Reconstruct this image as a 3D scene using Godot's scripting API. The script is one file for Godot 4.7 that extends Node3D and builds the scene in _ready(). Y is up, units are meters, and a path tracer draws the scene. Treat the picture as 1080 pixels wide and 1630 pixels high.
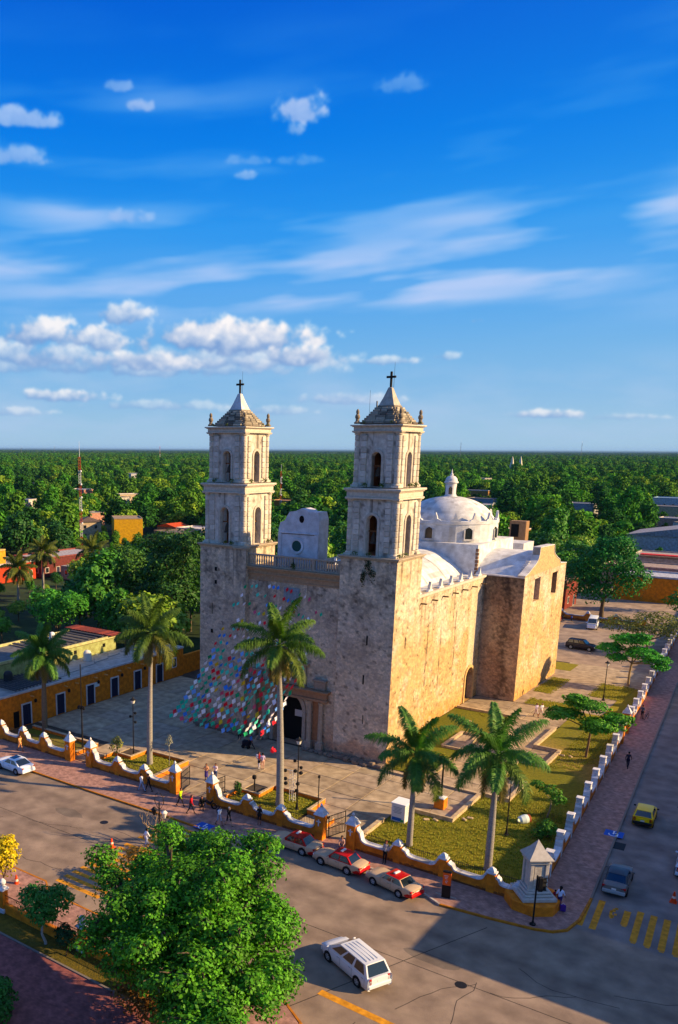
extends Node3D
# A colonial church with two bell towers on a palm-lined plaza, seen from the air on a clear late afternoon.
# Axes: x runs along the church front, z out of it towards the street, y up; the plaza is y = 0.

var R := RandomNumberGenerator.new()
var M := {}
var used := {}
const EYE := Vector3(35.533, 32.193, 77.907)


class MB:
	var v := PackedVector3Array()
	var n := PackedVector3Array()
	var c := PackedColorArray()
	var ix := PackedInt32Array()
	var t := Transform3D()
	var col := Color.WHITE

	func tri(a: Vector3, b: Vector3, d: Vector3) -> void:  # counter-clockwise seen from outside
		a = t * a
		b = t * b
		d = t * d
		var nn := (b - a).cross(d - a)
		if nn.length_squared() < 1e-16:
			return
		nn = nn.normalized()
		var k := v.size()
		v.append(a); v.append(b); v.append(d)
		n.append(nn); n.append(nn); n.append(nn)
		c.append(col); c.append(col); c.append(col)
		ix.append(k); ix.append(k + 2); ix.append(k + 1)

	func quad(a: Vector3, b: Vector3, d: Vector3, e: Vector3) -> void:
		a = t * a
		b = t * b
		d = t * d
		e = t * e
		var nn := (d - a).cross(e - b)
		if nn.length_squared() < 1e-16:
			return
		nn = nn.normalized()
		var k := v.size()
		v.append(a); v.append(b); v.append(d); v.append(e)
		for i in 4:
			n.append(nn)
			c.append(col)
		ix.append(k); ix.append(k + 2); ix.append(k + 1); ix.append(k); ix.append(k + 3); ix.append(k + 2)

	func box(p: Vector3, s: Vector3) -> void:
		var h := s / 2.0
		var q := []
		for i in 8:
			q.append(p + Vector3(h.x if i & 1 else -h.x, h.y if i & 2 else -h.y, h.z if i & 4 else -h.z))
		quad(q[4], q[5], q[7], q[6]); quad(q[1], q[0], q[2], q[3])
		quad(q[5], q[1], q[3], q[7]); quad(q[0], q[4], q[6], q[2])
		quad(q[6], q[7], q[3], q[2]); quad(q[0], q[1], q[5], q[4])

	func oquad(o: Vector3, a: Vector3, b: Vector3, d: Vector3, e: Vector3) -> void:  # turned to face away from o
		if (d - a).cross(e - b).dot((a + b + d + e) / 4.0 - o) < 0.0:
			quad(e, d, b, a)
		else:
			quad(a, b, d, e)

	func bevel_box(p: Vector3, s: Vector3, b: float) -> void:
		var h := s / 2.0
		for ax in 3:
			for sg in [-1.0, 1.0]:
				var u: int = (ax + 1) % 3
				var w: int = (ax + 2) % 3
				var q := []
				for k in [[-1, -1], [1, -1], [1, 1], [-1, 1]]:
					var pt := Vector3()
					pt[ax] = h[ax] * sg
					pt[u] = (h[u] - b) * k[0]
					pt[w] = (h[w] - b) * k[1]
					q.append(p + pt)
				if sg > 0:
					quad(q[0], q[1], q[2], q[3])
				else:
					quad(q[3], q[2], q[1], q[0])
		for ax in 3:
			var u: int = (ax + 1) % 3
			var w: int = (ax + 2) % 3
			for su in [-1.0, 1.0]:
				for sw in [-1.0, 1.0]:
					var q := []
					for k in [[-1, 0], [1, 0], [1, 1], [-1, 1]]:
						var pt := Vector3()
						pt[ax] = (h[ax] - b) * k[0]
						pt[u] = (h[u] if k[1] == 0 else h[u] - b) * su
						pt[w] = (h[w] - b if k[1] == 0 else h[w]) * sw
						q.append(p + pt)
					oquad(p, q[0], q[1], q[2], q[3])
		for i in 8:
			var sg := Vector3(1.0 if i & 1 else -1.0, 1.0 if i & 2 else -1.0, 1.0 if i & 4 else -1.0)
			var a := p + Vector3(h.x, h.y - b, h.z - b) * sg
			var d := p + Vector3(h.x - b, h.y, h.z - b) * sg
			var e := p + Vector3(h.x - b, h.y - b, h.z) * sg
			if sg.x * sg.y * sg.z > 0:
				tri(a, d, e)
			else:
				tri(a, e, d)

	func lathe(prof: Array, segs: int, o := Vector3(), smooth := true, a0 := 0.0, a1 := TAU) -> void:  # [r, y] from bottom to top
		for j in prof.size() - 1:
			var r0: float = prof[j][0]
			var r1: float = prof[j + 1][0]
			var y0: float = prof[j][1]
			var y1: float = prof[j + 1][1]
			var sl := Vector2(y1 - y0, r0 - r1).normalized()
			for i in segs:
				var p := a0 + (a1 - a0) * i / segs
				var q := a0 + (a1 - a0) * (i + 1) / segs
				var d0 := Vector3(cos(p), 0, -sin(p))
				var d1 := Vector3(cos(q), 0, -sin(q))
				var k := v.size()
				quad(o + d0 * r0 + Vector3(0, y0, 0), o + d1 * r0 + Vector3(0, y0, 0), o + d1 * r1 + Vector3(0, y1, 0), o + d0 * r1 + Vector3(0, y1, 0))
				if smooth and v.size() == k + 4:
					var n0 := (t.basis * (d0 * sl.x + Vector3(0, sl.y, 0))).normalized()
					var n1 := (t.basis * (d1 * sl.x + Vector3(0, sl.y, 0))).normalized()
					n[k] = n0; n[k + 1] = n1; n[k + 2] = n1; n[k + 3] = n0

	func tube(pts: Array, rad: Array, segs := 6, cap := true) -> void:
		var up := Vector3(0.03, 1, 0.02)
		var rings := []
		for i in pts.size():
			var a: Vector3 = pts[maxi(i - 1, 0)]
			var b: Vector3 = pts[mini(i + 1, pts.size() - 1)]
			var d := (b - a).normalized()
			var x := d.cross(up if absf(d.dot(up.normalized())) < 0.95 else Vector3(1, 0, 0.05)).normalized()
			var y := x.cross(d).normalized()
			var ring := []
			for s in segs:
				var an := TAU * s / segs
				ring.append([pts[i] + (x * cos(an) + y * sin(an)) * float(rad[i]), x * cos(an) + y * sin(an)])
			rings.append(ring)
		for i in pts.size() - 1:
			for s in segs:
				var e := (s + 1) % segs
				var k := v.size()
				quad(rings[i][s][0], rings[i + 1][s][0], rings[i + 1][e][0], rings[i][e][0])
				if v.size() == k + 4:
					n[k] = (t.basis * rings[i][s][1]).normalized(); n[k + 1] = (t.basis * rings[i + 1][s][1]).normalized()
					n[k + 2] = (t.basis * rings[i + 1][e][1]).normalized(); n[k + 3] = (t.basis * rings[i][e][1]).normalized()
		if cap:
			for s in segs:
				var e := (s + 1) % segs
				tri(pts[0], rings[0][s][0], rings[0][e][0])
				tri(pts[pts.size() - 1], rings[pts.size() - 1][e][0], rings[pts.size() - 1][s][0])

	func prism(poly: PackedVector2Array, z0: float, z1: float) -> void:  # an outline in x, y given depth along z
		if Geometry2D.is_polygon_clockwise(poly):
			poly.reverse()
		var ids := Geometry2D.triangulate_polygon(poly)
		for i in range(0, ids.size(), 3):
			var a := poly[ids[i]]
			var b := poly[ids[i + 1]]
			var d := poly[ids[i + 2]]
			if (b - a).cross(d - a) < 0:
				var sw := b
				b = d
				d = sw
			tri(Vector3(a.x, a.y, z1), Vector3(b.x, b.y, z1), Vector3(d.x, d.y, z1))
			tri(Vector3(a.x, a.y, z0), Vector3(d.x, d.y, z0), Vector3(b.x, b.y, z0))
		for i in poly.size():
			var a := poly[i]
			var b := poly[(i + 1) % poly.size()]
			quad(Vector3(b.x, b.y, z1), Vector3(a.x, a.y, z1), Vector3(a.x, a.y, z0), Vector3(b.x, b.y, z0))

	func slab(poly: PackedVector2Array, y0: float, y1: float) -> void:  # an outline in x, z given height
		var keep := t
		t = t * Transform3D(Basis(Vector3(1, 0, 0), Vector3(0, 0, 1), Vector3(0, -1, 0)), Vector3())
		prism(poly, -y1, -y0)
		t = keep

	func mesh() -> ArrayMesh:
		var m := ArrayMesh.new()
		if v.is_empty():
			return m
		var arr := []
		arr.resize(Mesh.ARRAY_MAX)
		arr[Mesh.ARRAY_VERTEX] = v
		arr[Mesh.ARRAY_NORMAL] = n
		arr[Mesh.ARRAY_COLOR] = c
		arr[Mesh.ARRAY_INDEX] = ix
		m.add_surface_from_arrays(Mesh.PRIMITIVE_TRIANGLES, arr)
		return m


func lin(r: float, g: float, b: float) -> Color:  # an sRGB colour as a linear value, for vertex colours
	return Color(r / 255.0, g / 255.0, b / 255.0).srgb_to_linear()


func numbered(parent: Node, called: String) -> String:
	var key := str(parent.get_instance_id()) + called
	var k: int = used.get(key, 0)
	used[key] = k + 1
	return called if k == 0 else "%s_%03d" % [called, k]


func put(called: String, m: Mesh, mt: Material, parent: Node = null, at := Transform3D()) -> MeshInstance3D:
	if parent == null:
		parent = self
	var o := MeshInstance3D.new()
	o.name = numbered(parent, called)
	o.mesh = m
	o.material_override = mt
	o.transform = at
	parent.add_child(o, true)
	return o


func obj(called: String, mb: MB, mt: Material, parent: Node = null, at := Transform3D()) -> MeshInstance3D:
	return put(called, mb.mesh(), mt, parent, at)


func tag(o: Node, label: String, category := "", group := "", kind := "") -> Node:
	if label:
		o.set_meta("label", label)
	if category:
		o.set_meta("category", category)
	if group:
		o.set_meta("group", group)
	if kind:
		o.set_meta("kind", kind)
	return o


func thing(called: String, label: String, category: String, at := Vector3(), turn := 0.0, group := "") -> Node3D:
	var o := Node3D.new()
	o.name = numbered(self, called)
	o.position = at
	o.rotation.y = turn
	add_child(o, true)
	tag(o, label, category, group)
	return o


func node(called: String, parent: Node, at := Transform3D()) -> Node3D:
	var o := Node3D.new()
	o.name = numbered(parent, called)
	o.transform = at
	parent.add_child(o, true)
	return o


func copy(src: Node3D, at: Vector3, turn: float, label: String, size := Vector3.ONE) -> Node3D:
	var o: Node3D = src.duplicate()
	o.name = numbered(self, String(src.get_meta("base_name", src.name)))
	add_child(o, true)
	o.position = at
	o.rotation.y = turn
	o.scale = size
	o.set_meta("label", label)
	return o


func ground_struct(called: String, mb: MB, mt: Material) -> MeshInstance3D:
	var o := obj(called, mb, mt)
	o.set_meta("kind", "structure")
	return o


func xf(p: Vector3, yaw := 0.0, s := Vector3.ONE) -> Transform3D:
	return Transform3D(Basis(Vector3.UP, yaw).scaled_local(s), p)


func road(x: float, z: float) -> Vector3:  # a spot on the road, which lies a kerb below the plaza
	var k := (EYE.y + 0.15) / EYE.y
	return Vector3(EYE.x + (x - EYE.x) * k, -0.15, EYE.z + (z - EYE.z) * k)


# ---------------------------------------------------------------- textures and materials
func noise(size: int, freq: float, kind := FastNoiseLite.TYPE_SIMPLEX_SMOOTH, sd := 1, oct := 4, cell := -1) -> PackedByteArray:
	var f := FastNoiseLite.new()
	f.seed = sd
	f.noise_type = kind
	f.frequency = freq
	if cell >= 0:
		f.fractal_type = FastNoiseLite.FRACTAL_NONE
		f.cellular_return_type = cell
		f.cellular_jitter = 0.9
	else:
		f.fractal_type = FastNoiseLite.FRACTAL_FBM
		f.fractal_octaves = oct
	return f.get_seamless_image(size, size, false, false, 0.15, true).get_data()


func texture(size: int, rgb: PackedByteArray) -> ImageTexture:
	return ImageTexture.create_from_image(Image.create_from_data(size, size, false, Image.FORMAT_RGB8, rgb))


func grey(size: int, l: PackedByteArray) -> ImageTexture:
	return ImageTexture.create_from_image(Image.create_from_data(size, size, false, Image.FORMAT_L8, l))


func mottle(size: int, lo: Color, hi: Color, f1: float, f2: float, w: float, sd: int, speck := 0.0, sc := Color.BLACK) -> ImageTexture:
	var a := noise(size, f1, FastNoiseLite.TYPE_SIMPLEX_SMOOTH, sd, 4)
	var b := noise(size, f2, FastNoiseLite.TYPE_SIMPLEX_SMOOTH, sd + 7, 3)
	var d := noise(size, f2 * 0.45, FastNoiseLite.TYPE_SIMPLEX_SMOOTH, sd + 13, 5)
	var out := PackedByteArray()
	out.resize(size * size * 3)
	var k := 0
	for i in size * size:
		var q := (a[i] * (1.0 - w) + b[i] * w) / 255.0
		var s := 0.0
		if speck > 0.0:
			s = clampf((d[i] / 255.0 - 1.0 + speck) * 6.0, 0.0, 1.0)
		out[k] = int(255.0 * lerpf(lerpf(lo.r, hi.r, q), sc.r, s))
		out[k + 1] = int(255.0 * lerpf(lerpf(lo.g, hi.g, q), sc.g, s))
		out[k + 2] = int(255.0 * lerpf(lerpf(lo.b, hi.b, q), sc.b, s))
		k += 3
	return texture(size, out)


func mat(key: String, color: Color, rough := 0.85, tex: Texture2D = null, scale := 1.0, bump: Texture2D = null, depth := 1.0, vc := false) -> StandardMaterial3D:
	if M.has(key):
		return M[key]
	var m := StandardMaterial3D.new()
	m.resource_name = key
	m.albedo_color = color
	m.roughness = rough
	m.metallic_specular = 0.35
	m.vertex_color_use_as_albedo = vc
	if tex or bump:
		m.uv1_triplanar = true
		m.uv1_world_triplanar = true
		m.uv1_scale = Vector3.ONE * scale
		m.uv1_triplanar_sharpness = 6.0
	if tex:
		m.albedo_texture = tex
	if bump:
		m.heightmap_enabled = true
		m.heightmap_texture = bump
		m.heightmap_scale = depth
	M[key] = m
	return m


func rgb(r: float, g: float, b: float) -> Color:
	return Color(r / 255.0, g / 255.0, b / 255.0)


func make_materials() -> void:
	# rubble masonry: irregular stones in lime mortar
	var S := 1024
	var fb := noise(S, 0.02, FastNoiseLite.TYPE_SIMPLEX_SMOOTH, 9, 6)
	var fg := noise(S, 0.16, FastNoiseLite.TYPE_SIMPLEX_SMOOTH, 3, 3)
	var wx := noise(S, 0.012, FastNoiseLite.TYPE_SIMPLEX_SMOOTH, 15, 4)
	var wy := noise(S, 0.014, FastNoiseLite.TYPE_SIMPLEX_SMOOTH, 16, 4)
	var out := PackedByteArray()
	out.resize(S * S * 3)
	var hg := PackedByteArray()
	hg.resize(S * S)
	var k := 0
	var rq := RandomNumberGenerator.new()
	rq.seed = 19
	# courses of uneven height, each split into stones of uneven length
	var row_of := PackedInt32Array()
	var row_edge := PackedFloat32Array()
	row_of.resize(S)
	row_edge.resize(S)
	var rows := 0
	var y0 := 0
	var stones := []
	while y0 < S:
		var hh := mini(rq.randi_range(20, 38), S - y0)
		if S - y0 - hh < 20:
			hh = S - y0
		for y in range(y0, y0 + hh):
			row_of[y] = rows
			row_edge[y] = minf(y - y0, y0 + hh - 1 - y)
		var line := PackedByteArray()
		var edge := PackedByteArray()
		line.resize(S)
		edge.resize(S)
		var x0 := 0
		while x0 < S:
			var ww := mini(rq.randi_range(20, 64), S - x0)
			if S - x0 - ww < 18:
				ww = S - x0
			var tone := rq.randi_range(0, 255)
			for x in range(x0, x0 + ww):
				line[x] = tone
				edge[x] = mini(255, mini(x - x0, x0 + ww - 1 - x))
			x0 += ww
		stones.append([line, edge])
		rows += 1
		y0 += hh
	for y in S:
		for x in S:
			var i := y * S + x
			var sy := (y + int((wy[i] - 128) * 0.22) + S) % S
			var st2: Array = stones[row_of[sy]]
			var sx := (x + int((wx[i] - 128) * 0.3) + S + row_of[sy] * 37) % S
			var e := clampf((minf(row_edge[sy], st2[1][sx]) - 0.6 + (fg[i] - 128) * 0.012) * 0.3, 0.0, 1.0)
			var cv: float = st2[0][sx] / 255.0
			var tone := lerpf(0.9, 0.8 + 0.2 * cv, e) * (0.86 + 0.12 * fb[i] / 255.0 + 0.1 * fg[i] / 255.0)
			if fg[i] < 70 and fb[i] < 138:
				tone *= 0.62
			tone = clampf(tone, 0.05, 1.0)
			out[k] = int(255.0 * tone)
			out[k + 1] = int(255.0 * tone * (0.99 - 0.03 * cv))
			out[k + 2] = int(255.0 * tone * (0.98 - 0.08 * cv))
			hg[i] = int(clampf(70.0 + 120.0 * e + 0.4 * (fg[i] - 128) + 40.0 * cv, 0, 255))
			k += 3
	var rub := texture(S, out)
	var rubh := grey(S, hg)
	# dressed stone: pits, lichen, faint beds
	var st := mottle(512, Color(0.74, 0.72, 0.69), Color(1, 0.99, 0.97), 0.012, 0.12, 0.42, 21, 0.18, Color(0.33, 0.31, 0.28))
	var fine := grey(512, noise(512, 0.06, FastNoiseLite.TYPE_SIMPLEX_SMOOTH, 31, 5))
	var plas := mottle(512, Color(0.72, 0.71, 0.7), Color(1, 1, 1), 0.01, 0.09, 0.35, 41, 0.12, Color(0.5, 0.49, 0.46))
	var paint := mottle(512, Color(0.68, 0.62, 0.57), Color(1, 1, 1), 0.012, 0.08, 0.3, 51, 0.16, Color(0.55, 0.47, 0.4))
	var conc := mottle(1024, Color(0.6, 0.58, 0.56), Color(1, 1, 1), 0.006, 0.11, 0.3, 61, 0.13, Color(0.42, 0.4, 0.38))
	var asph := mottle(1024, Color(0.62, 0.6, 0.6), Color(1, 0.99, 0.97), 0.005, 0.2, 0.35, 71, 0.1, Color(0.4, 0.39, 0.38))
	var turf := mottle(1024, Color(0.5, 0.56, 0.42), Color(1, 1, 0.9), 0.012, 0.2, 0.5, 81, 0.16, Color(0.85, 0.66, 0.42))
	var wood := mottle(512, Color(0.4, 0.42, 0.34), Color(1, 1, 0.95), 0.006, 0.05, 0.5, 91)
	var bark := mottle(512, Color(0.55, 0.53, 0.5), Color(1, 1, 1), 0.02, 0.12, 0.5, 101)
	# small clay pavers in running bond
	var P := 512
	out.resize(P * P * 3)
	var gr := noise(P, 0.01, FastNoiseLite.TYPE_SIMPLEX_SMOOTH, 111, 4)
	k = 0
	var rr := RandomNumberGenerator.new()
	rr.seed = 4
	var shade := PackedFloat32Array()
	for i in 4096:
		shade.append(rr.randf_range(0.88, 1.0))
	for y in P:
		for x in P:
			var row := y / 16
			var xx := (x + (16 if row % 2 else 0)) % P
			var s := shade[(row * 16 + xx / 32) % 4096]
			if y % 16 == 0 or xx % 32 == 0:
				s *= 0.86
			s *= 0.75 + 0.3 * gr[y * P + x] / 255.0
			out[k] = int(clampf(255.0 * s, 0, 255))
			out[k + 1] = int(clampf(250.0 * s, 0, 255))
			out[k + 2] = int(clampf(248.0 * s, 0, 255))
			k += 3
	var pav := texture(P, out)

	mat("rubble", Color.WHITE, 0.93, rub, 1.0 / 8.0, rubh, 2.2, true)
	mat("dressed", Color.WHITE, 0.9, st, 1.0 / 3.1, fine, 1.2, true)
	mat("plaster_white", rgb(236, 234, 230), 0.85, plas, 1.0 / 6.0, fine, 0.5)
	mat("plaster_vc", Color.WHITE, 0.85, plas, 1.0 / 7.0, fine, 0.5, true)
	mat("paint_vc", Color.WHITE, 0.8, paint, 1.0 / 5.0, fine, 0.4, true)
	mat("ochre", rgb(252, 148, 28), 0.8, paint, 1.0 / 4.3, fine, 0.5)
	mat("coping", rgb(232, 232, 236), 0.8, plas, 1.0 / 2.7, fine, 0.4)
	mat("slab", Color.WHITE, 0.9, conc, 1.0 / 9.0, fine, 0.5, true)
	mat("asphalt", Color.WHITE, 0.92, asph, 1.0 / 14.0, fine, 0.6, true)
	mat("paver", rgb(184, 142, 126), 0.9, pav, 1.0 / 4.2)
	mat("paver_dark", rgb(158, 96, 90), 0.9, pav, 1.0 / 4.2)
	mat("turf", Color.WHITE, 0.95, turf, 1.0 / 6.0, fine, 3.0, true)
	mat("woodland", rgb(58, 82, 38), 0.98, wood, 1.0 / 60.0)
	mat("bark", Color.WHITE, 0.92, bark, 0.7, fine, 1.5, true)
	mat("road_paint", rgb(246, 170, 34), 0.8, asph, 1.0 / 3.0, fine, 0.3)
	mat("kerb_yellow", rgb(210, 134, 26), 0.8, paint, 1.0 / 3.0, fine, 0.4)
	mat("kerb_white", rgb(205, 200, 192), 0.85, paint, 1.0 / 3.0, fine, 0.4)
	mat("cream", rgb(216, 196, 160), 0.85, paint, 1.0 / 3.0, fine, 0.4)
	mat("iron", rgb(28, 26, 25), 0.5)
	mat("black", rgb(14, 14, 15), 0.6)
	mat("void", rgb(16, 14, 13), 0.95)
	mat("steel", rgb(150, 152, 155), 0.4)
	mat("wood_door", rgb(40, 36, 38), 0.7)
	mat("navy_door", rgb(26, 30, 58), 0.6)
	mat("teal_glass", rgb(30, 74, 70), 0.25)
	var gd := mat("glass_dark", rgb(26, 32, 38), 0.04)
	gd.metallic_specular = 0.7
	mat("any", Color.WHITE, 0.75, null, 1.0, null, 1.0, true)
	mat("cloth", Color.WHITE, 0.95, null, 1.0, null, 1.0, true)
	var car := mat("car_paint", Color.WHITE, 0.32, null, 1.0, null, 1.0, true)
	car.clearcoat_enabled = true
	car.clearcoat = 0.2
	car.metallic_specular = 0.25
	car.clearcoat_roughness = 0.08
	for nm in ["leaf", "palm_leaf", "far_leaf"]:
		var lf := mat(nm, Color.WHITE, 0.55 if nm != "far_leaf" else 0.8, null, 1.0, null, 1.0, true)
		lf.backlight_enabled = true
		lf.backlight = Color(0.5, 0.62, 0.2)
		lf.cull_mode = BaseMaterial3D.CULL_DISABLED
		lf.metallic_specular = 0.3 if nm != "far_leaf" else 0.15
	var fl := mat("paper", Color.WHITE, 0.9, null, 1.0, null, 1.0, true)
	fl.backlight_enabled = true
	fl.backlight = Color(0.5, 0.5, 0.5)
	fl.cull_mode = BaseMaterial3D.CULL_DISABLED


# ---------------------------------------------------------------- sky: air and clouds
var sky_puffs := []
var sky_noise := FastNoiseLite.new()
var sky_streak := FastNoiseLite.new()
const AIR := [[0.0, 160, 192, 216], [1.5, 150, 188, 217], [3.5, 132, 180, 220], [6.0, 112, 172, 222], [9.0, 84, 160, 226], [13.0, 40, 142, 227], [18.0, 10, 118, 220], [24.0, 6, 94, 206], [45.0, 6, 80, 190], [90.0, 8, 80, 186]]
const SHEETS := [[-31.0, 9.3, 26.0, 1.6, 0.03, 0.4], [-16.0, 11.6, 16.0, 1.5, 0.05, 0.45], [-46.0, 11.6, 9.0, 1.2, 0.03, 0.42], [-34.0, 13.2, 9.0, 0.5, 0.04, 0.4], [-36.0, 9.6, 16.0, 0.5, 0.02, 0.5], [-30.0, 10.6, 18.0, 1.3, 0.03, 0.45], [-44.0, 12.6, 8.0, 0.6, 0.03, 0.45], [-20.0, 14.4, 12.0, 0.7, 0.05, 0.35], [-14.0, 12.9, 9.0, 0.75, 0.05, 0.75], [-17.0, 10.2, 12.0, 1.1, 0.03, 0.62], [-29.0, 8.95, 12.0, 0.42, 0.0, 0.75], [-26.0, 9.7, 9.0, 0.6, 0.02, 0.5], [-49.5, 10.7, 6.0, 0.75, 0.03, 0.8], [-40.0, 11.7, 4.5, 0.6, 0.05, 0.6], [-45.5, 13.7, 6.0, 0.9, -0.02, 0.55], [-30.0, 11.6, 24.0, 2.8, 0.03, 0.34], [-33.0, 16.3, 5.0, 0.5, 0.0, 0.4], [-40.0, 19.6, 5.0, 1.2, 0.05, 0.25], [-22.0, 13.2, 5.0, 0.5, 0.04, 0.4]]


func sky_color(az: float, el: float, near: Array) -> Color:
	var j := 0
	while j < AIR.size() - 2 and el > AIR[j + 1][0]:
		j += 1
	var k := clampf((el - AIR[j][0]) / (AIR[j + 1][0] - AIR[j][0]), 0, 1)
	var c := Color(lerpf(AIR[j][1], AIR[j + 1][1], k), lerpf(AIR[j][2], AIR[j + 1][2], k), lerpf(AIR[j][3], AIR[j + 1][3], k)) / 255.0
	var ca := cos(deg_to_rad(az)) * 57.3
	var sa := sin(deg_to_rad(az)) * 57.3
	# high thin cloud drawn out in long streaks
	var h := el - 0.06 * az
	if el > 5.0 and el < 30.0:
		var st := sky_streak.get_noise_3d(ca * 0.8, h * 6.5, sa * 0.8)
		var wide := sky_noise.get_noise_3d(ca * 0.5, h * 1.6, sa * 0.5)
		var a := clampf((st * 0.9 + wide * 0.8 + 0.05) * 1.2, 0, 1) * 0.3 * smoothstep(6.0, 8.5, el) * (1.0 - smoothstep(16.0, 26.0, el))
		for s in SHEETS:
			var off: float = fposmod(az - s[0] + 180.0, 72.0) - 36.0 if az > 5.0 or az < -62.0 else az - s[0]
			var ux: float = off / s[2]
			var uy: float = (el - s[1] - s[4] * off) / s[3]
			var rr := ux * ux + uy * uy
			if rr < 2.2:
				a = 1.0 - (1.0 - a) * (1.0 - exp(-rr * 1.7) * float(s[5]) * clampf(0.72 + st * 2.2 + wide * 1.2, 0.08, 1.2))
		c = c.lerp(Color(0.74, 0.79, 0.93), clampf(a, 0, 0.82))
	if el > 25.0:  # thin cloud overhead, out of view, added to brighten and whiten the shade
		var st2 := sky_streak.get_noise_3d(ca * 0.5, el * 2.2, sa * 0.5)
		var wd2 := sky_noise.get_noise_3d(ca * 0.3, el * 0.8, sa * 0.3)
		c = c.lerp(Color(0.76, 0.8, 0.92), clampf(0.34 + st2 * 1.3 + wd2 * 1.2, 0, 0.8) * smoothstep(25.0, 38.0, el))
	# milky air low down
	var lo := sky_noise.get_noise_3d(ca * 0.9, el * 3.0, sa * 0.9)
	c = c.lerp(Color(0.66, 0.76, 0.88), clampf((lo + 0.25) * 0.75, 0, 0.55) * smoothstep(0.2, 1.2, el) * (1.0 - smoothstep(3.2, 6.5, el)))
	for p in near:
		var dx: float = (az - p[0]) / p[2]
		if absf(dx) > 1.5:
			continue
		var dy: float = (el - p[1]) / p[3]
		if dy < 0.0:
			dy *= 1.7
		var r := dx * dx + dy * dy
		if r > 2.4:
			continue
		var f: float = p[4]
		var ns := sky_noise.get_noise_3d(ca * f, el * f * 1.25, sa * f) + 0.45 * sky_noise.get_noise_3d(ca * f * 2.9, el * f * 3.4 + 50.0, sa * f * 2.9)
		var d := float(p[6]) - r + ns * 1.3
		var a := smoothstep(-0.15, 0.9, d) * float(p[5])
		if a <= 0.0:
			continue
		var lit := clampf(0.42 + 0.5 * dy + 0.2 * dx + ns * 0.7, 0, 1)
		var cl := Color(0.46, 0.6, 0.8).lerp(Color(0.95, 0.93, 0.93), lit)
		if el > 11.0:
			cl = cl.lerp(Color(0.72, 0.76, 0.93), 0.6)
		c = c.lerp(cl, a)
	# a broad pale glow on the sun's side, added to brighten the shade
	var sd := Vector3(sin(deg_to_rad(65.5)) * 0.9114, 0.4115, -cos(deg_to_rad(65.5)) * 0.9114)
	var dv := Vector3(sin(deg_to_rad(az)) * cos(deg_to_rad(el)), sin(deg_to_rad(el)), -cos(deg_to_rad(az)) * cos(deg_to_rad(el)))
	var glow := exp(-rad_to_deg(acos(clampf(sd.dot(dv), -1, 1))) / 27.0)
	return c.lerp(Color(1.0, 0.97, 0.9), clampf(glow * 0.95 - 0.03, 0, 1))


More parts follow.
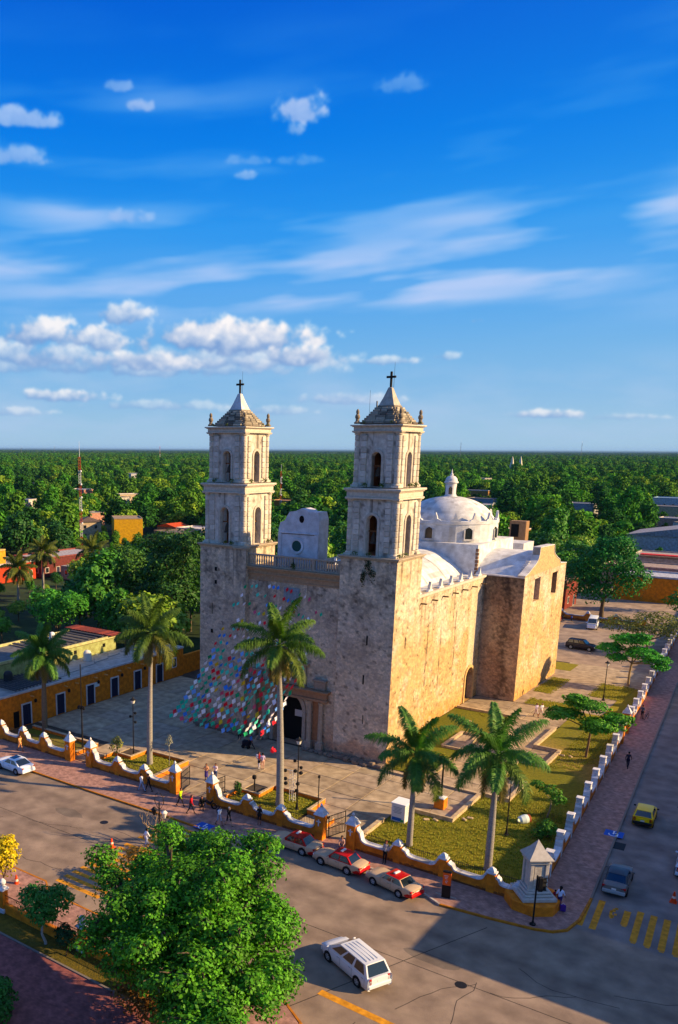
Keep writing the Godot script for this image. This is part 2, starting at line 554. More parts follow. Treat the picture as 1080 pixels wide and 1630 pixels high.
func make_sky() -> ImageTexture:
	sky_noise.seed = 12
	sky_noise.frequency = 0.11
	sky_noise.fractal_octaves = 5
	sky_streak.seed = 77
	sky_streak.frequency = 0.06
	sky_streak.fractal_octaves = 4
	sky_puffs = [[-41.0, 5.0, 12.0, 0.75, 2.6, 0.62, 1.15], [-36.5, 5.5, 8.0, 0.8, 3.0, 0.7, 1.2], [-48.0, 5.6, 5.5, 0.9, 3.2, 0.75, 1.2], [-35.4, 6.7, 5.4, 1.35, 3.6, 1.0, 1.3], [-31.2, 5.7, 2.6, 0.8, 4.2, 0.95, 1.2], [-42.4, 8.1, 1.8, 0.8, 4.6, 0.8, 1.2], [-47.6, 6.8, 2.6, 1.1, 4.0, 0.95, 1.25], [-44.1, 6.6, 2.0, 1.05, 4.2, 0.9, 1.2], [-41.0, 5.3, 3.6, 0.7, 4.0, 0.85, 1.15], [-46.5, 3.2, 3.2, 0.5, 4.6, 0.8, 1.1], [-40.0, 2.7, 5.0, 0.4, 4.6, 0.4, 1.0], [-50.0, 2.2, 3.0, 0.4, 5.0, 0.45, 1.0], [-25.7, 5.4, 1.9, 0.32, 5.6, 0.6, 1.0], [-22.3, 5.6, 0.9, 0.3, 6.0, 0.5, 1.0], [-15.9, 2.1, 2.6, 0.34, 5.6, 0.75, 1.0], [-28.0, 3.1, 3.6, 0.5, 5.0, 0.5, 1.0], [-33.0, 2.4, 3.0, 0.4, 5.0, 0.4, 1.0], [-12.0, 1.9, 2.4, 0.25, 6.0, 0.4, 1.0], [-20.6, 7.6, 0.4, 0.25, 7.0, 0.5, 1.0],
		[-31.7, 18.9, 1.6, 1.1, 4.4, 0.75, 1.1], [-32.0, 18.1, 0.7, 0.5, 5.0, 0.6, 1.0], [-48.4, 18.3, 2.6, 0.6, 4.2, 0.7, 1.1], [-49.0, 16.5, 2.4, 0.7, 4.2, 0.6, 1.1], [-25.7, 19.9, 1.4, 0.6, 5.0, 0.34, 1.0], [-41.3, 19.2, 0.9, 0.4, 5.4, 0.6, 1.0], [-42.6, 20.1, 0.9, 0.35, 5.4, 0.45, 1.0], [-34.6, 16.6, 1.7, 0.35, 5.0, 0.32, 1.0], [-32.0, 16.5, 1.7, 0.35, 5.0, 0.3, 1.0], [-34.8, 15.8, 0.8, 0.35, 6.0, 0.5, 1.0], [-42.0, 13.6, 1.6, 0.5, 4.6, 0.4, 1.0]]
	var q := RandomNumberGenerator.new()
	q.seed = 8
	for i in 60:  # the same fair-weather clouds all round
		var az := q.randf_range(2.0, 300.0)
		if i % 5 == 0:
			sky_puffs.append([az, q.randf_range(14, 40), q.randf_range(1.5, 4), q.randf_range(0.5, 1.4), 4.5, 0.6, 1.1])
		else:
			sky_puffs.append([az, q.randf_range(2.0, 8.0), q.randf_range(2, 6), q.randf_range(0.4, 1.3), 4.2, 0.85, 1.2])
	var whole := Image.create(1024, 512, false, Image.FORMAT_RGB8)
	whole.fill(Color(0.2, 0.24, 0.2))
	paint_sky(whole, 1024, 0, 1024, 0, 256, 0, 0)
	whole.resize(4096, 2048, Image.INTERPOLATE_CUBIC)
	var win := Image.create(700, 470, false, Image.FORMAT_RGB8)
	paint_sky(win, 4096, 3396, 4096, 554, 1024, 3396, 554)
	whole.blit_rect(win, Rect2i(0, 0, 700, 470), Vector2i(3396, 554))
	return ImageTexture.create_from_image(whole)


func paint_sky(im: Image, full: int, x0: int, x1: int, y0: int, y1: int, ox: int, oy: int) -> void:
	for y in range(y0, y1):
		var el := 90.0 - 360.0 * (y + 0.5) / full
		var near := []
		for p in sky_puffs:
			if absf(el - p[1]) < p[3] * 2.2:
				near.append(p)
		for x in range(x0, x1):
			var az := 360.0 * (x + 0.5) / full
			if az > 300.0:
				az -= 360.0
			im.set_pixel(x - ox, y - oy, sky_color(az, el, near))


func _ready() -> void:
	R.seed = 20240611
	var camera := Camera3D.new()
	camera.name = "camera"
	camera.projection = Camera3D.PROJECTION_FRUSTUM
	var near := 0.5
	camera.set_frustum(near * 1630.0 / 1353.77, Vector2(0.16040, 0.16555) * near, near, 40000.0)
	var pitch := deg_to_rad(13.453)
	var yaw := deg_to_rad(-37.428)
	var roll := deg_to_rad(0.274)
	var fw := Vector3(sin(yaw) * cos(pitch), -sin(pitch), -cos(yaw) * cos(pitch))
	var rt := fw.cross(Vector3.UP).normalized()
	var up := rt.cross(fw)
	camera.transform = Transform3D(Basis(rt * cos(roll) + up * sin(roll), up * cos(roll) - rt * sin(roll), -fw), EYE)
	add_child(camera)

	var around := WorldEnvironment.new()
	around.name = "world_environment"
	var e := Environment.new()
	e.background_mode = Environment.BG_SKY
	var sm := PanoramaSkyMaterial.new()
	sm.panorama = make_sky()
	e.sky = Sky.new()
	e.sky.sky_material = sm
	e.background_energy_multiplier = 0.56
	e.tonemap_mode = Environment.TONE_MAPPER_LINEAR
	e.tonemap_exposure = 2.0
	e.fog_enabled = true
	e.fog_density = 0.000025
	e.fog_light_color = Color(0.55, 0.75, 1.0)
	e.sdfgi_enabled = true
	e.ssao_enabled = true
	e.ssil_enabled = true
	around.environment = e
	add_child(around)

	var sun := DirectionalLight3D.new()
	sun.name = "sun"
	sun.light_color = Color(1.0, 0.86, 0.64)
	sun.light_energy = 1.5
	sun.light_angular_distance = 0.5
	sun.shadow_enabled = true
	var el := deg_to_rad(24.3)
	sun.basis = Basis.looking_at(-Vector3(0.9102 * cos(el), sin(el), -0.4141 * cos(el)))
	add_child(sun)

	make_materials()
	build_ground()
	build_church()
	build_walls()
	build_garden()
	build_town()
	build_trees()
	build_street_things()
	build_flags()
	build_cars()
	build_people()


# ---------------------------------------------------------------- the church
var wn := FastNoiseLite.new()


# A wall face in a plane: origin at its lower corner, u along it, seen from the side that u x up points to. Holes are [u centre, sill, width, height, arched].
func wall_face(mb: MB, o: Vector3, u: Vector3, w: float, h: float, step: float, holes: Array, deep: float, tint: Callable, rough := 0.02) -> void:
	var out := u.cross(Vector3.UP).normalized()
	var cuts := [0.0]
	for q in holes:
		cuts.append(q[0] - q[2] / 2.0)
		cuts.append(q[0] + q[2] / 2.0)
	cuts.append(w)
	for i in cuts.size() - 1:
		if i % 2 == 0:
			patch(mb, o, u, out, cuts[i], 0.0, cuts[i + 1], h, step, tint, rough)
			continue
		var q: Array = holes[(i - 1) / 2]
		var arc: float = q[2] / 2.0 if q[4] else 0.0
		var spring: float = q[1] + q[3] - arc
		if q[1] > 0.0:
			patch(mb, o, u, out, cuts[i], 0.0, cuts[i + 1], q[1], step, tint, rough)
		var line := [Vector2(cuts[i], q[1]), Vector2(cuts[i], spring)]
		var n := 10 if q[4] else 1
		for k in n:
			var a := PI - PI * (k + 1) / n
			line.append(Vector2(q[0] + cos(a) * q[2] / 2.0, spring + sin(a) * arc) if q[4] else Vector2(cuts[i + 1], spring))
		line.append(Vector2(cuts[i + 1], q[1]))
		for k in range(1, line.size() - 2):
			var a: Vector2 = line[k]
			var b: Vector2 = line[k + 1]
			if not q[4]:
				patch(mb, o, u, out, a.x, a.y, b.x, h, step, tint, rough)
				continue
			mb.col = tint.call(a.x, (a.y + h) / 2.0)
			mb.quad(o + u * a.x + Vector3(0, a.y, 0), o + u * b.x + Vector3(0, b.y, 0), o + u * b.x + Vector3(0, h, 0), o + u * a.x + Vector3(0, h, 0))
		for k in line.size():
			var a: Vector2 = line[k]
			var b: Vector2 = line[(k + 1) % line.size()]
			mb.col = tint.call(a.x, a.y)
			var pa := o + u * a.x + Vector3(0, a.y, 0)
			var pb := o + u * b.x + Vector3(0, b.y, 0)
			mb.quad(pb, pa, pa - out * deep, pb - out * deep)


func patch(mb: MB, o: Vector3, u: Vector3, out: Vector3, x0: float, y0: float, x1: float, y1: float, step: float, tint: Callable, rough: float) -> void:
	if x1 - x0 < 0.001 or y1 - y0 < 0.001:
		return
	var nx := maxi(1, int(ceil((x1 - x0) / step)))
	var ny := maxi(1, int(ceil((y1 - y0) / step)))
	var k := mb.v.size()
	for j in ny + 1:
		for i in nx + 1:
			var x := lerpf(x0, x1, float(i) / nx)
			var y := lerpf(y0, y1, float(j) / ny)
			var d := 0.0
			if i > 0 and i < nx and j > 0 and j < ny:
				d = wn.get_noise_2d(x * 3.0 + o.x * 7.0, y * 3.0 + o.z * 5.0) * rough
			mb.v.append(mb.t * (o + u * x + Vector3(0, y, 0) + out * d))
			mb.n.append(mb.t.basis * out)
			mb.c.append(tint.call(x, y))
	for j in ny:
		for i in nx:
			var a := k + j * (nx + 1) + i
			var b := a + nx + 1
			for ii in [a, b, a + 1, a + 1, b, b + 1]:
				mb.ix.append(ii)


func stone_tone(x: float, y: float, sd: float) -> float:  # each stone of the rubble a little lighter or darker than the next
	var row := floorf(y / 0.25 + wn.get_noise_2d(x * 2.0, y * 2.0 + sd) * 0.8)
	var col := floorf(x / 0.36 + fposmod(row * 0.618, 1.0) + wn.get_noise_2d(y * 3.0 + sd, x * 2.0) * 0.6)
	return fposmod(sin(row * 127.1 + col * 311.7 + sd) * 43758.5, 1.0)


func drips(x: float, y: float, at: Array, top: float) -> float:  # long dark runs below the gutters
	var d := 0.0
	for q in at:
		var w: float = absf(x - q[0] - wn.get_noise_2d(y * 0.9, q[0]) * 0.35) / 0.2
		var v := clampf((y - q[1]) / 1.5, 0, 1) * clampf((q[2] - y) / 1.0, 0, 1)
		d = maxf(d, clampf(1.3 - w, 0, 1) * v * clampf(0.75 + 1.3 * wn.get_noise_2d(x * 6.0, y * 3.0), 0, 1))
	return d


func streaks(x: float, y: float, sd: float, top: float) -> float:  # rain marks that run down from the wall head
	var s := wn.get_noise_2d(x * 4.5 + sd, sd * 3.0)
	var fade := clampf(1.0 - (top - y) / (7.0 + 9.0 * wn.get_noise_2d(sd, x * 2.0)), 0, 1)
	return clampf((s - 0.1) * 3.2, 0, 1) * fade * clampf(0.75 + wn.get_noise_2d(x * 9.0, y * 1.4 + sd), 0, 1)


func stone_front(x: float, y: float, sd: float, top: float) -> Color:  # grey weathered lime, blackened in patches, reddish and bare near the ground
	var a := wn.get_noise_2d(x * 1.3 + sd, y * 1.3)
	var b := wn.get_noise_2d(x * 6.0 + sd, y * 6.0 + 40.0)
	var t := stone_tone(x, y, sd)
	var c := lin(236, 220, 198).lerp(lin(212, 194, 172), clampf(0.5 + a * 0.9, 0, 1))
	c = c.lerp(lin(214, 166, 130), clampf(1.0 - (y - 1.4 - a * 1.6) / 1.1, 0, 1) * 0.75)
	c = c.lerp(lin(88, 80, 74), clampf((b + a * 0.9 - 0.14) * 3.0, 0, 1) * clampf((y - 9.0) / 9.0, 0, 1) * 0.55)
	c = c.lerp(lin(76, 70, 66), streaks(x, y, sd, top) * 0.7)
	if t < 0.04:
		c = c * 0.55
	return c * (0.84 + 0.28 * t + 0.08 * b)


const NAVE_DRIPS := [[8.6, 3.0, 14.6], [12.6, 3.6, 12.0], [17.2, 5.0, 13.6], [26.3, 4.0, 16.0]]
const NO_DRIPS := []


func stone_side(x: float, y: float, sd: float, top: float) -> Color:  # honey-coloured, paler plaster left in the upper part
	var a := wn.get_noise_2d(x * 0.9 + sd, y * 0.9)
	var b := wn.get_noise_2d(x * 7.0 + sd, y * 5.0 + 90.0)
	var t := stone_tone(x, y, sd)
	var hi := clampf((y - top * 0.42) / (top * 0.5) + a * 0.9, 0, 1)
	var c := lin(222, 190, 138).lerp(lin(232, 218, 194), hi * 0.9)
	c = c.lerp(lin(222, 170, 90), clampf(1.0 - (y - 0.4 - a * 1.5) / 2.0, 0, 1) * 0.85)
	c = c.lerp(lin(240, 230, 214), clampf((b * 0.6 + 0.9 * a - 0.1) * 2.4, 0, 1) * 0.45)
	c = c.lerp(lin(164, 124, 80), clampf((wn.get_noise_2d(x * 2.2 + 60.0, y * 6.0 + sd) - 0.1) * 2.2, 0, 1) * 0.45)
	c = c.lerp(lin(84, 68, 54), streaks(x, y, sd, top) * 0.85)
	if sd == 200.0:
		c = c.lerp(lin(66, 54, 44), drips(x, y, NAVE_DRIPS, top) * 0.8)
	if t < 0.03:
		c = c * 0.55
	return c * (0.86 + 0.2 * t + 0.14 * b)


func stone_dark(x: float, y: float, sd: float, top: float) -> Color:  # transept face towards the plaza, darker in a middle band and towards the top
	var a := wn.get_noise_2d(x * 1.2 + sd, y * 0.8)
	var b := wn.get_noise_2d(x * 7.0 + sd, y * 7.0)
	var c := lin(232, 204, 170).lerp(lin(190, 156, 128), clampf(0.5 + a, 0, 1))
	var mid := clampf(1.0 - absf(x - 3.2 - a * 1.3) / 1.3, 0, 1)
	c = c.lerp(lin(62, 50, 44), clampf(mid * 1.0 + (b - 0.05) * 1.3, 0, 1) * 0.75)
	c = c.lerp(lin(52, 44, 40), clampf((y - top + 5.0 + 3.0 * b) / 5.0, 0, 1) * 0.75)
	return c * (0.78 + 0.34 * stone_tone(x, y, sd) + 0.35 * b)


func lime(x: float, y: float, sd: float) -> Color:
	var a := wn.get_noise_2d(x * 1.5 + sd, y * 1.5)
	var b := wn.get_noise_2d(x * 7.0 + sd, y * 7.0)
	var c := lin(240, 233, 222).lerp(lin(204, 194, 182), clampf(0.4 + a + 0.4 * b, 0, 1))
	return c.lerp(lin(96, 90, 82), clampf((b + a - 0.34) * 3.0, 0, 1) * 0.7)


func white_wash(x: float, y: float, sd: float) -> Color:
	var a := wn.get_noise_2d(x * 0.8 + sd, y * 0.8)
	var b := wn.get_noise_2d(x * 4.0 + sd, y * 2.0)
	return lin(238, 238, 236).lerp(lin(196, 194, 190), clampf((a + b * 0.7) * 1.3 - 0.05, 0, 1))


func build_church() -> void:
	wn.seed = 3
	wn.frequency = 0.2
	wn.fractal_octaves = 4
	var ch := thing("church", "old stone church with two square bell towers and a white dome", "church", Vector3())
	build_tower(ch, Vector3(-3.15, 0, -3.02), 100.0, "bell tower with its flank in the sun, plain dark stone pyramid", false)
	build_tower(ch, Vector3(-21.31, 0, -3.0), 300.0, "bell tower beside the low orange wall, white tip on its pyramid", true)
	build_facade(ch)
	build_nave(ch)
	build_dome(ch)


func ring_cornice(mb: MB, c: Vector3, half: float, y: float, steps: Array) -> void:  # [extra half-width, height] from the bottom up
	for s in steps:
		mb.bevel_box(Vector3(c.x, y + s[1] / 2.0, c.z), Vector3((half + s[0]) * 2.0, s[1], (half + s[0]) * 2.0), minf(0.035, s[1] * 0.3))
		y += s[1]


func build_tower(ch: Node3D, c: Vector3, sd: float, label: String, white_tip: bool) -> void:
	var tw := node("bell_tower", ch)
	tag(tw, label)
	var h1 := 21.45
	var hw := 3.15
	var hd := 3.02
	# the plain shaft
	var mb := MB.new()
	var slits_f := [[hw + 0.25, 4.2, 0.14, 0.95, false]] if not white_tip else [[1.75, 13.6, 0.16, 1.3, false]]
	wall_face(mb, c + Vector3(-hw, 0, hd), Vector3.RIGHT, hw * 2, h1, 0.16, slits_f, 0.5, func(x, y): return stone_front(x, y, sd, h1))
	var slits_s := [[3.0, 12.2, 0.22, 1.2, false]] if not white_tip else []
	wall_face(mb, c + Vector3(hw, 0, hd), Vector3.FORWARD, hd * 2, h1, 0.16, slits_s, 0.5, func(x, y): return stone_side(x, y, sd, h1))
	wall_face(mb, c + Vector3(hw, 0, -hd), Vector3.LEFT, hw * 2, h1, 0.8, [], 0.5, func(x, y): return stone_front(x, y, sd + 9.0, h1))
	wall_face(mb, c + Vector3(-hw, 0, -hd), Vector3.BACK, hd * 2, h1, 0.6, [], 0.5, func(x, y): return stone_front(x, y, sd + 5.0, h1))
	mb.col = lin(150, 138, 124)
	mb.quad(c + Vector3(-hw, h1, hd), c + Vector3(hw, h1, hd), c + Vector3(hw, h1, -hd), c + Vector3(-hw, h1, -hd))
	obj("shaft_wall", mb, M.rubble, tw)
	if not white_tip:
		for y in [9.0, 13.2]:
			mb = MB.new()
			mb.col = lin(30, 26, 24)
			mb.box(c + Vector3(0.3 if y > 10 else 0.1, y, hd + 0.015), Vector3(0.15, 1.0, 0.05))
			obj("slit_window", mb, M.void, tw)
	else:
		for y in [11.6, 17.4, 18.9]:
			mb = MB.new()
			mb.box(c + Vector3(-0.9 if y > 15 else -1.4, y, hd + 0.012), Vector3(0.3, 0.45, 0.05))
			obj("slit_window", mb, M.void, tw)
	# rough footing
	mb = MB.new()
	mb.col = lin(150, 132, 116)
	for i in 34:
		var t := i / 34.0
		var hgt := 0.22 + 0.3 * R.randf()
		mb.bevel_box(c + Vector3(-hw - 0.3 + t * 7.0, hgt / 2.0, hd + 0.2 + 0.55 * R.randf()), Vector3(0.55, hgt, 0.75 + 0.5 * R.randf()), 0.1)
	obj("rubble_footing", mb, M.rubble, tw)
	mb = MB.new()
	mb.col = lin(196, 180, 158)
	for s in [[0.16, 0.16], [0.3, 0.14]]:
		mb.bevel_box(c + Vector3(0, h1 + (0.08 if s[0] < 0.2 else 0.23), 0), Vector3((hw + s[0]) * 2, s[1], (hd + s[0]) * 2), 0.03)
	obj("ledge", mb, M.dressed, tw)
	# two open stages
	belfry(tw, c, 21.75, 2.62, 27.45, 28.53, [1.12, 4.05], sd + 11.0, 9)
	belfry(tw, c, 28.6, 2.32, 33.95, 34.65, [1.0, 3.35], sd + 23.0, 8)
	# roof: stepped stone pyramid with a smooth tip
	mb = MB.new()
	var y0 := 34.7
	for i in 9:
		var half := lerpf(2.15, 0.92, i / 8.0)
		mb.col = lin(176, 166, 150).lerp(lin(110, 102, 94), R.randf())
		mb.bevel_box(Vector3(c.x, y0 + 0.1, c.z), Vector3(half * 2, 0.215, half * 2), 0.05)
		y0 += 0.2
	obj("stepped_roof", mb, M.rubble, tw)
	for i in 8:  # stones of the steps that stand out
		for s in 4:
			for k in 3:
				var half := lerpf(2.12, 0.95, i / 8.0)
				var st := MB.new()
				st.col = lin(206, 196, 178).lerp(lin(112, 104, 96), R.randf())
				st.bevel_box(Vector3(), Vector3(half * 0.5, 0.2, 0.22), 0.04)
				obj("roof_stone", st, M.dressed, tw, Transform3D(Basis(Vector3.UP, PI / 2 * s + R.randf_range(-0.05, 0.05)), Vector3(c.x, 34.82 + 0.2 * i, c.z)) * Transform3D(Basis(), Vector3((k - 1) * half * 0.6 + R.randf_range(-0.1, 0.1), 0, half)))
	mb = MB.new()
	mb.col = lin(226, 224, 222) if white_tip else lin(196, 190, 180)
	var yb := 36.3
	var tip := Vector3(c.x, 38.2, c.z)
	for s in 4:
		var a := PI / 2 * s + PI / 4
		var p := Vector3(cos(a) * 1.28, 0, sin(a) * 1.28) + Vector3(c.x, yb, c.z)
		var q := Vector3(cos(a + PI / 2) * 1.28, 0, sin(a + PI / 2) * 1.28) + Vector3(c.x, yb, c.z)
		var p2 := Vector3(cos(a) * 0.26, 0, sin(a) * 0.26) + tip
		var q2 := Vector3(cos(a + PI / 2) * 0.26, 0, sin(a + PI / 2) * 0.26) + tip
		var pm := (p + p2) / 2.0 - Vector3(cos(a), 0, sin(a)) * 0.05
		var qm := (q + q2) / 2.0 - Vector3(cos(a + PI / 2), 0, sin(a + PI / 2)) * 0.05
		mb.quad(q, p, pm, qm)
		mb.quad(qm, pm, p2, q2)
		mb.tri(q2, p2, tip + Vector3(0, 0.12, 0))
	var tp := obj("roof_tip", mb, M.plaster_vc if white_tip else M.dressed, tw)
	if white_tip:
		tag(tp, "white plastered tip")
	mb = MB.new()
	mb.col = lin(42, 34, 30)
	mb.bevel_box(tip + Vector3(0, 0.78, 0), Vector3(0.2, 1.5, 0.2), 0.03)
	mb.bevel_box(tip + Vector3(0, 1.02, 0), Vector3(1.0, 0.21, 0.19), 0.03)
	obj("cross", mb, M.any, tw)
	mb = MB.new()
	mb.tube([tip + Vector3(0.3, 0, 0), tip + Vector3(0.32, 2.4, 0)], [0.02, 0.012], 5)
	obj("lightning_rod", mb, M.iron, tw)
	if not white_tip:
		mb = MB.new()
		mb.tube([c + Vector3(-1.9, 34.7, 0.6), c + Vector3(-1.9, 38.0, 0.6)], [0.02, 0.012], 5)
		obj("lightning_rod", mb, M.iron, tw)
		mb = MB.new()
		mb.col = lin(120, 124, 130)
		mb.box(c + Vector3(-2.0, 36.4, -1.2), Vector3(0.12, 1.3, 0.12))
		mb.col = lin(190, 70, 80)
		mb.box(c + Vector3(-2.3, 35.6, -1.2), Vector3(0.3, 0.5, 0.2))
		obj("antenna", mb, M.any, tw)
	for sx in [-1, 1]:
		for sz in [-1, 1]:
			mb = MB.new()
			mb.col = lin(150, 138, 120)
			mb.lathe([[0.32, 0], [0.34, 0.14], [0.2, 0.24], [0.17, 0.45], [0.25, 0.6], [0.24, 0.78], [0.13, 0.95], [0.17, 1.08], [0.16, 1.25], [0.05, 1.42]], 10)
			obj("pinnacle", mb, M.dressed, tw, xf(c + Vector3(sx * 2.3, 34.72, sz * 2.3)))
	# plants rooted on the ledges
	for k in 12:
		var on_top := k % 3 == 0
		var lvl := 28.62 if k % 3 == 1 else (21.8 if k % 3 == 2 else 34.75)
		var half := 2.7 if lvl < 30 and lvl > 25 else (3.05 if lvl < 25 else 2.4)
		var p := c + Vector3(R.randf_range(-half, half), lvl, half) if k % 2 else c + Vector3(half, lvl, R.randf_range(-half, half))
		var pl := leaf_blob([[Vector3(0, 0.18, 0), Vector3(0.34, 0.26, 0.2)]], 46, 0.17, 900 + k + int(sd), lin(86, 104, 44), 0.3)
		put("ledge_plant", pl, M.leaf, tw, xf(p, 0, Vector3.ONE * (0.55 if on_top else 1.0)))
	if not white_tip:
		var vine := leaf_blob([[Vector3(0.3, 20.5, 0), Vector3(0.45, 1.1, 0.08)], [Vector3(-0.2, 19.4, 0), Vector3(0.3, 1.0, 0.06)], [Vector3(0.9, 19.9, 0), Vector3(0.4, 0.7, 0.06)]], 420, 0.16, 77, lin(58, 70, 38), 0.3)
		put("hanging_plant", vine, M.leaf, tw, xf(c + Vector3(-0.3, 0, hd + 0.1)))


func belfry(tw: Node3D, c: Vector3, y0: float, half: float, y1: float, y2: float, hole: Array, sd: float, drums: int) -> void:
	var mb := MB.new()
	var h := y2 - y0
	var dirs := [[Vector3(-half, 0, half), Vector3.RIGHT], [Vector3(half, 0, half), Vector3.FORWARD], [Vector3(half, 0, -half), Vector3.LEFT], [Vector3(-half, 0, -half), Vector3.BACK]]
	for k in 4:
		wall_face(mb, c + dirs[k][0] + Vector3(0, y0, 0), dirs[k][1], half * 2, h, 0.25, [[half, 0.05, hole[0], hole[1], true]], 0.62, func(x, y): return lime(x, y, sd + k * 9.0))
	# the room inside and its floor
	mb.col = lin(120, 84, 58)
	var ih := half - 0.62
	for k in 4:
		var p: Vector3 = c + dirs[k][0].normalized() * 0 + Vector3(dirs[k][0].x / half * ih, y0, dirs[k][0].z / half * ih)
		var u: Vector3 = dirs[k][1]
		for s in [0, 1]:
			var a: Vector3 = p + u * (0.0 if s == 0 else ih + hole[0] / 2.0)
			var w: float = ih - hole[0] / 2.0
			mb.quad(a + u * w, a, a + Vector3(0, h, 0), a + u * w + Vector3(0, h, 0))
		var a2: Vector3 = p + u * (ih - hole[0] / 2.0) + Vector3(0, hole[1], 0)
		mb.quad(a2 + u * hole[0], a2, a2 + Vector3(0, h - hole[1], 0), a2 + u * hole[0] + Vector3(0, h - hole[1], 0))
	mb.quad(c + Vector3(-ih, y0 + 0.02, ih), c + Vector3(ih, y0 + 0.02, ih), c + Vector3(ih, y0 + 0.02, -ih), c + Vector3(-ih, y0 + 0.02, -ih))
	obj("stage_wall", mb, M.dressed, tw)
	# surround of each opening
	for k in 4:
		var fr := Transform3D(Basis(Vector3.UP, PI / 2 * k), c + Vector3(0, y0, 0))
		mb = MB.new()
		mb.col = lin(214, 204, 190)
		var rr: float = hole[0] / 2.0
		var sp: float = 0.05 + hole[1] - rr
		for sx in [-1, 1]:
			mb.bevel_box(Vector3(sx * (rr + 0.17), sp / 2.0, half + 0.04), Vector3(0.26, sp, 0.14), 0.02)
		for i in 9:
			var a := PI * i / 9.0
			var b := PI * (i + 1) / 9.0
			var q := []
			for an in [a, b]:
				for rad in [rr + 0.04, rr + 0.3]:
					q.append(Vector3(cos(an) * rad, sp + sin(an) * rad, half + 0.11))
			mb.quad(q[0], q[1], q[3], q[2])
			mb.quad(q[1], q[1] - Vector3(0, 0, 0.12), q[3] - Vector3(0, 0, 0.12), q[3])
			mb.quad(q[0] - Vector3(0, 0, 0.12), q[0], q[2], q[2] - Vector3(0, 0, 0.12))
		obj("arch_surround", mb, M.dressed, tw, fr)
		if k == 0 or k == 1:  # a wooden bell frame, and on some stages a bell
			mb = MB.new()
			mb.col = lin(120, 74, 40)
			mb.box(Vector3(0, hole[1] * 0.62, half - 0.5), Vector3(hole[0] + 0.2, 0.14, 0.16))
			if int(sd) % 2 == 1:
				mb.col = lin(70, 58, 44)
				mb.lathe([[0.4, hole[1] * 0.32], [0.3, hole[1] * 0.36], [0.24, hole[1] * 0.48], [0.12, hole[1] * 0.56], [0.05, hole[1] * 0.6]], 12, Vector3(0, 0, half - 0.5))
			obj("bell_beam", mb, M.any, tw, fr)
	# blocks of the inner pilasters, drums of the corner columns
	var bh := (y1 - y0 - 0.75) / drums
	var blocks := []
	var rings := []
	for i in 3:
		mb = MB.new()
		mb.col = [lin(240, 232, 220), lin(214, 204, 190), lin(228, 220, 210)][i]
		mb.bevel_box(Vector3(), Vector3(0.62, bh - 0.035, 0.22), 0.03)
		blocks.append(mb.mesh())
		mb = MB.new()
		mb.col = [lin(238, 228, 214), lin(212, 202, 188), lin(226, 218, 206)][i]
		var r := 0.3
		mb.lathe([[0.0, -bh / 2 + 0.015], [r - 0.03, -bh / 2 + 0.015], [r, -bh / 2 + 0.05], [r, bh / 2 - 0.05], [r - 0.03, bh / 2 - 0.015], [0.0, bh / 2 - 0.015]], 12)
		rings.append(mb.mesh())
	for k in 4:
		var fr := Transform3D(Basis(Vector3.UP, PI / 2 * k), c)
		for i in drums:
			var y := y0 + 0.45 + bh * (i + 0.5)
			for sx in [-1, 1]:
				put("stone_block", blocks[R.randi() % 3], M.dressed, tw, fr * xf(Vector3(sx * (half - 0.92), y, half + 0.035 + R.randf_range(-0.008, 0.008))))
			put("stone_drum", rings[R.randi() % 3], M.dressed, tw, fr * xf(Vector3(half - 0.12, y, half - 0.12), R.randf() * 2.0))
		mb = MB.new()
		mb.col = lin(228, 218, 202)
		mb.bevel_box(Vector3(half - 0.12, y0 + 0.11, half - 0.12), Vector3(0.84, 0.22, 0.84), 0.03)
		mb.lathe([[0.38, y0 + 0.22], [0.41, y0 + 0.28], [0.34, y0 + 0.38], [0.31, y0 + 0.45]], 12, Vector3(half - 0.12, 0, half - 0.12))
		obj("column_base", mb, M.dressed, tw, Transform3D(Basis(Vector3.UP, PI / 2 * k), c))
		mb = MB.new()
		mb.col = lin(228, 218, 202)
		mb.lathe([[0.3, y1 - 0.3], [0.37, y1 - 0.22], [0.33, y1 - 0.18], [0.42, y1 - 0.08]], 12, Vector3(half - 0.12, 0, half - 0.12))
		mb.bevel_box(Vector3(half - 0.12, y1 - 0.04, half - 0.12), Vector3(0.86, 0.08, 0.86), 0.02)
		obj("column_capital", mb, M.dressed, tw, Transform3D(Basis(Vector3.UP, PI / 2 * k), c))
	mb = MB.new()
	mb.col = lin(230, 218, 202)
	var tall := y2 - y1
	ring_cornice(mb, c, half, y1, [[0.36, tall * 0.16], [0.24, tall * 0.5], [0.36, tall * 0.12], [0.5, tall * 0.2]])
	obj("cornice", mb, M.dressed, tw)


